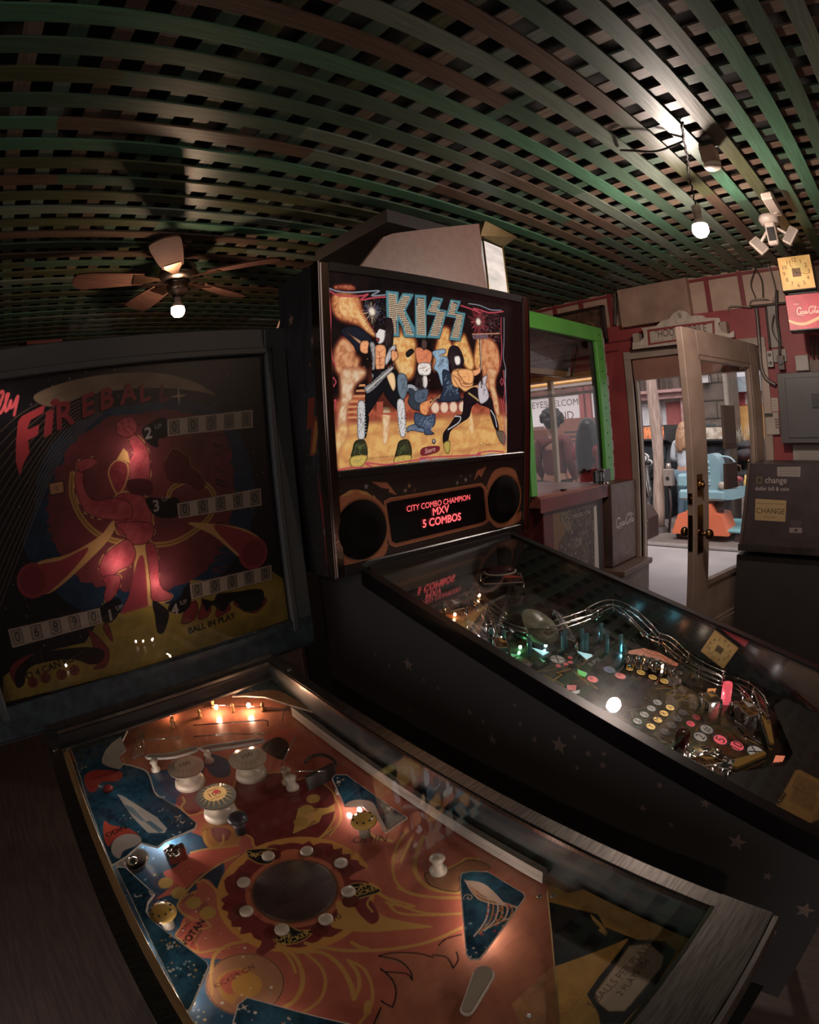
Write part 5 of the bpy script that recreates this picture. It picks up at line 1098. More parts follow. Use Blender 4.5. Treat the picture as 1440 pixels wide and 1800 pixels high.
# right guitarist
fig(t2, [(430, 880), (500, 855), (570, 900), (630, 1060), (600, 1160), (540, 1180), (470, 1200), (440, 1150), (400, 1000)], '#17131a'); fig(t2, [(495, 1010), (560, 1000), (580, 1060), (570, 1120), (520, 1130), (495, 1070)], '#e3d6ce'); 
fig(t2, [(460, 1210), (540, 1180), (640, 1180), (720, 1260), (760, 1360), (720, 1440), (500, 1440), (450, 1320)], '#eb9b54', ('#c46a36', .02)); fig(t2, [(620, 1140), (700, 1200), (820, 1180), (850, 1120), (880, 1200), (800, 1280), (720, 1260)], '#e8945a')
fig(t4, [(460, 20), (540, 10), (560, 120), (620, 230), (800, 210), (900, 180), (910, 230), (780, 280), (660, 310), (560, 240), (480, 120)], '#ec9c58', ('#c0602f', .02)); fig(t4, [(540, 0), (740, 0), (760, 160), (700, 200), (620, 160)], '#eb9b54')
fig(t4, [(640, 320), (800, 240), (840, 420), (740, 520), (700, 660), (560, 760), (440, 860), (400, 1020), (340, 1040), (335, 900), (420, 780), (520, 640), (600, 620), (620, 460)], '#0d0d12'); fig(t4, [(800, 400), (1000, 380), (1050, 560), (1110, 760), (1110, 860), (1060, 820), (1000, 640), (980, 540), (840, 480)], '#0d0d12')
tl.stroke(K(t4, [(690, 320), (800, 400), (830, 430)], 2, False, False), .005, '#b99a52'); fig(t4, [(830, 200), (950, 60), (940, 200), (980, 380), (900, 470), (840, 440)], '#b7adb4', ('#7c747c', .03)); tl.stroke(K(t2, [(850, 760), (875, 1440)], 2, False, False), .006, '#2c1a16'); tl.stroke(K(t2, [(855, 780), (878, 1430)], 2, False, False), .0018, '#e0d0c0'); tl.stroke(K(t4, [(870, 0), (885, 200)], 2, False, False), .005, '#2c1a16')
tl.stroke(K(t4, [(400, 840), (480, 790), (560, 730), (580, 660), (500, 650)], 4, True, False), .003, '#c9c9cc'); tl.stroke(K(t4, [(1000, 560), (1060, 660), (1090, 800)], 4, True, False), .003, '#c9c9cc'); fig(t4, [(340, 1030), (430, 1000), (420, 1160), (370, 1160)], '#a5902f'); fig(t4, [(1080, 860), (1200, 880), (1200, 1050), (1130, 1000)], '#5a5040')
rh = random.Random(5)
kp(px, [(897, 500), (935, 500), (935, 850), (893, 850), (894, 700)], '#0b0a0c', sm=False); kp(px, [(560, 470), (579, 480), (590, 700), (597, 850), (560, 850)], '#0b0a0c', sm=False); kp(px, [(560, 850), (600, 838), (740, 817), (900, 798), (935, 800), (935, 860), (560, 880)], '#0b0a0c', sm=False)
for cr_, (x0, x1, y0, y1), n in ((t1, (870, 985, 700, 1090), 30), (t2, (405, 490, 900, 1190), 26), (t4, (-40, 60, 30, 280), 22)):
    for _ in range(n):
        x = rh.uniform(x0, x1); y = rh.uniform(y0, (y0+y1)/2); tl.stroke(K(cr_, [(x, y), (x+rh.uniform(-20, 20), y+80), (x+rh.uniform(-30, 30), y+rh.uniform(120, 200))], 3, True, False), .0008, rh.choice(['#3a2a2c', '#241a1e', '#4a3a3a']))
for L in ([(760, 1080), (800, 1110), (840, 1080)], [(750, 1180), (800, 1200), (860, 1170)], [(800, 1100), (805, 1380)], [(760, 1280), (800, 1290), (850, 1270)]): tl.stroke(K(t1, L, 4, True, False), .0012, '#6a2a1a')
for L in ([(540, 1240), (590, 1300), (660, 1290)], [(660, 1230), (700, 1300), (690, 1360)], [(600, 1330), (640, 1400), (700, 1390)], [(480, 1280), (560, 1330), (590, 1420)]): tl.stroke(K(t2, L, 4, True, False), .0012, '#7a3418')
for L in ([(560, 160), (620, 190), (680, 180)], [(480, 60), (540, 130), (600, 210)]): tl.stroke(K(t4, L, 4, True, False), .0012, '#7a3418')
for k in range(14): u, v = FK.at(*t3([(600+33*k, 250-28*k)])[0]); tl.disc(u, v, .0009, '#d8d0c8')
for k in range(10):
    for xx in (500, 590, 1060, 1150): u, v = FK.at(*t3([(xx+2*k, 480+45*k)])[0]); tl.disc(u, v, .0012, '#e8e2da'); tl.disc(u, v-.002, .0009, '#1a1a1c')
# border scroll, maker's mark, signature, fine print
PINK, GRY = '#c83e52', '#8a94a4'
for wd, col, L in ((.0035, PINK, t1([(95, 240), (200, 300), (340, 320), (560, 310), (640, 290), (540, 370), (720, 340), (885, 330)])), (.003, GRY, t1([(90, 205), (200, 245), (400, 265), (640, 250), (800, 245), (690, 310), (885, 300)])), (.003, PINK, t1([(95, 350), (115, 600), (110, 900), (130, 1150), (180, 1290)])), (.003, PINK, t3([(130, 500), (185, 420), (150, 700), (180, 1000), (190, 1340)])),
                   (.0035, PINK, t2([(580, 290), (700, 330), (800, 370), (860, 400), (760, 330), (900, 370), (1000, 395), (1180, 375)])), (.0025, GRY, t2([(690, 265), (850, 290), (1000, 350), (1150, 360)])), (.003, PINK, t2([(1150, 460), (1150, 700), (1160, 900), (1140, 1150)])), (.0025, GRY, t2([(1190, 460), (1190, 800), (1180, 1020), (1215, 1200), (1200, 1440)])), (.003, PINK, t4([(1180, 0), (1190, 120), (1200, 300), (1180, 470)])), (.0025, GRY, t4([(1200, 0), (1215, 300), (1220, 620)])), (.003, PINK, t4([(1150, 400), (1190, 700), (1190, 1070)])), (.0025, GRY, t4([(1210, 640), (1215, 900), (1220, 1080)])),
                   (.004, PINK, t3([(220, 1410), (420, 1370), (720, 1380), (600, 1310), (900, 1330), (1150, 1290), (1440, 1250)])), (.004, PINK, t4([(0, 1240), (250, 1220), (500, 1210), (850, 1190), (820, 1170), (1000, 1140), (1180, 1150)])), (.003, GRY, t3([(200, 1440), (500, 1420), (850, 1420), (1200, 1340), (1440, 1280)])), (.003, GRY, t4([(0, 1275), (300, 1250), (600, 1265), (780, 1210), (730, 1270), (1000, 1180), (1180, 1200)]))):
    tl.stroke(K(I, L, 4, True, False), wd, col)
for cr, (x, y), r_ in ((t3, (155, 165), .010), (t2, (1160, 1365), .010), (t4, (160, 1300), .010)):
    u, v = FK.at(*cr([(x, y)])[0]); tl.stroke([(u-r_*.7, v), (u, v+r_), (u+r_*.7, v), (u, v-r_)], .0025, PINK, closed=True)
u, v = FK.at(*t4([(150, 1130)])[0]); tl.poly(spline([(u-.028, v-.012), (u+.028, v-.006), (u+.03, v+.010), (u-.026, v+.008)], 4, True), '#7a1f2a'); tl.text('Stern', u, v-.005, .017, '#e8b0a0', .12, shear=.25); tl.disc(u+.014, v+.022, .007, '#2a2a2a'); tl.disc(u+.014, v+.023, .004, '#a0a0a0')
tl.stroke(K(t4, [(840, 1050), (900, 1060), (890, 1020), (950, 1055), (1000, 1020), (960, 1060), (1030, 1040)], 4, True, False), .0012, '#4a2a1c')
a = FK.at(*t3([(860, 1235)])[0]); tl.text('LICENSED ARTWORK AND PROPERTIES', a[0], a[1], .006, '#3a1f14', 0)
tl.sheet('translite', art_mat('lit_translite', .35, emit=.74, spec=.2), lambda u, w: (u+LXk*w, LEk*w+.006, ZB+w), kst)
q = MB(); q.box(TU0, .008, ZB+TW0, TU1, .012, ZB+TW1); q.build('translite_backing', mat('black_plastic'), kst, fn=bbf)
q = MB(); q.box(TU0, -.0012, ZB+TW0, TU1, .0012, ZB+TW1); q.build('backglass_pane', clear, kst, fn=bbf)
q = MB(); q.box(TU0, -.004, ZB+TW0-.012, TU1, .010, ZB+TW0+.006, bev=.003); q.build('translite_sill', mat('black_plastic'), kst, fn=bbf)
# speaker panel
sp = Canvas(TU0, TU1, .025, TW0-.008, .001, '#3a2e2a', 2); sp.dots(220, (TU0, TU1, .03, .23), (.0005, .0016), ['#8a7a6a', '#4a5a5a', '#6a3a30'], 6)
def S1(pts, n=4, sm=True, cl=True): q = FK.many(s1(pts)); return spline(q, n, cl) if sm else q
OR, OR2 = '#c06e48', '#d19a4c'
sp.poly(S1([(15, 330), (30, 250), (110, 180), (200, 180), (280, 240), (350, 305), (260, 280), (180, 260), (100, 290), (40, 330)]), OR); 
for L in ([(30, 230), (120, 175), (150, 190), (100, 215)], [(165, 175), (240, 190), (290, 230), (200, 205)], [(285, 210), (330, 260), (352, 305), (290, 250)]): sp.poly(S1(L, sm=False), OR2)
sp.poly(S1([(50, 740), (120, 745), (350, 680), (395, 570), (320, 620), (330, 640), (230, 690), (140, 680), (60, 650)]), OR)
sp.poly(S1([(275, 115), (390, 120), (465, 215), (400, 190), (410, 170), (350, 160)], sm=False), OR); sp.poly(S1([(1035, 110), (1060, 30), (1130, 0), (1090, 80), (1070, 60)], sm=False), OR)
sp.poly(S1([(1130, 150), (1180, 40), (1260, 5), (1340, 30), (1370, 130), (1300, 70), (1200, 90), (1150, 140)]), OR); sp.poly(S1([(1160, 380), (1210, 455), (1370, 410), (1385, 330), (1320, 390), (1230, 410)]), OR)
for cr_, rx in (((200, 475), 155), ((1258, 245), 105)):
    c = FK.at(*s1([cr_])[0]); e = FK.at(*s1([(cr_[0]+rx, cr_[1]-(8 if rx > 120 else 4))])[0]); R_ = abs(e[0]-c[0]); R_ = .086 if rx > 120 else .084
    sp.disc(c[0], c[1], R_, '#c07448'); sp.disc(c[0], c[1], R_*.92, '#9a5a38'); sp.disc(c[0], c[1], R_*.86, '#0e0d0e')
dm_ = [(372, 262), (410, 240), (1090, 128), (1125, 160), (1148, 400), (1110, 430), (450, 595), (410, 575)]
sp.poly(FK.many(s1(dm_)), '#a85c3c'); sp.stroke(FK.many(s1(dm_)), .004, '#c47a50', closed=True); sp.poly(FK.many(s1([(385, 278), (420, 262), (1085, 148), (1108, 172), (1128, 395), (1100, 415), (455, 572), (425, 555)])), '#0b0a0c')
for x, y, c in ((555, 145, '#b5833a'), (525, 180, '#a89078'), (595, 175, '#7a4a3a'), (940, 75, '#7a4a38'), (975, 100, '#a89888'), (1010, 70, '#5a5048'), (912, 122, '#8a8a84'), (235, 150, '#9a9a94')): sp.poly(star(*FK.at(*s1([(x, y)])[0]), .008, 5, .35), c)
sp.sheet('speaker_panel', art_mat('speaker_panel_print', .35), lambda u, w: (u+LXk*w, LEk*w+.003, ZB+w), kst)
# dot matrix words
dm = Canvas(-.13, .16, .055, .215, .001, '#080708', 2)
def dmt(tx, p, q_, h, bold=0, sx=1.0):
    a, b_ = np.array(FK.at(*s1([p])[0])), np.array(FK.at(*s1([q_])[0])); V, T = text_tris(tx); L = V[:, 0].max()-V[:, 0].min(); ang = math.atan2(*(b_-a)[::-1]); wd = np.hypot(*(b_-a))
    m_ = (a+b_)/2; return (tx, m_[0], m_[1]-h*.33, h, ang, wd/(L*h), bold)
words = [dmt('CITY COMBO CHAMPION', (530, 318), (1000, 228), .022), dmt('MXV', (725, 340), (845, 312), .029, .0006), dmt('5 COMBOS', (650, 428), (932, 372), .030, .0008)]
wm = MB()
for tx, u, w, h, ang, sx, bo in words:
    V, T = text_place(tx, h, 'C', 0, sx); ca, sa = math.cos(ang), math.sin(ang)
    for ou in ((0, 0),) if not bo else ((-bo, 0), (bo, 0), (0, bo), (0, -bo)):
        wm.add([(u+ou[0]+x*ca-y*sa, -.0005+ou[1]*.1, ZB+w+ou[1]+x*sa+y*ca) for x, y in V], [tuple(t) for t in T])
wm.build('display_words', mat('red_dots', '#ff5a58', .5, emit=1.5, emitcol='#ff4a50'), kst, fn=bbf, recalc=False)
# speaker grilles
for cr_, R_ in (((200, 475), .072), ((1258, 245), .070)):
    c = FK.at(*s1([cr_])[0]); q = MB(); q.lathe([(R_, 0), (R_*.96, .006), (R_*.5, .004), (0, .003)], 36, Matrix.Translation((c[0], .001, ZB+c[1])) @ Matrix.Rotation(PI/2, 4, 'X')); q.build('speaker_grille', mat('speaker_cloth', '#14100f', .9, spec=.1), kst, fn=bbf)
# printed left side of the backbox
FS = None
sd = Canvas(.0, KD, .0, ZT-ZB, .0012, '#2c2a2c', 2)
sd.fill_noise('#2c2a2c', '#353338', .1); rb = random.Random(9)
for k in range(26):
    x = rb.uniform(.01, .18); y = rb.uniform(.40, .70); p = [(x, y)]
    for j in range(5): p.append((p[-1][0]+rb.uniform(-.006, .006), p[-1][1]-.02))
    sd.stroke(p, .0012, rb.choice(['#4b5156', '#464a4e', '#53565c']))
for x, y, s_ in ((.13, .62, .016), (.03, .55, .014), (.05, .50, .006)): sd.poly(star(x, y, s_), '#8d6a58')
sd.poly(spline([(.02, .47), (.07, .45), (.09, .38), (.07, .30), (.03, .26), (.005, .30), (.0, .42)], 4, True), '#45464c', noise=('#22242a', .02)) if False else sd.poly(spline([(.02, .47), (.07, .45), (.09, .38), (.07, .30), (.03, .26), (.005, .30), (.0, .42)], 4, True), '#45464c', 1, ('#1e2026', .02))
sd.poly([(.065, .425), (.035, .425), (.045, .38), (.02, .385), (.05, .295), (.075, .295), (.055, .36), (.08, .355)], '#8a3a22'); sd.poly([(.04, .37), (.02, .375), (.045, .30), (.065, .30)], '#b0742a')
sd.poly(spline([(.045, .255), (.03, .19), (.012, .15), (.006, .08), (.004, .02), (.03, .03), (.035, .10), (.04, .18)], 4, True), '#7a2a30'); sd.dots(60, (.0, .1, .0, .3), (.0006, .002), ['#8a8078', '#55585c'], 3)
sd.disc(.026, .115, .008, '#7d95a8'); sd.disc(.026, .11, .004, '#cfe0ea')
sd.sheet('side_print', art_mat('side_print_ink', .3), lambda v, w: (v*0-KH-.0006+LXk*w, v+.003+LEk*w, ZB+w), kst)

# ---------------- the playfield
DK_ = .105
KP = kplane(DK_); kf = Canvas(-.262, .262, -KL, .09, .0012, '#3a322c', 2); kf.fill_noise('#443a33', '#241f1e', .07, 8)
def KK(cr, pts, n=4, sm=True, cl=True): q = KP.many(cr(pts)); return spline(q, n, cl) if sm else q
for k in range(40): kf.stroke([(-.262+k*.0134, -KL), (-.262+k*.0134, .09)], .0006, '#1f1b1a')
# lightning flames around the centre and lower part
kf.poly(KK(k2, [(480, 680), (650, 670), (760, 740), (900, 830), (980, 940), (1080, 1000), (1150, 1060), (1060, 1110), (880, 1060), (700, 1040), (560, 980), (420, 900), (330, 900), (440, 780)]), '#6a5a30', noise=('#4a4030', .04))
for L in ([(500, 690), (640, 680), (560, 720), (700, 730), (620, 760)], [(330, 900), (300, 850), (370, 870), (360, 820), (430, 850)], [(950, 870), (1040, 950), (990, 960), (1090, 1010)], [(700, 1050), (760, 1090), (740, 1120), (860, 1110)]): kf.stroke(KK(k2, L, 1, False, False), .003, '#a58a34')
for L in (k1([(1020, 850), (1090, 800), (1060, 790), (1140, 770)]), k1([(1160, 790), (1240, 860), (1220, 830), (1290, 880)]), k2([(40, 590), (110, 660), (90, 630), (160, 690)]), k1([(980, 800), (1050, 830), (1100, 860), (1040, 880)])): kf.stroke(KP.many(L), .0035, '#b8902e')
kf.poly(KK(k2, [(300, 640), (380, 650), (440, 720), (400, 760), (340, 720)]), '#232c38'); kf.poly(KK(k2, [(820, 930), (960, 960), (1040, 1040), (940, 1080), (830, 1010)]), '#7d4a26', noise=('#5a3a20', .02))
kf.poly(KK(k2, [(1050, 690), (1130, 780), (1250, 900), (1320, 1060), (1230, 1130), (1150, 980), (1090, 800)]), '#4a2420', noise=('#2c1a1a', .02)); kf.poly(KK(k2, [(690, 1080), (960, 1090), (860, 1180), (760, 1160)]), '#5a3a1c', noise=('#241a14', .01))
kf.poly(KK(k1, [(380, 460), (520, 420), (640, 450), (600, 520), (520, 540), (430, 500)]), '#8a5a2c', noise=('#5a3418', .03)); kf.poly(KK(k1, [(550, 500), (620, 520), (760, 600), (740, 650), (640, 590)]), '#8a8a94')
kf.dots(700, (-.262, .262, -1.0, .05), (.0006, .0022), ['#8a7a5a', '#5a4a3a', '#6a3028', '#3a4a4a', '#a09888'], 14)
for k in range(46):
    cr_ = k1 if k % 3 == 0 else k2; x, y = (rs.uniform(560, 1400), rs.uniform(640, 900)) if k % 3 == 0 else (rs.uniform(20, 1050), rs.uniform(560, 1050)); u, v = KP.at(*cr_([(x, y)])[0]); a = rs.uniform(-.8, .8); L_ = rs.uniform(.012, .035)
    pt = [(u, v), (u+L_*math.cos(a), v+L_*math.sin(a)), (u+L_*.8*math.cos(a)-.006, v+L_*math.sin(a)+.004), (u+L_*1.8*math.cos(a), v+L_*1.6*math.sin(a)+.002)]; kf.stroke(pt, rs.uniform(.0012, .0035), rs.choice(['#7a5a24', '#8a2c24', '#5a4a34', '#3a4650', '#94702c', '#6a6460']))
kfm = art_mat('playfield_print', .18, coat=.5)
kfo = kf.sheet('playfield', kfm, lambda u, v: (u, v, KZ-DK_+KSL*v), kst)
# lamp inserts
def kins(cr, p, r_, col, st, ch=None, ring='#0d0c0c', name='round_insert'):
    u, v = KP.at(*cr([p])[0]); z = kz(v)-DK_+.0004; q = MB()
    q.prism(circ(u, v, r_, 20), 0, .0006, fn=lambda x, y, w: (x, y, kz(y)-DK_+.0006+w)); q.build(name, mat('ins_%s_%s' % (col[1:], str(st)), col, .3, emit=st), kst)
    g = MB(); o = circ(u, v, r_*1.3, 20); i_ = circ(u, v, r_, 20); g.add([(x, y, kz(y)-DK_+.0008) for x, y in o+i_], [(k, (k+1) % 20, 20+(k+1) % 20, 20+k) for k in range(20)])
    if ch:
        V, T = text_place(ch, r_*2.1, 'C'); g.add([(u+x, v+y-r_*.7, kz(v+y-r_*.7)-DK_+.0016) for x, y in V], [tuple(t) for t in T])
    o2 = g.build('insert_print', mat('print_black', '#100e0e', .5), kst, recalc=False)
W_, Y_, R__, G_ = '#b8aea4', '#e8b03c', '#c03038', '#5ad05a'
for (x, y), ch in zip(((510, 770), (475, 805), (435, 840), (395, 878)), 'KISS'): kins(k2, (x, y), .0095, W_, .35, ch)
for (x, y), ch in zip(((583, 800), (548, 833), (512, 870), (472, 908)), 'ARMY'): kins(k2, (x, y), .0095, Y_, .9, ch)
for (x, y), ch in zip(((657, 828), (625, 863), (590, 900), (552, 938)), 'LIVE'): kins(k2, (x, y), .0095, '#6b645e', .05, ch)
for (x, y), st in (((735, 855), .15), ((702, 893), .9), ((665, 932), .4)): kins(k2, (x, y), .0095, R__, st, '*')
for x, y in ((348, 573), (415, 598), (483, 625), (550, 648)): kins(k2, (x, y), .010, Y_, .6, '0')
kins(k2, (793, 925), .014, W_, .2, '#'); kins(k2, (757, 968), .014, W_, .2, '2'); kins(k2, (872, 985), .015, '#e04450', .8, '5'); kins(k2, (968, 1020), .015, '#e04450', .7, '10'); kins(k2, (1075, 1055), .019, W_, .35, 'X')
kins(k2, (137, 637), .012, '#d84848', .8, '*'); kins(k2, (297, 618), .012, '#d05048', .7, '*'); kins(k2, (232, 582), .012, '#3a4f8a', .25, 'o'); kins(k1, (1065, 718), .016, W_, .15, 'X'); kins(k1, (870, 735), .018, '#7a5a48', .08, 'S')
for x, y in ((1135, 710), (1110, 745), (1070, 755), (1135, 735)): kins(k1, (x, y), .006, '#c83a3c', .35, None)
def karrow(cr, pts, col, st, name='arrow_insert'):
    q = MB(); p = KP.many(cr(pts)); q.prism(p, 0, .0006, fn=lambda x, y, w: (x, y, kz(y)-DK_+.0006+w)); q.build(name, mat('ins_%s_%s' % (col[1:], str(st)), col, .3, emit=st), kst)
karrow(k1, [(925, 655), (1020, 680), (985, 698)], '#a8d8dc', .9); karrow(k1, [(1170, 672), (1260, 700), (1225, 720)], '#a8ccd0', .8); karrow(k1, [(750, 675), (850, 695), (800, 715)], '#5fae74', .6); karrow(k1, [(965, 712), (1000, 730), (985, 735)], '#58b070', .5)
karrow(k2, [(50, 580), (105, 600), (85, 622), (60, 610)], '#62c85a', .6, 'letter_insert'); karrow(k2, [(-10, 670), (45, 672), (40, 700), (-10, 700)], '#c04848', .6, 'letter_insert'); karrow(k2, [(0, 710), (65, 698), (60, 716), (10, 730)], '#b8b0a8', .5, 'letter_insert'); karrow(k2, [(20, 740), (80, 752), (75, 768), (30, 755)], '#c8c0b8', .7, 'letter_insert'); karrow(k1, [(1175, 780), (1230, 800), (1215, 818), (1180, 800)], '#62c85a', .5, 'letter_insert')
karrow(k2, [(1190, 1075), (1245, 1078), (1230, 1110), (1175, 1115)], '#e8784a', .7, 'letter_insert'); karrow(k2, [(800, 690), (850, 690), (840, 712), (795, 708)], '#e08a3c', .6, 'letter_insert'); karrow(k2, [(45, 475), (135, 495), (105, 520)], '#9ccfd4', .8)
u, v = KP.at(*k2([(160, 545)])[0]); q = MB(); V, T = text_place('SUPER', .017, 'C', .1); a_ = -.35
q.add([(u+x, v+y, kz(v+y)-DK_+.002) for x, y in V], [tuple(t) for t in T]); q.build('lettering', mat('pale_print', '#a8a29a', .5), kst, recalc=False)
# raised things
def kat(cr, p, d): u, v = kplane(d).at(*cr([p])[0]); return (u, v, kz(v)-d)
def kcyl(cr, p, d, r_, h, m, name, top=None):
    u, v, z = kat(cr, p, d); z0 = kz(v)-DK_; q = MB(); q.lathe([(r_, 0), (r_, h*.9), (r_*.85, h), (0, h)] if top is None else [(r_, 0), (r_*.8, h*.2), (r_*.8, h*.7), (top, h*.85), (top*.9, h), (0, h)], 20, Matrix.Translation((u, v, z0))); return kbuild(q, name, m)
redp = mat('red_translucent', '#a01828', .15, emit=.0); kcyl(k2, (912, 690), .07, .012, .05, mat('lit_red_post', '#ff4a5c', .2, emit=.8), 'red_lamp_post'); kcyl(k2, (652, 985), .055, .014, .07, mat('dark_red_post', '#5a1420', .15), 'red_post')
for x, y in ((80, 400), (105, 405), (220, 415), (300, 410), (318, 470), (188, 345)): kcyl(k2, (x, y), .075, .005, .045, mat('teal_post', '#4f8a90', .12, emit=.05), 'clear_post')
for x, y in ((1200, 590), (1110, 600), (1095, 610), (770, 600), (910, 640), (700, 590)): kcyl(k1, (x, y), .08, .005, .045, mat('teal_post'), 'clear_post')
for x, y in ((760, 730), (800, 750), (640, 600), (940, 780), (1000, 820), (1070, 790), (1000, 700), (700, 1050), (790, 1040), (830, 1170), (860, 1060)): kcyl(k2, (x, y), .08, .006, .03, chrome, 'metal_post', top=.008)
# wire ramps: two rails with cross loops
def ramp(pts, ds, gap=.014, r=.0017, nm='wire_ramp', loops=5):
    q = MB(); c = []
    for (cr, p), d in zip(pts, ds): c.append(Vector(kat(cr, p, d)))
    c = [Vector(x) for x in spline(c, 6)]
    for sg in (-1, 1):
        for dz in (0, .012):
            L = []
            for i, p in enumerate(c):
                t = (c[min(i+1, len(c)-1)]-c[max(i-1, 0)]); n = Vector((-t.y, t.x, 0)).normalized(); L.append(p+n*gap*sg*(1 if dz == 0 else 1.25)+Vector((0, 0, dz)))
            q.tube(L, r, 6)
    for i in range(2, len(c)-1, max(1, len(c)//loops)):
        t = c[i+1]-c[i-1]; n = Vector((-t.y, t.x, 0)).normalized(); up = Vector((0, 0, 1)); q.tube([c[i]+n*gap*1.35*math.cos(a)+up*(.006+gap*1.3*math.sin(a)) for a in np.linspace(PI*.85, PI*2.15, 12)], r, 6)
    return kbuild(q, nm, chrome)
ramp([(k1, (620, 400)), (k1, (760, 500)), (k1, (900, 560)), (k1, (1040, 550)), (k1, (1250, 480)), (k2, (130, 265)), (k2, (240, 215)), (k2, (330, 250)), (k2, (390, 300)), (k2, (480, 390)), (k2, (560, 430)), (k2, (650, 510)), (k2, (760, 580)), (k2, (900, 640))], [.05, .055, .06, .058, .05, .045, .04, .04, .045, .05, .055, .06, .065, .07], loops=14)
ramp([(k2, (720, 590)), (k2, (860, 650)), (k2, (980, 680)), (k2, (1060, 740)), (k2, (1110, 820))], [.075, .078, .08, .082, .085], loops=4)
ramp([(k1, (560, 345)), (k1, (640, 420)), (k1, (700, 560)), (k1, (700, 630))], [.05, .055, .07, .09], .008, loops=4)
# flame-topped curved ramp housing with chrome ribs beneath
q = MB(); A_ = [kat(k2, p, .07) for p in ((350, 470), (430, 455), (520, 480), (630, 545))]; B_ = [kat(k2, p, .07) for p in ((335, 490), (420, 500), (520, 525), (600, 560))]
q.add(A_+B_+[(x, y, z-.004) for x, y, z in A_+B_], [(i, i+1, i+5, i+4) for i in range(3)]+[(8+i, 12+i, 13+i, 9+i) for i in range(3)]+[(i, 8+i, 9+i, i+1) for i in range(3)]+[(4+i, 5+i, 13+i, 12+i) for i in range(3)])
kbuild(q, 'flame_ramp_cover', mat('flame_cover', '#d8713a', .3, emit=.28, var='#5a1c14', vscale=30, stretch=(1, 6, 1)))
q = MB()
for t in np.linspace(0, 1, 7):
    i = min(int(t*3), 2); f = t*3-i; p = Vector(B_[i])*(1-f)+Vector(B_[i+1])*f; q.cyl((p.x, p.y, kz(p.y)-DK_), (p.x, p.y, p.z), .006, n=12)
q.tube([(x, y, z-.002) for x, y, z in B_], .003, 8); q.tube([(x, y, kz(y)-DK_+.004) for x, y, z in B_], .003, 8); kbuild(q, 'chrome_ribs', chrome)
# carved mask sculpture with open jaw, leaning back
def mfn(x, y, z): return (c.x+x*1.55, c.y+y*1.1+z*1.0, c.z+z*.75-y*.5-.030)
c = Vector(kat(k1, (950, 470), .03)); q = MB(); q.ball((0, 0, 0), .034, 20, (.85, .8, 1.35)); 
for v_i, vv in enumerate(q.v):
    x, y, z = vv
    if y < 0 and -.022 < z < -.004 and abs(x) < .016: q.v[v_i] = (x, y+.014, z)
    if y < 0 and .006 < z < .018 and .006 < abs(x) < .018: q.v[v_i] = (x, y+.006, z)
mask = q.build('mask_sculpture', mat('pale_resin', '#9aa288', .35, var='#6c745e', vscale=40), kst, fn=mfn)
q = MB(); q.ball((0, .012, .012), .036, 16, (1.0, .8, 1.3)); r9 = random.Random(1)
for k in range(36):
    a = r9.uniform(0, 2*PI); e = r9.uniform(.1, 1.3); p = Vector((math.cos(a)*math.cos(e)*.032, abs(math.sin(a))*math.cos(e)*.032+.008, math.sin(e)*.04)); q.cyl(p, p*1.55+Vector((0, .012, -.004)), .004, .0008, 6)
q.build('mask_hair', mat('black_resin', '#181618', .35), mask, fn=mfn); q = MB()
for k in range(6): q.cyl((-.011+.0045*k, -.020, -.006), (-.011+.0045*k, -.022, -.013), .0022, .0003, 6); q.cyl((-.011+.0045*k, -.018, -.022), (-.011+.0045*k, -.020, -.016), .002, .0003, 6)
q.build('mask_teeth', mat('ivory_plastic'), mask, fn=mfn)
# round spot-light housing and orange glow toy at the back
c2_ = Vector(kat(k1, (750, 240), .05)); q = MB(); q.lathe([(.040, .0), (.042, .012), (.030, .016), (.010, .018), (0, .018)], 28, Matrix.Translation(c2_)); kbuild(q, 'round_stage_top', mat('smoked_red', '#3c1418', .15))
q = MB(); q.tube([c2_+Vector((.044*math.cos(a), .044*math.sin(a), .004)) for a in np.linspace(0, 2*PI, 28)[:-1]], .0022, 6, closed=True); kbuild(q, 'stage_rim', plastic_edge)
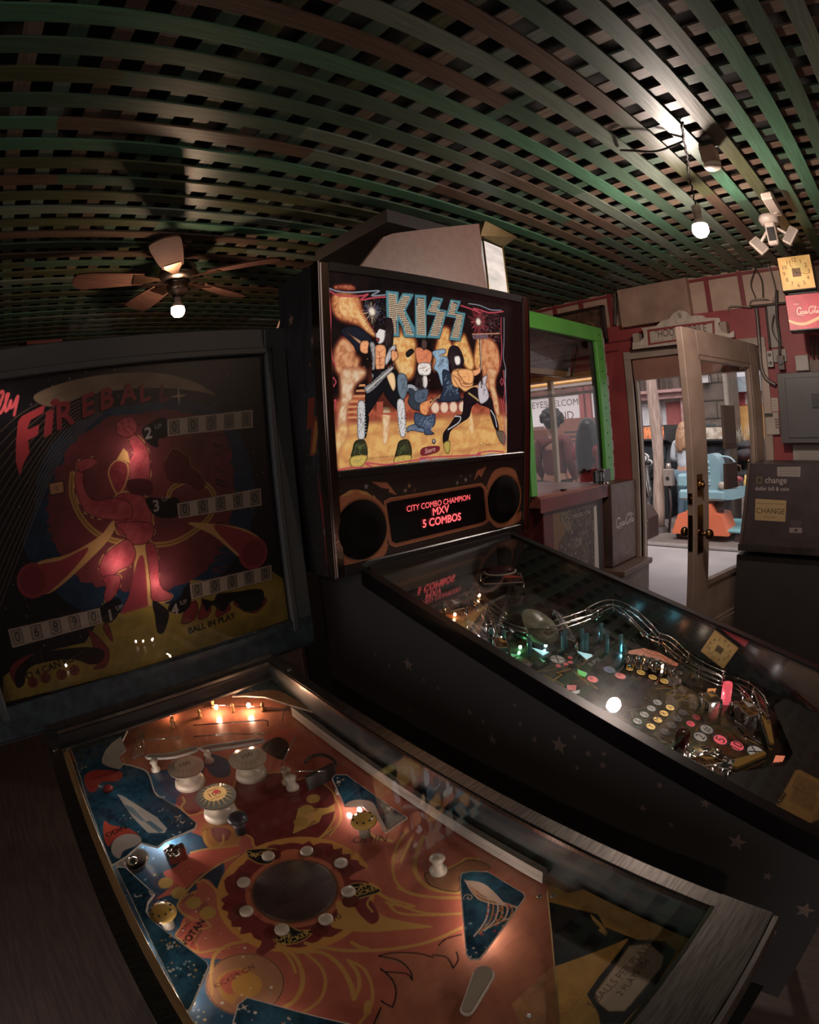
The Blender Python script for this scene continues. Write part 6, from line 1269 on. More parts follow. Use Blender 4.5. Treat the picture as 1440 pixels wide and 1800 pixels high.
# small printed plastics held on metal posts round the upper playfield
rp3 = random.Random(17)
for k, (cr_, P_) in enumerate(((k1, [(560, 500), (620, 520), (700, 590), (650, 600)]), (k1, [(700, 590), (780, 600), (800, 650), (730, 650)]), (k1, [(1040, 440), (1090, 470), (1170, 620), (1120, 600)]), (k1, [(640, 250), (860, 240), (880, 290), (660, 300)]), (k1, [(440, 400), (520, 380), (560, 430), (480, 450)]), (k2, [(760, 720), (830, 700), (880, 760), (800, 770)]), (k2, [(960, 770), (1040, 740), (1100, 830), (1040, 850)]), (k2, [(1060, 690), (1130, 760), (1150, 850), (1100, 800)]), (k2, [(470, 975), (560, 985), (600, 1020), (520, 1015)]), (k2, [(690, 1090), (800, 1060), (900, 1110), (780, 1130)]), (k2, [(900, 1090), (960, 1100), (930, 1150), (860, 1140)]))):
    pp = [kplane(.07).at(*p) for p in cr_(P_)]; lo_, hi_ = np.min(pp, 0)-.004, np.max(pp, 0)+.004; cv = Canvas(lo_[0], hi_[0], lo_[1], hi_[1], .001, '#2a2624', 2)
    cv.fill_noise(['#8a8a90', '#6a4a2c', '#8f9096', '#5a2c24', '#7a4a24', '#55504c', '#9a6a2c', '#6b2a24', '#7a6a3a', '#8a5a2c', '#3c4a50'][k], '#1c1a1c', .02, k); cv.poly([tuple((np.array(pp[0])+pp[1])/2), tuple((np.array(pp[1])+pp[2])/2), tuple(np.mean(pp, 0)), tuple((np.array(pp[3])+pp[2])/2)], ['#c9c2b8', '#c79a3c', '#d8d4d0', '#b8433a'][k % 4]); cv.stroke(pp, .0014, '#cfc6b8', closed=True)
    cv.sheet('printed_plastic', art_mat('kiss_plastic_print', .15, coat=.6), lambda u, v: (u, v, KZ-.07+KSL*v), kst, keep=[pp])
    e_ = MB(); e_.prism(pp, -.0025, -.0003, fn=lambda x, y, w: (x, y, kz(y)-.07+w)); kbuild(e_, 'plastic_edge', plastic_edge)
    for p in pp[::2]: kbuild(MB().cyl((p[0], p[1], kz(p[1])-DK_), (p[0], p[1], kz(p[1])-.067), .0035, n=10), 'metal_post', chrome)
# printed flashes and lettering between the inserts
# flippers
for a, b_ in (((950, 1135), (1120, 1075)), ((1130, 870), (1165, 1010))):
    p0, p1 = Vector(kat(k2, a, .085)), Vector(kat(k2, b_, .085)); d = (p1-p0); d.z = 0; d.normalize(); n = Vector((-d.y, d.x, 0)); P2 = [p0+n*.010*math.cos(t)-d*.010*math.sin(t) for t in np.linspace(0, PI, 8)]+[p1-n*.005*math.cos(t)+d*.005*math.sin(t) for t in np.linspace(0, PI, 8)]
    q = MB(); q.prism([(p.x, p.y) for p in P2], .010, .027, fn=lambda x, y, w: (x, y, kz(y)-DK_+w)); fo = kbuild(q, 'flipper', mat('yellow_flipper', '#b48a24', .3)); q = MB(); q.tube([(p.x, p.y, kz(p.y)-DK_+.018) for p in P2], .0035, 8, closed=True); q.build('flipper_rubber', mat('black_rubber', '#1c1a1a', .5), fo)
# silver wall guides and slings around the flippers
for L in ([(470, 970), (560, 1010), (600, 1050)], [(700, 1060), (800, 1110), (900, 1140)], [(950, 870), (1040, 960), (1110, 1000)], [(940, 900), (1020, 980)], [(970, 880), (1070, 970)], [(760, 1020), (800, 1060), (860, 1080)]):
    kbuild(MB().tube(spline([kat(k2, p, .085) for p in L], 5), .002, 6), 'wire_guide', chrome)
# bottom apron with the yellow instruction card
KA = kplane(.075); ka = Canvas(-.262, .262, -KL, -.88, .001, '#1d1a19', 2); ka.fill_noise('#1d1a19', '#272220', .05)
cardp = KA.many(k2([(1305, 1158), (1330, 1155), (1445, 1215), (1440, 1440), (1355, 1475), (1195, 1390), (1190, 1360)])); ka.outlined(cardp, '#8f6a2c', '#6a4c20', .002)
u, v = KA.at(*k2([(1235, 1325)])[0]); ka.text('KISS', u, v, .022, '#2a1c10', face_angle(KA, *k2([(1235, 1325)])[0], 60), bold=.001)
rt = random.Random(3)
for k in range(24):
    t = k/24; a = (1265+150*t*.9, 1330+70*t) if k % 2 else (1285+150*t*.9, 1260+60*t)
    pA = KA.at(*k2([(a[0], a[1])])[0]); pB = KA.at(*k2([(a[0]+35, a[1]-75)])[0]); ka.stroke([pA, pB], .0016, '#4a3416')
ka.sheet('apron', art_mat('apron_print_dark', .4), lambda u, v: (u, v, KZ-.075+KSL*v), kst, keep=[KA.many(k2([(860, 1180), (1240, 1130), (1290, 1060), (1175, 790), (1500, 560), (1700, 900), (1500, 1560), (1250, 1440)]))])
# lamps of this playfield
def klamp(cr, p, d, st, col, r_=.0045):
    u, v, z = kat(cr, p, d); q = MB(); q.ball((u, v, z), r_, 10, (1, 1, 1.3)); kbuild(q, 'playfield_lamp', mat('klamp_%s_%d' % (col[1:], int(st)), col, .4, emit=st))
for cr, p, st, col in ((k1, (635, 365), 60, '#ffb060'), (k1, (500, 470), 45, '#ffb060'), (k1, (640, 555), 50, '#fff2e8'), (k1, (860, 650), 60, '#60ff90'), (k1, (1000, 640), 40, '#90f0ff'), (k2, (315, 470), 50, '#70e8ff'), (k2, (545, 560), 60, '#ffe0c0'), (k2, (845, 748), 50, '#fff4ea'), (k2, (1065, 780), 40, '#fff4ea'), (k2, (780, 1040), 50, '#fff4ea'), (k2, (692, 1118), 40, '#fff4ea'), (k2, (833, 1175), 40, '#fff4ea'), (k2, (190, 340), 30, '#70e8ff'), (k1, (760, 600), 30, '#fff4ea'), (k2, (440, 490), 40, '#ff9a50')): klamp(cr, p, .097, st*1.3, col, .0034)
for s in (-1, 1):
    for y, h in ((-KL+.02, .5), (.17, .64)):
        l = MB(); l.prism([(0, 0), (.045, 0), (.045, .004), (.004, .004), (.004, .045), (0, .045)], .03, h, M=Matrix.Translation((.286*s, y, 0)) @ Matrix.Scale(-1, 4, (1, 0, 0)) if s > 0 else Matrix.Translation((-.286, y, 0)))
        l.cyl((.27*s, y+.01, 0), (.27*s, y+.01, .04), .02, .012); l.build('leg', mat('black_powder_rail'), kst)

# ================================================================== right side of the room
PY = lambda y: Face((0, y, 0), (1, 0, 0), (0, 0, 1))     # plane y = const, coordinates (x, z)
PX = lambda x: Face((x, 0, 0), (0, 1, 0), (0, 0, 1))     # plane x = const, coordinates (y, z)
def part(mb, name, m, parent, label=None, **k):
    o = mb.build(name, m, parent, **k)
    if label: o['label'] = label
    return o
def xsheet(cv, name, m, x, parent=None, off=(0, 0, 0)):  # print on a plane facing -x
    return cv.sheet(name, m, lambda y, z: (y*0+x-off[0], y-off[1], z-off[2]), parent)
def ysheet(cv, name, m, y, parent=None, off=(0, 0, 0)):
    return cv.sheet(name, m, lambda x, z: (x-off[0], x*0+y-off[1], z-off[2]), parent)
# ---- claw machine with the green frame
cr = thing('claw_machine', 'tall claw machine with a bright green frame and glass sides in front of the window', 'claw machine', (3.05, 1.9, 0)); ox, oy = 3.05, 1.9
def L0(x, y, z): return (x-ox, y-oy, z)
gp = mat('bright_green_paint', '#4fb02c', .35, var='#469f27', vscale=3); dred = mat('dark_red_laminate', '#7a2f2d', .4, var='#682624', vscale=4)
b = MB(); b.box(2.70, 1.90, .03, 3.45, 2.02, 1.09, bev=.004); b.box(2.70, 2.02, .03, 2.82, 2.85, 1.09); b.box(3.35, 2.02, .03, 3.45, 2.85, 1.09); b.box(2.82, 2.73, .03, 3.35, 2.85, 1.09); b.box(2.82, 2.02, .03, 3.35, 2.73, .90)
part(b, 'cabinet', mat('dark_red_cabinet', '#6e2b2a', .4, var='#5a2222'), cr, fn=L0)
b = MB(); b.box(2.64, 1.875, 1.045, 3.50, 2.87, 1.12, bev=.006); part(b, 'deck', mat('red_brown_deck', '#a35844', .35, var='#8f4b3a'), cr, fn=L0)
b = MB(); b.box(2.64, 1.872, 1.02, 3.50, 1.878, 1.10); part(b, 'deck_trim', dred, cr, fn=L0)
# green uprights and top bar around the glass
for x0, x1 in ((2.60, 2.66), (3.53, 3.64)):
    part(MB().box(x0, 1.90, 1.12, x1, 1.94, 2.13, bev=.003), 'upright', gp, cr, fn=L0)
part(MB().box(2.60, 1.90, 2.1305, 3.64, 1.94, 2.235, bev=.003), 'top_bar', gp, cr, fn=L0)
part(MB().box(2.60, 1.941, 2.13, 2.64, 2.85, 2.235), 'side_bar', gp, cr, fn=L0); part(MB().box(2.60, 2.81, 1.12, 2.64, 2.85, 2.129), 'upright', gp, cr, fn=L0)
part(MB().box(2.62, 1.96, 2.16, 3.62, 2.85, 2.225), 'roof', mat('dark_roof', '#1d1a19', .5), cr, fn=L0)
part(MB().box(3.50, 1.925, 1.12, 3.532, 1.95, 2.13), 'inner_post', mat('black_plastic'), cr, fn=L0)
part(MB().box(2.66, 1.925, 1.12, 3.53, 1.929, 2.13), 'front_glass', glass_mat('reflective_glass', (.97, .95, .95), ior=1.22), cr, fn=L0)
part(MB().box(2.625, 1.94, 1.12, 2.629, 2.81, 2.13), 'side_glass', glass_mat('window_glass'), cr, fn=L0)
for z in np.linspace(1.2, 2.18, 12): part(MB().cyl((3.585, 1.901, z), (3.585, 1.897, z), .006, n=10), 'frame_screw', mat('dark_screw', '#1d3a18', .4), cr, fn=L0)
b = MB(); r = random.Random(4)
for k in range(11): b.box(3.645, 1.902+r.uniform(0, .006), 1.14+k*.095, 3.675+r.uniform(0, .012), 1.935, 1.14+k*.095+.088, bev=.010)
b.box(3.638, 1.90, 1.12, 3.652, 1.94, 2.22, bev=.002); part(b, 'white_moulding', mat('aged_white_plastic', '#a59b94', .5), cr, fn=L0)
# hanging header sign inside
hd = Canvas(2.66, 3.44, 1.88, 2.115, .002, '#3a3230', 2); hd.fill_noise('#42383a', '#241f1f', .12); hd.poly([(2.66, 1.88), (3.44, 1.88), (3.44, 1.92), (2.66, 1.925)], '#7a5a24'); hd.text('UNICHOO', 2.98, 1.98, .11, '#2a2422', -.02, shear=.15)
ho = hd.sheet('header_sign', art_mat('header_print', .2, coat=.6), lambda x, z: (x-ox, 2.10-oy-(z-1.88)*.25, z), cr)
part(MB().tube([(2.66, 2.095, 1.882), (3.40, 2.095, 1.875), (3.46, 2.09, 1.89), (3.49, 2.03, 2.12)], .006, 8), 'header_rim', chrome, cr, fn=L0)
# posters on the lower panel
po = Canvas(2.80, 3.43, .35, 1.0, .002, '#6a5648', 2); po.fill_noise('#6b584a', '#3c302b', .05); r = random.Random(6)
po.poly([(2.80, .35), (2.805, 1.0), (2.90, 1.0), (3.0, .9), (2.86, .8)], '#7b5a3c')
for k in range(34):
    x, z = r.uniform(2.82, 3.30), r.uniform(.38, .96); w_, h2 = r.uniform(.03, .12), r.uniform(.03, .10); po.poly([(x, z), (x+w_, z), (x+w_, z+h2), (x, z+h2)], r.choice(['#7a6a58', '#4a3a42', '#8a7a68', '#5d4034', '#3c3436', '#92806c']), 1, ('#4a3b34', .03))
    po.stroke(spline([(x+r.uniform(0, w_), z+r.uniform(0, h2)) for _ in range(5)], 4), .003, r.choice(['#2e2426', '#99876f', '#6a2f2c']))
for k in range(60): po.disc(r.uniform(2.95, 3.3), r.uniform(.5, .9), r.uniform(.004, .012), r.choice(['#8a7866', '#4b3d3c', '#5f4c40']))
po.poly([(3.30, .35), (3.375, .35), (3.355, .97), (3.32, .97)], '#cfc3b2') ; po.poly([(3.375, .35), (3.43, .35), (3.43, 1.0), (3.36, 1.0)], '#33211f')
po.text('CHOOSE YOUR', 3.15, .93, .035, '#a8967c', 0); po.text('PRIZE', 3.18, .80, .04, '#8a7764', .1)
ysheet(po, 'poster_panel', art_mat('poster_print', .5), 1.8995, cr, (ox, oy, 0))
b = MB(); b.box(3.30, 1.865, 1.13, 3.53, 1.885, 1.215, bev=.003); kb2 = part(b, 'control_box', mat('black_plastic'), cr, fn=L0)
b = MB(); b.cyl((3.385, 1.85, 1.12), (3.385, 1.85, 1.20), .006); b.ball((3.385, 1.85, 1.212), .016); b.lathe([(.04, 0), (.034, .012), (.008, .022)], 20, Matrix.Translation((3.385, 1.85, 1.12))); part(b, 'joystick', chrome, cr, fn=L0)
part(MB().box(2.93, 1.89, 1.12, 2.97, 1.92, 1.132, bev=.004), 'deck_latch', mat('black_plastic'), cr, fn=L0)
# ---- narrow drinks cabinet with the script logo
ck = thing('drink_cooler', 'narrow dark brown Coca-Cola cooler panel standing on a step beside the doorway', 'cooler', (3.72, 1.857, .5))
part(MB().box(3.505, 1.858, .505, 3.945, 2.09, 1.10, bev=.004), 'body', mat('brown_enamel', '#6d5044', .35, var='#50403a', vscale=4), ck, fn=lambda x, y, z: (x-3.72, y-1.857, z-.5))
cc = Canvas(3.505, 3.94, .51, 1.075, .0013, '#6b4f44', 2); cc.fill_noise('#6e5247', '#5e443a', .12)
cc.script(3.725, .785, .054, '#d0c0b0', .02, 1.1, .95)
for k, ch in enumerate('DRINK IN BOTTLES'):
    a = math.radians(150-k*6.5); cc.text(ch, 3.735+.165*math.cos(a), .79+.24*math.sin(a), .028, '#7d6458', a-PI/2)
for k in range(34):
    a = math.radians(60-k*4); cc.disc(3.735+.175*math.cos(a), .79+.25*math.sin(a), .004, '#75584e')
for k, ch in enumerate("KING'S MOUNTAIN"):
    a = math.radians(212+k*8); cc.text(ch, 3.735+.155*math.cos(a), .77+.215*math.sin(a), .028, '#8a6a5e', a+PI/2)
ysheet(cc, 'printed_panel', art_mat('enamel_print', .35), 1.8565, ck, (3.72, 1.857, .5))
# step it stands on
stp = thing('wooden_step', 'low brown wooden step with a worn plank top under the cooler', 'step', (3.7, 1.9, 0))
b = MB(); b.box(3.46, 1.76, .0, 3.94, 2.08, .455); part(b, 'base', mat('brown_board', '#7a6254', .55, var='#66503f'), stp, fn=lambda x, y, z: (x-3.7, y-1.9, z))
b = MB(); b.box(3.44, 1.73, .457, 3.945, 2.09, .497, bev=.004); part(b, 'plank_top', wood_mat('worn_plank', '#7d5d4c', '#5f4538', .5, 6, 0), stp, fn=lambda x, y, z: (x-3.7, y-1.9, z))
# ---- sign over the door
WF = PX(3.84); c9 = crop(1080, 540, .1944)
sgp = WF.many(c9([(165, 320), (230, 312), (268, 275), (262, 215), (243, 188), (380, 170), (425, 125), (500, 105), (530, 58), (590, 25), (650, 40), (690, 80), (730, 72), (800, 75), (835, 97), (945, 95), (962, 120), (938, 150), (970, 215), (1035, 240), (1080, 212), (1088, 270), (640, 330), (165, 382)]))
sn = Canvas(.92, 1.84, 2.08, 2.40, .0015, '#cbb8a6', 2); sn.fill_noise('#cdbbaa', '#b9a594', .1)
rect = WF.many(c9([(298, 205), (905, 122), (908, 215), (310, 345)])); sn.poly(WF.many(c9([(298, 203), (905, 120), (912, 262), (308, 345)])), '#8f3234'); sn.poly(WF.many(c9([(320, 222), (885, 145), (890, 240), (330, 325)])), '#bfae9c')
def flip_text(cv, s_, y, z, size, col, ang=0, **k):   # reads left to right for a viewer looking along +x (y runs to the left)
    V, T = text_place(s_, size, 'C', k.get('shear', 0), k.get('sx', 1)); ca, sa = math.cos(ang), math.sin(ang)
    for t in T: cv.poly([(y-(V[i, 0]*ca-V[i, 1]*sa), z+V[i, 0]*sa+V[i, 1]*ca) for i in t], col)
sn.poly(WF.many(c9([(320, 222), (885, 145), (890, 240), (330, 325)])), '#bfae9c')
sang = .0
ya_, za_ = WF.at(*c9([(372, 240)])[0]); yb_, zb_ = WF.at(*c9([(832, 182)])[0]); Vh, _ = text_tris('"HOOT-MOBILE'); flip_text(sn, '"HOOT-MOBILE', (ya_+yb_)/2, (za_+zb_)/2-.03, .078, '#5a2d2c', sx=abs(ya_-yb_)/(.078*(Vh[:, 0].max()-Vh[:, 0].min())))
for tx, p, sz, col in (('a Farm Ride', (600, 262), .028, '#5a3a34'), ('one dime each', (400, 300), .016, '#8a6a5c')):
    y, z = WF.at(*c9([p])[0]); flip_text(sn, tx, y, z-sz*.35, sz, col)
tt = WF.at(*c9([(593, 75)])[0]); flip_text(sn, 'li', tt[0], tt[1]-.02, .06, '#2b211e')
so = sn.sheet('carved_sign', art_mat('painted_sign', .5), lambda y, z: (y*0+3.839, y, z), None, keep=[sgp]); tag(so, 'cream carved wooden sign with red lettering board mounted above the doorway', 'sign')
b = MB(); b.add([(3.8395, y, z) for y, z in sgp]+[(3.855, y, z) for y, z in sgp], [tuple(range(len(sgp)))]+[(i, (i+1) % len(sgp), len(sgp)+(i+1) % len(sgp), len(sgp)+i) for i in range(len(sgp))]); part(b, 'board', cream, so); part(MB().box(3.855, 1.0, 2.12, 3.949, 1.05, 2.2), 'bracket', cream, so); part(MB().box(3.855, 1.7, 2.12, 3.949, 1.75, 2.2), 'bracket', cream, so)
# ---- dark framed picture on the upper wall
pc = thing('framed_picture', 'dark framed brown picture hung high between the battens left of the door', 'picture', (3.93, 2.24, 2.33))
b = MB()
for a in ((2.0, 2.455, 2.48, 2.48), (2.0, 2.18, 2.48, 2.21), (2.0, 2.18, 2.035, 2.48), (2.445, 2.18, 2.48, 2.48)): b.box(3.905, a[0], a[1], 3.936, a[2], a[3], bev=.004)
part(b, 'frame', mat('dark_frame', '#33211c', .4), pc, fn=lambda x, y, z: (x-3.93, y-2.24, z-2.33))
cv = Canvas(2.03, 2.45, 2.20, 2.46, .003, '#5b3f2e', 2); cv.fill_noise('#6a4a35', '#39271f', .12); cv.disc(2.16, 2.32, .05, '#7d5a3a'); cv.disc(2.30, 2.33, .06, '#4a3024'); cv.disc(2.16, 2.33, .03, '#55392a')
xsheet(cv, 'print', art_mat('old_print', .4), 3.925, pc, (3.93, 2.24, 2.33))
# ---- plywood box under the ceiling, vertical conduit beside it
pbx = MB().box(3.862, 1.262, 2.262, 3.935, 1.84, 2.561, bev=.004).build('plywood_box', mat('plywood', '#b08b74', .6, var='#8f6e5a', vscale=5)); tag(pbx, 'plain plywood box fixed high on the wall above the door sign', 'box')
cdm = mat('grey_conduit', '#6f625b', .4, metal=.3)
def conduit(name, label, cat, pts, r, m=None): return tag(MB().tube(spline(pts, 6), r, 10).build(name, m or cdm), label, cat)
conduit('conduit', 'dark conduit rising up the wall to the ceiling left of the plywood box', 'pipe', [(3.93, 1.93, 2.30), (3.925, 1.90, 2.45), (3.90, 1.88, 2.556)], .014, mat('dark_pipe', '#4a3b34', .5))
W5 = PX(3.925); ca_x = crop(1240, 400, .1778)
def onwall(pts, x=3.925): return [(x, *PX(x).at(*p)) for p in ca_x(pts)]
conduit('conduit', 'thick grey conduit bending down the red wall into the breaker panel', 'pipe', onwall([(505, 790), (520, 950), (540, 1200), (555, 1380), (600, 1490), (700, 1560)]), .014)
conduit('conduit', 'thin dark conduit running straight down to the grey outlet box', 'pipe', onwall([(598, 780), (615, 950), (640, 1200)]), .008, mat('dark_pipe'))
conduit('conduit', 'black conduit with chrome coupling running down to the brown switch', 'pipe', onwall([(705, 620), (710, 900), (735, 1100), (738, 1260)]), .011, mat('dark_pipe'))
conduit('conduit', 'horizontal dark pipe under the hanging cables left of the red lit sign', 'pipe', onwall([(430, 780), (560, 770), (700, 755), (800, 745)]), .009, mat('dark_pipe'))
for i, L in enumerate(([(460, 140), (450, 280), (490, 400), (450, 560), (500, 700)], [(485, 230), (490, 380), (555, 520), (570, 690)], [(605, 190), (615, 330), (680, 560), (690, 660), (660, 740)], [(225, 830), (240, 780), (330, 775), (450, 790)], [(440, 780), (450, 720), (560, 705), (625, 710)], [(680, 860), (660, 1000), (720, 1130), (770, 1180)])):
    conduit('loose_cable', ['thin brown cable hanging from the ceiling in a loop, leftmost', 'thin brown cable hanging beside the leftmost looped one', 'pale cable hanging from the floodlight camera down the boards', 'white cable curling over the top of the red wall', 'short white cable end above the horizontal pipe', 'dark cable drooping between the two dark conduits'][i], 'cable', onwall(L, 3.90), .004, mat('pale_cable', '#9a8a7c', .5) if i in (2, 3, 4) else mat('brown_cable', '#4d3a30', .5))
# ---- outlet, switch, junction box, keypad, paper notice, breaker panel
def wbox(name, label, cat, px0, px1, depth, m, extra=None):
    (ya, za), (yb, zb) = PX(3.95-depth).at(*px0), PX(3.95-depth).at(*px1); t = thing(name, label, cat, (3.95, (ya+yb)/2, (za+zb)/2)); q = MB(); q.box(-depth, (yb-ya)/2, (zb-za)/2, -.001, (ya-yb)/2, (za-zb)/2, bev=.003); q.build('housing', m, t); return t, abs(ya-yb), abs(za-zb)
t, w_, h2 = wbox('outlet_box', 'grey metal outlet box at the end of the thin conduit', 'outlet', (1347, 617), (1361, 645), .04, mat('grey_metal_box', '#8a8078', .4, metal=.4)); 
for dz in (-.25, .25): MB().cyl((-.041, 0, dz*h2), (-.044, 0, dz*h2), w_*.28, n=16).build('socket', mat('dark_socket', '#4a4440', .5), t)
t, w_, h2 = wbox('switch_box', 'brown and black rotary switch box right of the grey outlet', 'switch', (1366, 625), (1380, 650), .06, mat('brown_switch', '#4c3328', .4)); MB().cyl((-.062, 0, 0), (-.075, 0, 0), w_*.3).build('knob', mat('black_plastic'), t)
t, w_, h2 = wbox('junction_box', 'square white junction box above the grey breaker panel', 'junction box', (1397, 625), (1423, 651), .05, mat('white_box', '#b3a9a0', .5)); MB().box(-.053, -w_*.45, -h2*.45, -.05, w_*.45, h2*.45).build('cover', mat('white_box'), t)
t, w_, h2 = wbox('alarm_keypad', 'white alarm keypad with small screen on the red wall', 'keypad', (1346, 725), (1371, 764), .03, mat('keypad_white', '#b8a898', .45)); q = MB()
for i in range(3):
    for j in range(4): q.box(-.033, -.03-.014*i, .0-.018*j+.02, -.030, -.03-.014*i+.009, -.018*j+.032)
q.build('keys', mat('key_dark', '#6d4a44', .5), t); MB().box(-.032, -.005, .045, -.03, .055, .07).build('screen', mat('lcd', '#4c4a3c', .3), t)
(ya, za), (yb, zb) = PX(3.945).at(1346, 700), PX(3.945).at(1369, 723); pn = Canvas(yb, ya, zb, za, .0015, '#bcab9a', 2)
for k in range(4): pn.stroke([(yb+.01, za-.02-.018*k), (ya-.012, za-.02-.018*k)], .003, '#8a7a70')
tag(xsheet(pn, 'paper_notice', art_mat('paper_print', .7), 3.944), 'small handwritten paper notice taped above the alarm keypad', 'notice')
t = thing('breaker_panel', 'large grey electrical breaker panel at the right edge of the wall', 'breaker panel', (3.95, .48, 1.58)); gy = mat('grey_enamel', '#5d5957', .4, var='#54504e', vscale=3)
MB().box(-.11, -.24, -.225, -.001, .19, .235, bev=.004).build('box', gy, t); MB().box(-.118, -.19, -.19, -.11, .135, .20, bev=.003).build('door', gy, t); MB().box(-.125, -.10, .0, -.117, -.05, .09, bev=.002).build('latch', mat('dark_latch', '#3b3836', .4), t)
for k in range(7): tag(MB().cyl((3.915, .20+.034*k, 1.905), (3.915, .20+.034*k, 2.06), .009, n=10).build('conduit', cdm), 'short vertical grey conduit in the row behind the red lit sign', 'pipe', 'short conduits behind the red lit sign')
b = MB(); b.box(3.93, .62, 2.00, 3.949, .70, 2.30); b.box(3.93, .60, 1.90, 3.949, .70, 1.985); tag(b.build('wall_patch', mat('bare_board', '#a3978c', .6)), 'pale bare board patches on the wall beside the red lit sign', 'board')
tag(MB().box(3.938, .22, 1.82, 3.9485, .44, 1.90).build('brown_board', mat('brown_board')), 'brown backing board above the breaker panel', 'board')
tag(MB().box(3.925, .20, 1.20, 3.949, .60, 1.345).build('slat_board', mat('bare_board')), 'pale slatted board just below the breaker panel', 'board')
# ---- lit clock and lit red sign
LF = PX(3.5)
ckt = thing('lit_clock', 'square glowing yellow wall clock with black numerals and hands', 'clock', (3.5, .386, 2.386)); lo = lambda x, y, z: (x-3.5, y-.386, z-2.386)
MB().box(3.503, .272, 2.275, 3.62, .500, 2.497, bev=.004).build('case', mat('clock_case', '#3a2a20', .4), ckt, fn=lo)
cf = Canvas(.278, .494, 2.284, 2.490, .001, '#f0b75a', 2); 
for k in range(14):
    t_ = k/14; cf.poly([(.278+.108*t_*.9, 2.284+.103*t_*.9), (.494-.108*t_*.9, 2.284+.103*t_*.9), (.494-.108*t_*.9, 2.490-.103*t_*.9), (.278+.108*t_*.9, 2.490-.103*t_*.9)], '#%02x%02x%02x' % (int(222+26*t_), int(160+40*t_), int(70+36*t_)))
for h in range(1, 13):
    a = math.radians(90-30*h); s_ = .078 if h % 3 else .080; flip_text(cf, str(h), .386-s_*math.cos(a)*1.03, 2.387+s_*math.sin(a)-.012, .036, '#2b1c10')
cf.poly([(.356, 2.36), (.414, 2.36), (.414, 2.414), (.356, 2.414)], '#7a5430')
def hand(deg, L, w_):
    a = math.radians(90-deg); cf.stroke([(.386+.012*math.cos(a), 2.387-.012*math.sin(a)), (.386-L*math.cos(a), 2.387+L*math.sin(a))], w_, '#1c130c')
hand(328, .062, .0035); hand(103, .078, .0025)
xsheet(cf, 'face', art_mat('lit_clock_face', .4, emit=.75), 3.5025, ckt, (3.5, .386, 2.386))
b = MB(); b.box(3.56, .33, 2.497, 3.60, .45, 2.52); b.box(3.62, .33, 2.36, 3.949, .37, 2.40); [b.cyl((3.58, y, 2.51), (3.58, y, CEIL+.003), .010) for y in (.35, .39, .44)]; b.build('mount', mat('dark_pipe'), ckt, fn=lo)
sgt = thing('lit_sign', 'square glowing red Coca-Cola sign with white script under the clock', 'sign', (3.5, .365, 2.146)); lo2 = lambda x, y, z: (x-3.5, y-.365, z-2.146)
MB().box(3.504, .240, 2.030, 3.62, .492, 2.255, bev=.004).build('case', mat('sign_case', '#2a1c1a', .4), sgt, fn=lo2)
cs = Canvas(.244, .488, 2.04, 2.25, .0009, '#c8303c', 2); cs.fill_noise('#cf3440', '#b82634', .2)
V = None
for pts, wd in script_cola():
    q = [(.352-(x-3.1)*.0245, 2.130+y*.032) for x, y in spline(pts, 6)]; cs.stroke(q, wd*.032*1.25, '#f0cfae')
flip_text(cs, 'ENJOY', .42, 2.188, .012, '#e8b8a0'); cs.poly(spline([(.488, 2.105), (.44, 2.085), (.38, 2.08), (.30, 2.105), (.244, 2.125), (.244, 2.113), (.30, 2.085), (.38, 2.062), (.44, 2.068), (.488, 2.09)], 5, True), '#e3a96c')
xsheet(cs, 'face', art_mat('lit_sign_face', .4, emit=.55), 3.503, sgt, (3.5, .365, 2.146))
MB().box(3.62, .33, 2.12, 3.949, .37, 2.16).build('mount', mat('dark_pipe'), sgt, fn=lo2); MB().box(3.55, .27, 2.257, 3.58, .47, 2.273).build('hanger', mat('dark_pipe'), sgt, fn=lo2)
# ---- change machine on its black stand
cm = thing('change_machine', 'dark brown change machine with yellow CHANGE sticker and steel coin tray', 'change machine', (3.40, .45, .70)); lo3 = lambda x, y, z: (x-3.40, y-.45, z-.70)
bm_ = mat('brown_steel', '#443636', .4, var='#3b2f2f', vscale=3)
b = MB(); Lx = lambda z: .868-.052*(z-.765)/.48
b.add([(3.40, Lx(.72), .72), (3.44, Lx(1.245), 1.245), (3.44, .10, 1.245), (3.40, .10, .72), (3.85, Lx(.72), .72), (3.85, Lx(1.245), 1.245), (3.85, .10, 1.245), (3.85, .10, .72)], [(0, 1, 2, 3), (7, 6, 5, 4), (0, 4, 5, 1), (1, 5, 6, 2), (2, 6, 7, 3), (3, 7, 4, 0)])
b.build('cabinet', bm_, cm, fn=lo3)
b = MB(); b.box(3.385, .815, .77, 3.41, .866, 1.24) if False else b.add([(3.385, .875, .765), (3.42, .823, 1.25), (3.46, .823, 1.25), (3.46, .875, .765), (3.385, .855, .765), (3.42, .803, 1.25), (3.46, .803, 1.25), (3.46, .855, .765)], [(0, 1, 2, 3), (7, 6, 5, 4), (0, 4, 5, 1), (1, 5, 6, 2), (2, 6, 7, 3), (3, 7, 4, 0)])
b.build('side_edge', mat('brown_edge', '#5b463e', .4), cm, fn=lo3)
cv = Canvas(.12, .80, .80, 1.235, .0012, '#433536', 2); cv.fill_noise('#443637', '#3b2f2f', .2); WM = PX(3.425); cq = crop(1240, 700, .2667)
def pm(p): return WM.at(*cq([p])[0])
y, z = pm((465, 545)); flip_text(cv, 'change', y, z-.014, .052, '#b5a89e'); y, z = pm((355, 540)); cv.poly([(y-.018, z-.02), (y+.018, z-.02), (y+.018, z+.02), (y-.018, z+.02)], '#6a5a3a'); cv.poly([(y-.010, z-.012), (y+.010, z-.012), (y+.010, z+.012), (y-.010, z+.012)], '#33282a')
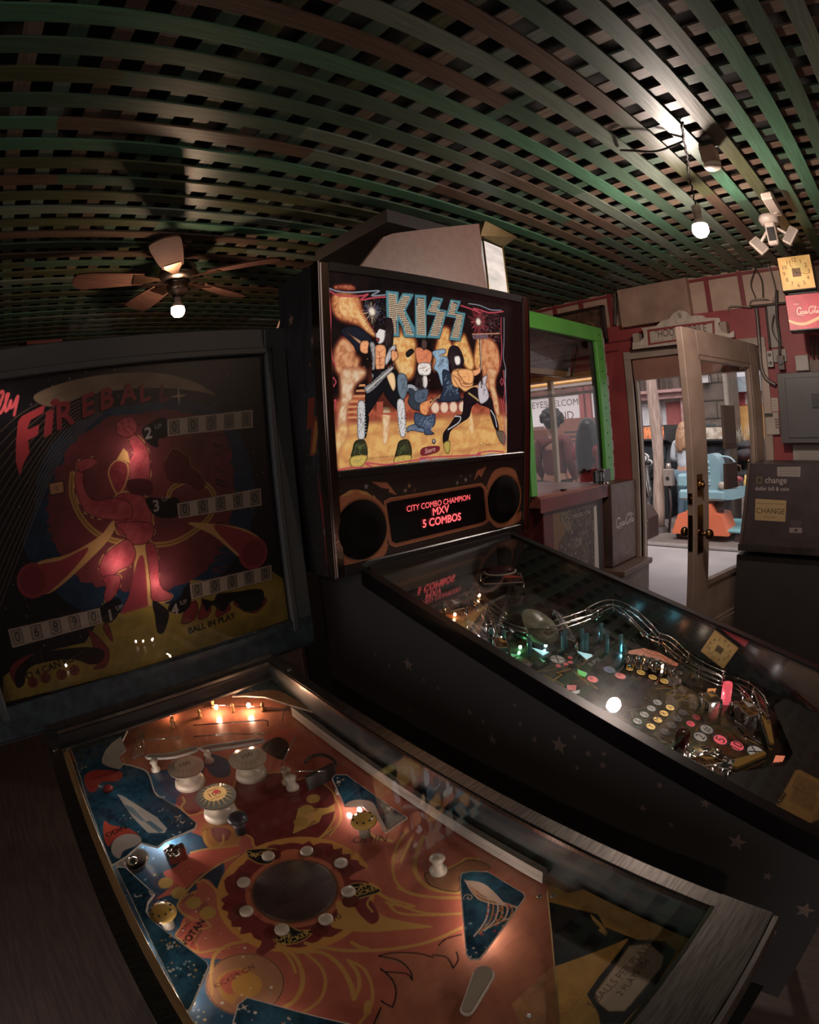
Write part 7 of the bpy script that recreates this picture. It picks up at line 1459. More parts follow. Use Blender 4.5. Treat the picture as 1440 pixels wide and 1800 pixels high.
y, z = pm((440, 598)); flip_text(cv, 'dollar bill & coin', y, z-.010, .034, '#b0a39a')
s4 = [pm(p) for p in ((332, 662), (535, 674), (530, 812), (330, 800))]; cv.poly(s4, '#a88a58'); y, z = pm((432, 745)); flip_text(cv, 'CHANGE', y, z-.013, .046, '#2a1e18'); y, z = pm((430, 695)); flip_text(cv, 'Family Fun & Arcade Amusements', y, z-.003, .013, '#2a1e18'); y, z = pm((428, 782)); flip_text(cv, 'MACHINE', y, z-.006, .018, '#7a3a28')
cv.poly([pm(p) for p in ((472, 455), (627, 453), (625, 520), (474, 515))], '#8f8278')
for k in range(3): y, z = pm((550, 472+16*k)); flip_text(cv, 'please insert bills face up only', y, z, .010, '#4a403a')
cv.poly([pm(p) for p in ((565, 803), (635, 806), (632, 840), (566, 840))], '#4d4340'); cv.poly([pm(p) for p in ((558, 850), (640, 850), (640, 885), (558, 882))], '#8a7a74'); y, z = pm((600, 868)); cv.disc(y, z, .009, '#3a302e')
cv.sheet('front_print', art_mat('metal_print', .4), lambda y, z: (3.3985+(z-.72)*.0762-3.40, y-.45, z-.70), cm)
b = MB(); b.box(3.40, .24, 1.10, 3.425, .36, 1.21, bev=.004); part(b, 'bill_slot', steel, cm, fn=lo3); b = MB(); b.box(3.395, .26, 1.13, 3.40, .34, 1.18); part(b, 'slot_mouth', mat('black_plastic'), cm, fn=lo3)
b = MB(); b.box(3.33, .12, .745, 3.42, .86, .765, bev=.002); b.box(3.325, .12, .735, 3.333, .865, .775); part(b, 'coin_tray', mat('worn_steel', '#7d7068', .35, metal=.9, var='#5a4f49'), cm, fn=lo3)
stn = MB(); stn.box(3.37, .10, 0, 3.88, .885, .70, bev=.004); so = stn.build('stand', mat('black_stand', '#3a3432', .5)); tag(so, 'black box stand under the change machine', 'stand')
# ---- ceiling devices
t = thing('motion_sensor', 'white wedge shaped motion sensor fixed under the lattice by the camera', 'sensor', (2.70, .345, 2.555)); MB().box(-.13, -.03, -.045, .13, .03, -.005, bev=.008).build('body', mat('off_white_plastic', '#c4b1a2', .4), t); MB().ball((.08, 0, -.045), .018, 14, (1.2, 1, .5)).build('lens', mat('sensor_lens', '#a8988a', .2), t)
t = thing('smoke_detector', 'small beige square smoke detector hanging under the lattice near the bulb', 'detector', (2.05, .46, 2.563)); MB().box(-.035, -.032, -.075, .035, .032, 0, bev=.006).build('body', mat('brown_beige', '#94705f', .5), t); MB().lathe([(.036, 0), (.036, .012), (.03, .02), (0, .022)], 24, Matrix.Translation((0, 0, -.075)) @ Matrix.Rotation(PI, 4, 'X')).build('dome', mat('off_white_plastic'), t)
t = thing('floodlight_camera', 'white security floodlight camera with two lamp heads under the ceiling', 'security camera', (2.92, .41, 2.555)); wp = mat('off_white_plastic')
MB().lathe([(.0, 0), (.055, 0), (.06, -.02), (.05, -.045), (.03, -.05), (0, -.05)], 24).build('base', wp, t)
MB().box(-.04, -.028, -.17, .0, .028, -.045, bev=.008).build('camera_body', wp, t); MB().box(-.043, -.020, -.15, -.039, .020, -.075, bev=.001).build('lens_panel', mat('black_plastic'), t)
for s, (y, z) in ((1, (.085, -.16)), (-1, (-.10, -.13))):
    M = Matrix.Translation((-.02, y, z)) @ Matrix.Rotation(s*.9, 4, 'X') @ Matrix.Rotation(.3, 4, 'Y'); q = MB(); q.box(-.012, -.05, -.03, .012, .05, .03, M=M, bev=.006); lh = q.build('lamp_head', wp, t); q = MB(); q.box(-.0135, -.042, -.022, -.0118, .042, .022, M=M); q.build('lamp_lens', mat('frosted_lens', '#8a7d74', .3), lh); q = MB(); q.cyl((0, 0, -.05), (-.02, y, z), .008); q.build('arm', wp, t)

# ---- arcade cabinet standing behind the modern pinball machine
tc = thing('arcade_cabinet', 'tall beige sided arcade cabinet with gold trimmed header behind the KISS machine', 'arcade cabinet', (1.65, 1.9, 0)); lo4 = lambda x, y, z: (x-1.65, y-1.9, z)
TF = PY(1.6); cs_ = crop(600, 380, .3469)
prof = TF.many(cs_([(60, 262), (215, 105), (260, 88), (700, 38), (735, 55), (742, 85), (710, 110), (712, 200), (740, 365)]))
prof = [(max(1.24, min(2.05, x)), min(z, 2.55)) for x, z in prof]
xr = prof[-1][0]; full = [(1.15, 1.95)]+prof[0:0]+prof+[(xr, 1.6), (xr, .02), (1.15, .02)]
b = MB(); b.prism(full, 0, .02, fn=lambda x, z, w: (x, 1.6+w, z)); b.prism(full, 0, .02, fn=lambda x, z, w: (x, 2.16+w, z)); part(b, 'side_panel', mat('beige_laminate', '#86665a', .5, var='#7b5d51', vscale=30), tc, fn=lo4)
b = MB(); b.box(1.17, 1.62, .02, 1.19, 2.16, 1.95); b.box(1.30, 1.62, .05, xr-.01, 2.16, 2.15); b.box(1.42, 1.62, 2.40, xr-.06, 2.16, 2.46); part(b, 'core', mat('dark_core', '#241c1a', .7), tc, fn=lo4)
HM = Matrix.Translation((xr+.004, 1.60, 0)) @ Matrix.Rotation(math.radians(6), 4, 'Z')     # the header front, turned towards the room
zt = prof[5][1]-.03
part(MB().box(.006, 0, 1.95, .175, .02, zt-.02, M=HM), 'lit_header', mat('lit_header', '#e9e2e0', .35, emit=.42, var='#8f8f82', vscale=5, stretch=(1, 1, 3)), tc, fn=lo4)
gold = mat('gold_trim', '#a98a48', .25, metal=.9)
for x in (.003, .178): part(MB().tube([tuple(HM @ Vector((x, -.002, 1.95))), tuple(HM @ Vector((x, -.002, zt)))], .005, 8), 'gold_trim', gold, tc, fn=lo4)
b = MB(); pts = [(-.01, 0, zt), (.185, 0, zt-.01), (.24, -.06, zt+.045), (.0, -.03, zt+.075)]; b.add([tuple(HM @ Vector(p)) for p in pts]+[tuple(HM @ Vector((x, y+.05, z+.006))) for x, y, z in pts], [(0, 1, 2, 3), (7, 6, 5, 4), (0, 4, 5, 1), (1, 5, 6, 2), (2, 6, 7, 3), (3, 7, 4, 0)]); part(b, 'flared_cornice', mat('aged_brass_sheet', '#8a7648', .3, metal=.7, var='#55492f', vscale=6), tc, fn=lo4)

# ================================================================== the yard outside the door and the window
def placed(name, label, cat, loc, rz=0, group=None): return thing(name, label, cat, loc, rz, group)
yard = struct(MB().box(WX+.12, -8, -.12, 40, 30, 0), 'floor.001', mat('pale_concrete', '#b3a8a6', .8, var='#9d928f', vscale=1.2, bump=.1))
yard.name = 'yard_paving'
yc = MB().box(6.55, -4, 0, 6.68, 9, .035, bev=.01).build('kerb', mat('kerb_stone', '#8a7f78', .8)); tag(yc, 'worn stone kerb crossing the yard beyond the doorway', 'kerb')
ys = MB().box(6.68, -4, 0.001, 22, 14, .012).build('asphalt', mat('brown_asphalt', '#7d6c64', .85, var='#6a5b54', vscale=1.5)); ys['kind'] = 'structure'
# log post
YF = PX(7.5)
lp_ = MB(); lp_.tube([(7.5+.01*math.sin(z*2), 3.17+.012*math.sin(z*3+1), z) for z in np.linspace(.02, 3.4, 14)], [.085+.006*math.sin(z*5) for z in np.linspace(0, 3.4, 14)], 12)
lpo = tag(lp_.build('wooden_post', wood_mat('weathered_log', '#b79a8a', '#876c60', .7, 5, 2)), 'weathered round wooden post standing in the yard beyond the doorway', 'post')
MBt = MB(); MBt.lathe([(.15, .012), (.13, .05), (.09, .09)], 16, Matrix.Translation((7.5, 3.17, 0)), cap=False)
MBt.build('iron_collar', mat('dark_iron', '#453733', .6), lpo)
# covered shop front far behind: brown balcony posts, cornice, display windows
BX = 14.0; BF = PX(BX)
sf = placed('shop_building', 'pink and white shop front with dark brown balcony posts behind the wooden post', 'building', (BX, 7, 0)); lo5 = lambda x, y, z: (x-BX, y-7, z)
brn = mat('dark_brown_timber', '#5f4a42', .7); pk = mat('pink_cornice', '#b58a85', .6, var='#a0716c'); wh = mat('shop_white', '#c9c2c4', .6); rd = mat('shop_red', '#9c4a46', .6)
YL, YR = 12.5, 5.02
b = MB(); b.box(BX, YR, 2.28, BX+.3, YL, 2.50); b.box(BX-.12, YR-.05, 2.44, BX+.3, YL, 2.52); part(b, 'cornice', pk, sf, fn=lo5)
b = MB(); b.box(BX+.3, YR, 0, BX+.36, YL, 2.3); part(b, 'wall', wh, sf, fn=lo5)
b = MB(); b.box(BX+.9, YR, 2.5, BX+1, YL, 3.3); part(b, 'upper_wall', mat('upper_brown', '#6d5b52', .7), sf, fn=lo5)
for k in range(12):
    y = YR+.12+k*.62; part(MB().box(BX, y, 2.52, BX+.2, y+(.30 if k % 2 else .16), 5.2), 'balcony_post', brn, sf, fn=lo5)
b = MB()
for k in range(40): b.box(BX+.02, YR+.1+k*.18, 2.52, BX+.045, YR+.125+k*.18, 3.0)
b.box(BX, YR, 2.98, BX+.06, YL, 3.02); part(b, 'railing', brn, sf, fn=lo5)
for k in range(10):
    y = YR+.1+k*.75; part(MB().box(BX+.24, y+.1, .9, BX+.305, y+.55, 2.2), 'display_window', [rd, wh, mat('window_brown', '#7a5a50', .4), wh][k % 4], sf, fn=lo5); part(MB().box(BX+.1, y-.06, 0, BX+.3, y+.06, 2.28), 'column', wh if k % 2 else pk, sf, fn=lo5)
# sign boards of a stall across the yard, seen through the window
st = placed('welcome_stall', 'red framed stall with white EYES and WELCOME boards seen through the claw machine', 'stall', (9, 6, 0)); lo6 = lambda x, y, z: (x-9, y-6, z)
b = MB(); b.box(9.02, 4.3, .2, 9.1, 8.6, 1.62); b.box(9.02, 4.3, 2.22, 9.1, 8.6, 2.34); part(b, 'boarding', mat('stall_brown', '#7d4c3d', .6, var='#6a3d30'), st, fn=lo6)
for y in (4.35, 5.08, 5.22, 6.52, 7.6): part(MB().box(8.98, y, 0, 9.06, y+.10, 2.34), 'post', rd, st, fn=lo6)
for i, (z, h2) in enumerate(((2.42, .10), (2.72, .10))): part(MB().tube([(8.8, 4.2, z+.02), (8.8, 8.6, z-.25*i)], .035, 10), 'yellow_pipe', mat('yellow_pipe', '#e2a548', .4), st, fn=lo6)
b = MB(); b.box(9.3, 4.2, 2.4, 9.4, 9.4, 3.4); part(b, 'fascia', mat('fascia_pale', '#a89a94', .6), st, fn=lo6)
sb = Canvas(5.33, 6.50, 1.66, 2.2, .005, '#cfc9c9', 2); flip_text(sb, 'EYES', 6.25, 2.02, .18, '#5a3a3c'); flip_text(sb, 'WELCOME', 5.68, 2.02, .17, '#5a3a3c'); flip_text(sb, 'AND', 5.72, 1.76, .22, '#6a3034')
xsheet(sb, 'white_board', art_mat('board_print', .6), 9.015, st, (9, 6, 0))
sb2 = Canvas(4.46, 5.06, 1.66, 2.2, .006, '#c9c2c4', 2); sb2.disc(4.72, 2.0, .07, '#2c2624'); sb2.stroke([(4.72, 2.2), (4.72, 1.8)], .012, '#3a2624'); sb2.poly([(4.90, 1.66), (5.0, 1.66), (5.0, 2.2), (4.90, 2.2)], '#6a5a54')
xsheet(sb2, 'white_board', art_mat('board_print'), 9.015, st, (9, 6, 0))
for k, (y, h2, c) in enumerate(((4.55, 1.5, '#8a5440'), (5.15, 1.75, '#7a4636'), (5.75, 1.4, '#6d4a3c'), (6.3, 1.6, '#84503c'))):
    q = placed('arcade_cabinet', ['reddish brown cabinet under the small board of the stall', 'tallest brown vented cabinet in front of the stall', 'low dark brown cabinet between two taller ones by the stall', 'left brown cabinet in front of the white EYES board'][k], 'cabinet', (8.3, y, 0))
    MB().box(0, -.25, 0, .6, .25, h2, bev=.01).build('body', mat('cab_'+c[1:], c, .5), q); v_ = MB(); 
    for j in range(3): v_.box(-.004, -.15, h2-.25-.08*j, 0, .12, h2-.225-.08*j)
    v_.build('vent', mat('black_plastic'), q)
# red and dark arcade things left of the doorway post
for k, (y, x, h2, lab, cc_) in enumerate(((3.80, 8.6, 1.55, 'dark arcade cabinet with an orange lit marquee behind the doorway post', '#26262a'), (2.98, 9.4, 1.50, 'black arcade driving cabinet facing the blond woman', '#202226'), (3.72, 10.6, 1.55, 'teal trimmed arcade cabinet behind the driving cabinet', '#2c4c54'))):
    q = placed('arcade_cabinet', lab, 'arcade cabinet', (x, y, 0)); c_ = mat('cab_'+cc_[1:], cc_, .45)
    b = MB(); b.prism([(0, 0), (.8, 0), (.8, h2), (.1, h2), (.06, h2-.25), (.28, h2-.32), (.2, h2-.62), (-.12, h2-.72), (-.1, h2-.85), (0, h2-.9)], -.33, .33, fn=lambda a, z, w: (a, w, z)); b.build('body', c_, q)
    MB().box(.06, -.28, h2-.22, .075, .28, h2-.02).build('marquee', mat('marquee_%d' % k, ['#e07a3c', '#cdbfae', '#b9c4c4'][k], .5, emit=[.5, .25, .3][k], var=['#5a2818', '#8a6a4a', '#7a8a8a'][k], vscale=12), q)
    MB().box(.19, -.24, h2-.6, .215, .24, h2-.36).build('screen', mat('dark_screen', '#16202a', .1), q)
    MB().tube([(-.14+.12*math.cos(a)*.2, .12*math.cos(a), h2-.68+.12*math.sin(a)) for a in np.linspace(0, 2*PI, 16)[:-1]], .012, 6, closed=True).build('steering_wheel', mat('black_plastic'), q)
q = placed('storage_box', 'teal sided open box standing beside the blond woman', 'box', (8.6, 3.08, 0)); MB().box(0, -.22, .012, .5, .22, .55, bev=.01).build('body', mat('teal_box', '#3c6a74', .5), q); MB().box(-.01, -.2, .55, .5, .24, .58).build('top', mat('dark_iron'), q)
# tower of brown stone with lantern
tw_ = placed('stone_tower', 'tall brown stone tower with a lantern seen through the glass of the door', 'tower', (14, 4.1, 0)); lo7 = lambda x, y, z: (x-14, y-4.1, z)
b = MB(); b.box(14, 3.85, .4, 15.4, 4.75, 6.0); part(b, 'wall', mat('brown_stone', '#6d5c51', .8, var='#5b4b42', vscale=3, bump=.3), tw_, fn=lo7)
b = MB()
for z in (1.2, 1.7, 2.15, 2.6, 3.1, 3.6): b.box(13.985, 3.85, z, 14.0, 4.75, z+.03)
for z, y in ((1.7, 4.1), (2.15, 4.5), (2.6, 4.0), (3.1, 4.45)): b.box(13.985, y, z, 14.0, y+.03, z+.45)
part(b, 'stone_joints', mat('joint_dark', '#43372f', .8), tw_, fn=lo7); part(MB().box(13.96, 3.80, .4, 14.1, 3.89, 6), 'corner_trim', mat('pale_stone', '#9a8b7e', .8), tw_, fn=lo7)
ln = placed('wall_lantern', 'small square lantern on the brown stone tower', 'lantern', (13.9, 4.33, 2.72)); MB().box(-.07, -.10, -.12, .07, .10, .12, bev=.01).build('glass', mat('lantern_glass', '#cfc8c4', .2), ln); MB().lathe([(.16, .12), (.02, .26), (0, .27)], 8).build('cap', mat('dark_iron'), ln); b = MB(); [b.box(sx*.075-.01, sy*.105-.01, -.13, sx*.075+.01, sy*.105+.01, .13) for sx in (-1, 1) for sy in (-1, 1)]; b.box(-.01, -.02, -.16, .10, .02, -.12); b.build('cage', mat('dark_iron'), ln)
# yellow house with flared grey roof
yh = placed('yellow_house', 'yellow and red house with a flared blue grey roof beyond the yard', 'house', (16, 3.3, 0)); lo8 = lambda x, y, z: (x-16, y-3.3, z)
HF = PX(16); hr = HF.many([(1289, 663), (1330, 660), (1345, 691), (1284, 691)])
b = MB(); rl, rr2, rb2, rb1 = hr; b.add([(16, rl[0], rl[1]), (16, 1.0, rl[1]), (15.7, .6, rb1[1]), (15.7, rb1[0]+.1, rb1[1]), (17.5, rl[0], rl[1]), (17.5, 1.0, rl[1]), (17.8, .6, rb1[1]), (17.8, rb1[0]+.1, rb1[1])], [(0, 1, 2, 3), (7, 6, 5, 4), (0, 4, 5, 1), (2, 6, 7, 3), (0, 3, 7, 4), (1, 5, 6, 2)]); part(b, 'roof', mat('blue_grey_roof', '#7e8a92', .5, var='#6d7880'), yh, fn=lo8)
for k in range(7): part(MB().cyl((15.99, rl[0]-.1-.4*k, rl[1]), (15.69, rl[0]-.1-.42*k, rb1[1]), .02, n=6), 'roof_rib', mat('rib_grey', '#5f6a70', .5), yh, fn=lo8)
part(MB().box(16, .8, 2.05, 17.4, rb1[0]-.05, rb1[1]), 'red_wall', mat('house_red', '#b04448', .6), yh, fn=lo8); part(MB().box(15.98, 1.2, 2.1, 16.0, rb1[0]-.45, rb1[1]-.05), 'white_panel', wh, yh, fn=lo8); part(MB().box(15.9, .5, 0, 17.6, rb1[0]+.2, 2.05), 'yellow_wall', mat('house_yellow', '#d99a3c', .6), yh, fn=lo8)
# grey machine, dark rock pile
q = placed('grey_machine', 'large dark grey metal machine housing standing in the yard right of the tower', 'machine', (9.95, 1.6, 0)); MB().box(0, -.9, .012, 1.4, .55, 1.25, bev=.02).build('housing', mat('dark_grey_metal', '#4a4a4e', .5), q); MB().box(.3, -.5, 1.25, 1.1, .15, 1.65, bev=.02).build('top_unit', mat('mid_grey_metal', '#63605f', .5, var='#4d4b4b', vscale=30, stretch=(1, 1, 12)), q)
q = placed('rock_pile', 'heap of dark rocks with dry grass below the stone tower', 'rocks', (12.2, 3.05, 0)); r = random.Random(3); b = MB()
for k in range(46): b.ball((r.uniform(-.5, .5), r.uniform(-.55, .8), r.uniform(.1, 1.1)), r.uniform(.12, .24), 8, (1, r.uniform(.7, 1.3), r.uniform(.5, .9)))
b.build('rocks', mat('dark_rock', '#3e3f42', .8, var='#2c2d30', vscale=9, bump=.5), q); b = MB()
for k in range(60):
    x, y = r.uniform(-.4, .3), r.uniform(-.3, .7); b.cyl((x, y, 1.1), (x+r.uniform(-.2, .2), y+r.uniform(-.25, .25), r.uniform(1.35, 1.6)), .008, .002, 4)
b.build('dry_grass', mat('dry_grass', '#a39a88', .7), q)
q = placed('yellow_bench', 'low yellow topped platform at the right of the yard', 'platform', (9.0, 1.9, 0)); MB().box(0, -1.0, .25, .7, .1, .33).build('top', mat('house_yellow'), q); MB().box(.1, -.9, .012, .6, .0, .25).build('frame', mat('dark_iron'), q)
q = placed('litter_shelf', 'low cluttered grey shelf behind the blue ride', 'shelf', (8.2, 1.9, 0)); MB().box(0, -.6, .5, .5, .35, .56).build('board', mat('pale_shelf', '#a89c90', .6), q); [MB().box(.02, -.6+.9*k, .012, .48, -.55+.9*k, .5).build('support', mat('dark_iron'), q) for k in (0, 1)]
for k in range(6):
    c_ = MB(); c_.lathe([(.03, 0), (.035, .10), (.02, .14), (.015, .2), (0, .2)], 12); o = c_.build('bottle', mat('bott_%d' % (k % 3), ['#d8d4d0', '#d8b04a', '#8aa0a8'][k % 3], .3)); o.location = (8.4, 1.42+.16*k, .56); tag(o, 'bottle standing on the low shelf behind the blue ride', 'bottle', 'bottles on the low shelf')
# ---------------- coin ride: pale blue figure on an orange housing and teal platform
rd_ = placed('kiddie_ride', 'pale blue coin operated ride on an orange base and teal platform in the yard', 'coin ride', (7.15, 2.35, 0)); blu = mat('pale_blue_fibreglass', '#7fa3ad', .3, var='#7297a2', vscale=3)
b = MB(); b.box(-.10, -.55, .13, .85, .22, .17, bev=.01); b.build('platform', mat('teal_platform', '#6fb0b8', .4), rd_)
for x, y in ((-.05, -.5), (-.05, .35), (.78, -.5), (.78, .15)): q = MB(); q.cyl((x-.015, y, .055), (x+.015, y, .055), .045, n=16); q.box(x-.02, y-.02, .09, x+.02, y+.02, .135); q.build('castor', mat('dark_iron'), rd_)
b = MB(); b.prism([(-.40, .10), (.42, .10), (.32, .36), (.22, .38), (.16, .50), (-.10, .50), (-.20, .38), (-.30, .36)], -.18, .30, fn=lambda y, z, w: (w, -y+.02, z)); b.build('orange_housing', mat('orange_fibreglass', '#e8703f', .35, var='#dd6538', vscale=2), rd_)
MB().lathe([(.03, 0), (.03, .006), (0, .006)], 14, Matrix.Translation((-.181, .06, .34)) @ Matrix.Rotation(-PI/2, 4, 'Y')).build('badge', mat('badge_yellow', '#d8b060', .4), rd_)
b = MB(); b.box(-.16, -.34, .54, .40, .32, .68, bev=.03); b.build('seat_base', blu, rd_)
b = MB(); pr = spline([(-.16, .66), (-.15, .95), (-.11, 1.10), (-.02, 1.14), (.10, 1.10), (.14, .95), (.17, .66)], 5); b.prism(pr, -.14, .16, fn=lambda y, z, w: (w+.02, y-.12, z)); b.build('seat_back', blu, rd_)
[MB().box(-.135, -.14, z, -.115, .02, z+.03, bev=.006).build('rib', mat('pale_blue_light', '#93b5be', .3), rd_) for z in (.74, .78, .90, .94)]; MB().ball((-.12, -.10, 1.03), .035, 14).build('round_knob', mat('pale_blue_light'), rd_)
b = MB(); b.prism(spline([(.10, .66), (.42, .70), (.62, .84), (.60, .70), (.42, .58), (.10, .56)], 4, True), -.12, .34, fn=lambda y, z, w: (w, -y-.12, z)); b.build('side_tray', blu, rd_)
b = MB(); b.ball((.06, -.40, .78), .09, 14, (1, 1.3, .7)); b.tube([(.06, -.30, .86), (.04, -.42, .84), (.02, -.55, .80)], .03, 8); b.build('red_cushion', mat('red_vinyl', '#a8383c', .35), rd_); MB().lathe([(.05, 0), (.05, .02), (.02, .03), (0, .03)], 16, Matrix.Translation((-.13, -.30, .74)) @ Matrix.Rotation(-PI/2, 4, 'Y')).build('white_wheel', mat('keypad_white'), rd_)
b = MB(); b.tube(spline([(.1, -.2, 1.10), (.1, -.36, 1.08), (.1, -.46, .98)], 5), .012, 8); b.build('handle', mat('pale_blue_light'), rd_); MB().cyl((.05, -.15, .30), (.05, -.25, .56), .09, .07).build('neck', mat('dark_iron'), rd_)
b = MB(); b.box(-.1, .22, .70, .1, .36, .88, bev=.03); b.build('front_block', blu, rd_)
# striped fibreglass zebra ride and brown trunk with yellow script
zb = placed('zebra_ride', 'white and black striped zebra ride head behind the round wooden post', 'coin ride', (7.95, 3.66, 0))
zmat = bpy.data.materials.new('zebra_stripes'); zmat.use_nodes = True; N = zmat.node_tree.nodes; Lk = zmat.node_tree.links; wv = N.new('ShaderNodeTexWave'); wv.inputs['Scale'].default_value = 7; wv.inputs['Distortion'].default_value = 3; rp_ = N.new('ShaderNodeValToRGB'); rp_.color_ramp.interpolation = 'CONSTANT'; rp_.color_ramp.elements[0].color = (*lin('#2a2422'), 1); rp_.color_ramp.elements[1].position = .42; rp_.color_ramp.elements[1].color = (*lin('#d2cac6'), 1); tc_ = N.new('ShaderNodeTexCoord'); Lk.new(tc_.outputs['Object'], wv.inputs['Vector']); Lk.new(wv.outputs['Fac'], rp_.inputs['Fac']); Lk.new(rp_.outputs['Color'], N['Principled BSDF'].inputs['Base Color'])
b = MB(); b.tube([(0, .0, .45), (0, .02, .75), (0, -.02, 1.0), (0, -.10, 1.10)], [.17, .15, .11, .08], 14); b.ball((0, -.02, 1.06), .10, 14, (.8, 1.5, .8)); b.ball((0, -.14, .98), .07, 12, (.8, 1.2, .8)); [b.cyl((sx*.05, .02, 1.12), (sx*.06, .04, 1.22), .025, .006, 8) for sx in (-1, 1)]; b.ball((0, .12, .55), .22, 14, (.8, 1.3, .8)); [b.cyl((sx*.1, sy, .5), (sx*.1, sy, .12), .05, .035, 10) for sx in (-1, 1) for sy in (-.05, .3)]; b.build('body', zmat, zb)
b = MB(); b.tube(spline([(-.19, -.08, .95), (-.2, .02, .80), (-.18, .1, .6), (-.18, -.1, .55)], 5), .014, 8); b.box(-.18, -.05, .68, .18, .22, .73, bev=.02); b.build('bridle', mat('brown_leather', '#6d4233', .4), zb); MB().box(-.3, -.2, .02, .35, .5, .11, bev=.01).build('plinth', mat('dark_iron'), zb)
tk = placed('painted_trunk', 'dark brown trunk with yellow script painted on its slanted side', 'trunk', (7.0, 3.30, 0)); b = MB(); b.prism([(-.22, .012), (.38, .012), (.38, .42), (.28, .50), (-.12, .44), (-.22, .30)], -.12, .24, fn=lambda y, z, w: (w, y, z)); b.build('body', mat('dark_trunk', '#4a3430', .5), tk)
V = MB(); Vt, Tt = text_place('SE CHAR', .15, 'C', .25); V.add([(-.121, .08-x, .19+y-x*.15*0) for x, y in Vt], [tuple(t) for t in Tt]); V.build('lettering', mat('yellow_script', '#c9a04a', .5), tk, recalc=False)
q = placed('coin_box', 'small metal coin box on a bent bracket beside the round wooden post', 'coin box', (7.45, 2.98, 0)); MB().box(-.06, -.07, .68, .06, .07, .92, bev=.01).build('box', mat('brass_grey', '#a5948a', .35, metal=.5), q); MB().cyl((0, 0, .92), (0, 0, 1.0), .045, .03).build('cap', mat('brass_grey'), q); MB().tube([(0, 0, .7), (.05, 0, .4), (0, .02, .015)], .02, 8).build('bracket', mat('dark_iron'), q); MB().cyl((-.062, 0, .79), (-.066, 0, .79), .028).build('dial', mat('black_plastic'), q)
# planks fixed on the outside of the door glass
DF = Face(np.array([dA.x, dA.y, 0])-np.array([dN.x, dN.y, 0])*(.05), np.array([dX.x, dX.y, 0]), (0, 0, 1))
for k, (P0, P1) in enumerate((((1270, 712), (1295, 788)), ((1275, 815), (1297, 856)))):
    (a0, z1), (a1, z0) = DF.at(*P0), DF.at(*P1)
    q = MB(); q.box(a0, -.066, z0, a1, -.047, z1, bev=.002); o = q.build('wood_plaque', wood_mat('plaque_wood', '#7b6459', '#6a544a', .5, 5, 2)); o.matrix_world = DM; tag(o, ['tall plain wooden plaque fixed behind the upper door glass', 'short plain wooden plaque fixed behind the door glass under the tall one'][k], 'plaque')

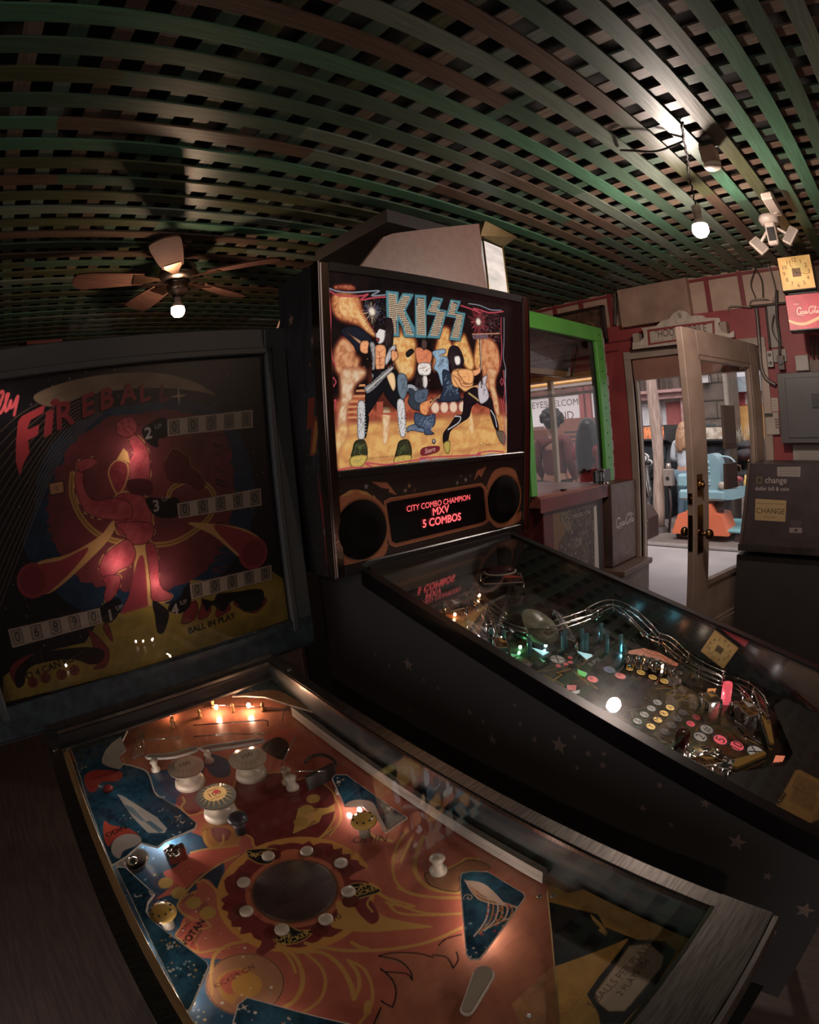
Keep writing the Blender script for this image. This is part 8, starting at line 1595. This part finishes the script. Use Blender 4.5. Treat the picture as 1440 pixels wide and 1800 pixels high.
# ---------------- people
def skin_mesh(name, m, verts, edges, radii, parent, sub=2, root=0):
    me = bpy.data.meshes.new(name); me.from_pydata(verts, edges, []); o = bpy.data.objects.new(name, me); COL.objects.link(o); o.parent = parent; me.materials.append(m)
    md = o.modifiers.new('skin', 'SKIN'); md.use_smooth_shade = True; sd_ = o.modifiers.new('sub', 'SUBSURF'); sd_.levels = sub; sd_.render_levels = sub
    if not me.skin_vertices: 
        bpy.context.view_layer.objects.active = o
    for i, rr_ in enumerate(radii):
        v = me.skin_vertices[0].data[i]; v.radius = (rr_, rr_) if not isinstance(rr_, tuple) else rr_; v.use_root = (i == root)
    return o
def person(label, loc, rz, H, top, pants, hair, hairlen, pose, skin='#c08d74', group=None):
    """stands facing local -y; pose: dict of joint positions in units of height"""
    t = thing('person', label, 'person', loc, rz); S = H; P = dict(pel=(0, 0, .52), chest=(0, 0, .72), neck=(0, 0, .82), head=(0, -.01, .90), crown=(0, 0, .955),
        ls=(.095, 0, .80), le=(.12, .02, .64), lw=(.11, -.08, .53), rs=(-.095, 0, .80), re=(-.12, .02, .64), rw=(-.11, -.08, .53),
        lh=(.05, 0, .50), lk=(.055, -.01, .28), la=(.055, .01, .045), lf=(.06, -.08, .02), rh=(-.05, 0, .50), rk=(-.055, -.01, .28), ra=(-.055, .01, .045), rf=(-.06, -.08, .02)); P.update(pose)
    sc = lambda k: tuple(c*S for c in P[k])
    names = ['pel', 'chest', 'neck', 'head', 'crown', 'ls', 'le', 'lw', 'rs', 're', 'rw', 'lh', 'lk', 'la', 'lf', 'rh', 'rk', 'ra', 'rf']; idx = {n: i for i, n in enumerate(names)}
    V_ = [sc(n) for n in names]; R = {'pel': (.075, .055), 'chest': (.075, .05), 'neck': .030, 'head': (.046, .052), 'crown': .036, 'ls': .032, 'le': .024, 'lw': .015, 'rs': .032, 're': .024, 'rw': .015, 'lh': .05, 'lk': .034, 'la': .020, 'lf': .018, 'rh': .05, 'rk': .034, 'ra': .020, 'rf': .018}
    E_ = [('pel', 'chest'), ('chest', 'neck'), ('neck', 'head'), ('head', 'crown'), ('chest', 'ls'), ('ls', 'le'), ('le', 'lw'), ('chest', 'rs'), ('rs', 're'), ('re', 'rw'), ('pel', 'lh'), ('lh', 'lk'), ('lk', 'la'), ('la', 'lf'), ('pel', 'rh'), ('rh', 'rk'), ('rk', 'ra'), ('ra', 'rf')]
    E_ = [(idx[a], idx[b]) for a, b in E_]; rad = [R[n] for n in names]; rad = [tuple(x*S for x in q) if isinstance(q, tuple) else q*S for q in rad]
    for sd_ in ('l', 'r'):      # hands: palm and five fingers
        w_ = Vector(sc(sd_+'w')); e_ = Vector(sc(sd_+'e')); d = (w_-e_).normalized(); s_ = d.cross(Vector((0, 0, 1))); s_ = s_.normalized() if s_.length > .1 else Vector((0, 1, 0))
        pi_ = len(V_); V_.append(tuple(w_+d*.05*S)); rad.append((.019*S, .012*S)); E_.append((idx[sd_+'w'], pi_))
        for f in range(4):
            a = w_+d*.055*S+s_*(f-1.5)*.010*S; L_ = (.036, .042, .039, .030)[f]; i0 = len(V_); V_ += [tuple(a+d*L_*.5*S), tuple(a+d*L_*S+Vector((0, 0, -.008*S)))]; rad += [.0055*S, .0045*S]; E_ += [(pi_, i0), (i0, i0+1)]
        i0 = len(V_); V_ += [tuple(w_+d*.03*S+s_*.022*S), tuple(w_+d*.05*S+s_*.032*S)]; rad += [.007*S, .005*S]; E_ += [(pi_, i0), (i0, i0+1)]
    sk = mat('skin_'+skin[1:], skin, .5); body = skin_mesh('body', sk, V_, E_, rad, t)
    k = lambda n, f: tuple(c*f*S for c in (R[n] if isinstance(R[n], tuple) else (R[n], R[n])))
    cl = ['chest', 'pel', 'neck', 'ls', 'le', 'lw', 'rs', 're', 'rw']; vs = [sc(n) for n in cl]; vs[2] = tuple(np.array(sc('neck'))*.35+np.array(sc('chest'))*.65); vs[1] = (vs[1][0], vs[1][1], vs[1][2]+.01*S)
    f_ = lambda a, b, t_: tuple(np.array(a)*(1-t_)+np.array(b)*t_); vs[5] = f_(sc('le'), sc('lw'), .88); vs[8] = f_(sc('re'), sc('rw'), .88)
    skin_mesh('top', top, vs, [(0, 1), (0, 2), (0, 3), (3, 4), (4, 5), (0, 6), (6, 7), (7, 8)], [k('chest', 1.16), k('pel', 1.08), k('chest', .7), k('ls', 1.28), k('le', 1.35), k('lw', 1.7), k('rs', 1.28), k('re', 1.35), k('rw', 1.7)], t)
    cl = ['pel', 'lh', 'lk', 'la', 'rh', 'rk', 'ra']; vs = [sc(n) for n in cl]; skin_mesh('trousers', pants, vs, [(0, 1), (1, 2), (2, 3), (0, 4), (4, 5), (5, 6)], [k('pel', 1.1), k('lh', 1.12), k('lk', 1.15), k('la', 1.4), k('rh', 1.12), k('rk', 1.15), k('ra', 1.4)], t)
    for sd_ in ('l', 'r'):
        a, f = Vector(sc(sd_+'a')), Vector(sc(sd_+'f')); q = MB(); q.ball(tuple((a+f)/2+Vector((0, 0, -.004*S))), .03*S, 12, (.9, 2.0, .75)); q.build('shoe', mat('dark_shoe', '#2a2422', .5), t)
    h = Vector(sc('head')); q = MB()
    q.ball(tuple(h+Vector((0, .008*S, .012*S))), .062*S, 16, (.92, 1.0, 1.05))
    r = random.Random(int(H*100)); 
    for j in range(26):
        a = PI*(j/25)*1.1-.05*PI; x, y = .052*S*math.cos(a), .010*S+.045*S*abs(math.sin(a)); L_ = hairlen*S*r.uniform(.85, 1.0)
        q.tube(spline([tuple(h+Vector((x*.6, y*.6, .05*S))), tuple(h+Vector((x, y, 0))), tuple(h+Vector((x*1.15+r.uniform(-.006, .006)*S, y*1.2+.01*S, -L_*.5))), tuple(h+Vector((x*.95+r.uniform(-.01, .01)*S, y*1.1+.018*S, -L_)))], 3), [.012*S, .013*S, .014*S, .016*S, .017*S, .017*S, .016*S, .013*S, .010*S, .004*S][:10], 6) if hairlen > .06 else None
    if hairlen <= .06:
        for j in range(60):
            a, e = r.uniform(0, 2*PI), r.uniform(-.3, 1.4); q.ball(tuple(h+Vector((.062*S*math.cos(a)*math.cos(e), .012*S+.06*S*math.sin(a)*math.cos(e), .015*S+.06*S*math.sin(e)))), .02*S, 6)
    q.build('hair', hair, t)
    q = MB(); fc = h+Vector((0, -.050*S, -.004*S)); q.ball(tuple(fc+Vector((0, -.006*S, -.008*S))), .009*S, 8, (.7, 1, 1.2)); q.build('nose', sk, body)
    [MB().ball(tuple(fc+Vector((sx*.018*S, .001*S, .010*S))), .006*S, 8, (1.3, .6, .8)).build('eye', mat('eye_dark', '#2a1d18', .3), body) for sx in (-1, 1)]
    q = MB(); q.ball(tuple(fc+Vector((0, .002*S, -.028*S))), .010*S, 8, (1.4, .5, .45)); q.build('mouth', mat('lips', '#9c5a50', .5), body)
    return t
denim = mat('blue_denim', '#5b7286', .8, var='#4b6074', vscale=8); 
person('woman with long blond hair, pale grey sweater and jeans, seen from behind in the yard', (7.75, 2.83, .012), math.radians(-80+180-20), 1.60, mat('pale_grey_knit', '#b9bcc4', .8), denim, mat('blond_hair', '#b58560', .5, var='#8c6040', vscale=30, stretch=(3, 3, .6)), .20, dict(lw=(.06, -.16, .62), rw=(-.06, -.16, .62)))
person('person with long black hair in a red jacket, arm stretched out, outside the window', (4.75, 2.74, 0), math.radians(75), 1.66, mat('red_jacket', '#c2303a', .7, var='#a8262f'), mat('dark_trousers', '#2a2628', .7), mat('black_hair', '#1d1615', .35, var='#130e0e', vscale=30, stretch=(3, 3, .6)), .26, dict(le=(.20, -.08, .745), lw=(.30, -.20, .77), rw=(-.12, -.24, .66)))
person('person with short curly dark hair and dark red top outside the window', (5.15, 3.42, 0), math.radians(95), 1.80, mat('dark_red_top', '#6d2c2a', .7), mat('dark_trousers'), mat('curly_hair', '#2a2321', .6), .03, dict())
person('person in a pale blue shirt at the left edge of the window view', (5.0, 4.05, 0), math.radians(90), 1.66, mat('pale_blue_shirt', '#93b4c4', .8), mat('dark_trousers'), mat('brown_hair', '#4a3428', .5), .05, dict())

# ================================================================== small things on the far side, above the old machine
FW = PX and Face((0, 4.30, 0), (1, 0, 0), (0, 0, 1))
def farbox(name, label, cat, p0, p1, m, depth=.12, y=4.28):
    F_ = Face((0, y, 0), (1, 0, 0), (0, 0, 1)); (x0, z0), (x1, z1) = F_.at(*p0), F_.at(*p1); q = MB(); q.box(x0, y, min(z0, z1), x1, y+depth, max(z0, z1), bev=.004); return tag(q.build(name, m), label, cat)
farbox('wall_shelf', 'long dark shelf across the far wall behind the old pinball machine', 'shelf', (20, 618), (500, 604), mat('dark_shelf', '#4a3b34', .6), .15)
farbox('red_sign', 'red strip sign standing high on the far wall left of the fan bulb', 'sign', (47, 606), (110, 595), mat('dull_red_board', '#8a3a36', .5))
farbox('tan_valance', 'long tan board under the fan bulb on the far wall', 'board', (222, 601), (352, 590), mat('tan_strip', '#a06a4c', .5))
r = random.Random(5); F_ = Face((0, 4.262, 0), (1, 0, 0), (0, 0, 1)); sl = thing('string_lights', 'row of tiny white lights strung along the front of the far shelf', 'string lights', (0, 4.262, 0)); w_ = []
for k in range(9):
    x, z = F_.at(126+8*k, 611-.9*k); w_.append((x, .004, z+.012)); MB().ball((x, 0, z), .010, 8).build('light_bulb', mat('fairy_glow', '#e8dcd0', .4, emit=1.2), sl)
MB().tube(w_, .003, 6).build('wire', mat('dark_cord'), sl)
F_ = Face((0, 4.2, 0), (1, 0, 0), (0, 0, 1))
pts = [F_.at(*p) for p in ((357, 594), (372, 586), (390, 574), (408, 569), (430, 574), (455, 566), (478, 572), (492, 590), (420, 597))]; q = MB(); q.prism(spline(pts, 4, True), 0, .05, fn=lambda x, z, w: (x, 4.2+w, z)); for_red = q.build('red_drape', mat('dark_red_cloth', '#6d2a2a', .6, var='#4f1f20', vscale=10)); tag(for_red, 'bunched dark red cloth with tinsel on the far shelf beside the black backbox', 'cloth')
q = MB()
for k in range(26):
    x, z = F_.at(358+2.3*k+r.uniform(-2, 2), 592-.95*k+r.uniform(-3, 2)); q.ball((x, 4.19, z), r.uniform(.004, .009), 6)
q.build('tinsel', chrome, for_red)
# coin door of the old machine
q = MB(); q.box(-.13, -LB-.094, .56, .13, -LB-.089, .80, bev=.002); cdr = fbuild(q, 'coin_door', mat('dark_steel_door', '#3a3633', .4, metal=.5))
for s in (-1, 1): q = MB(); q.box(.05*s-.015, -LB-.100, .70, .05*s+.015, -LB-.093, .76, bev=.002); fbuild(q, 'coin_slot', chrome, parent=cdr)
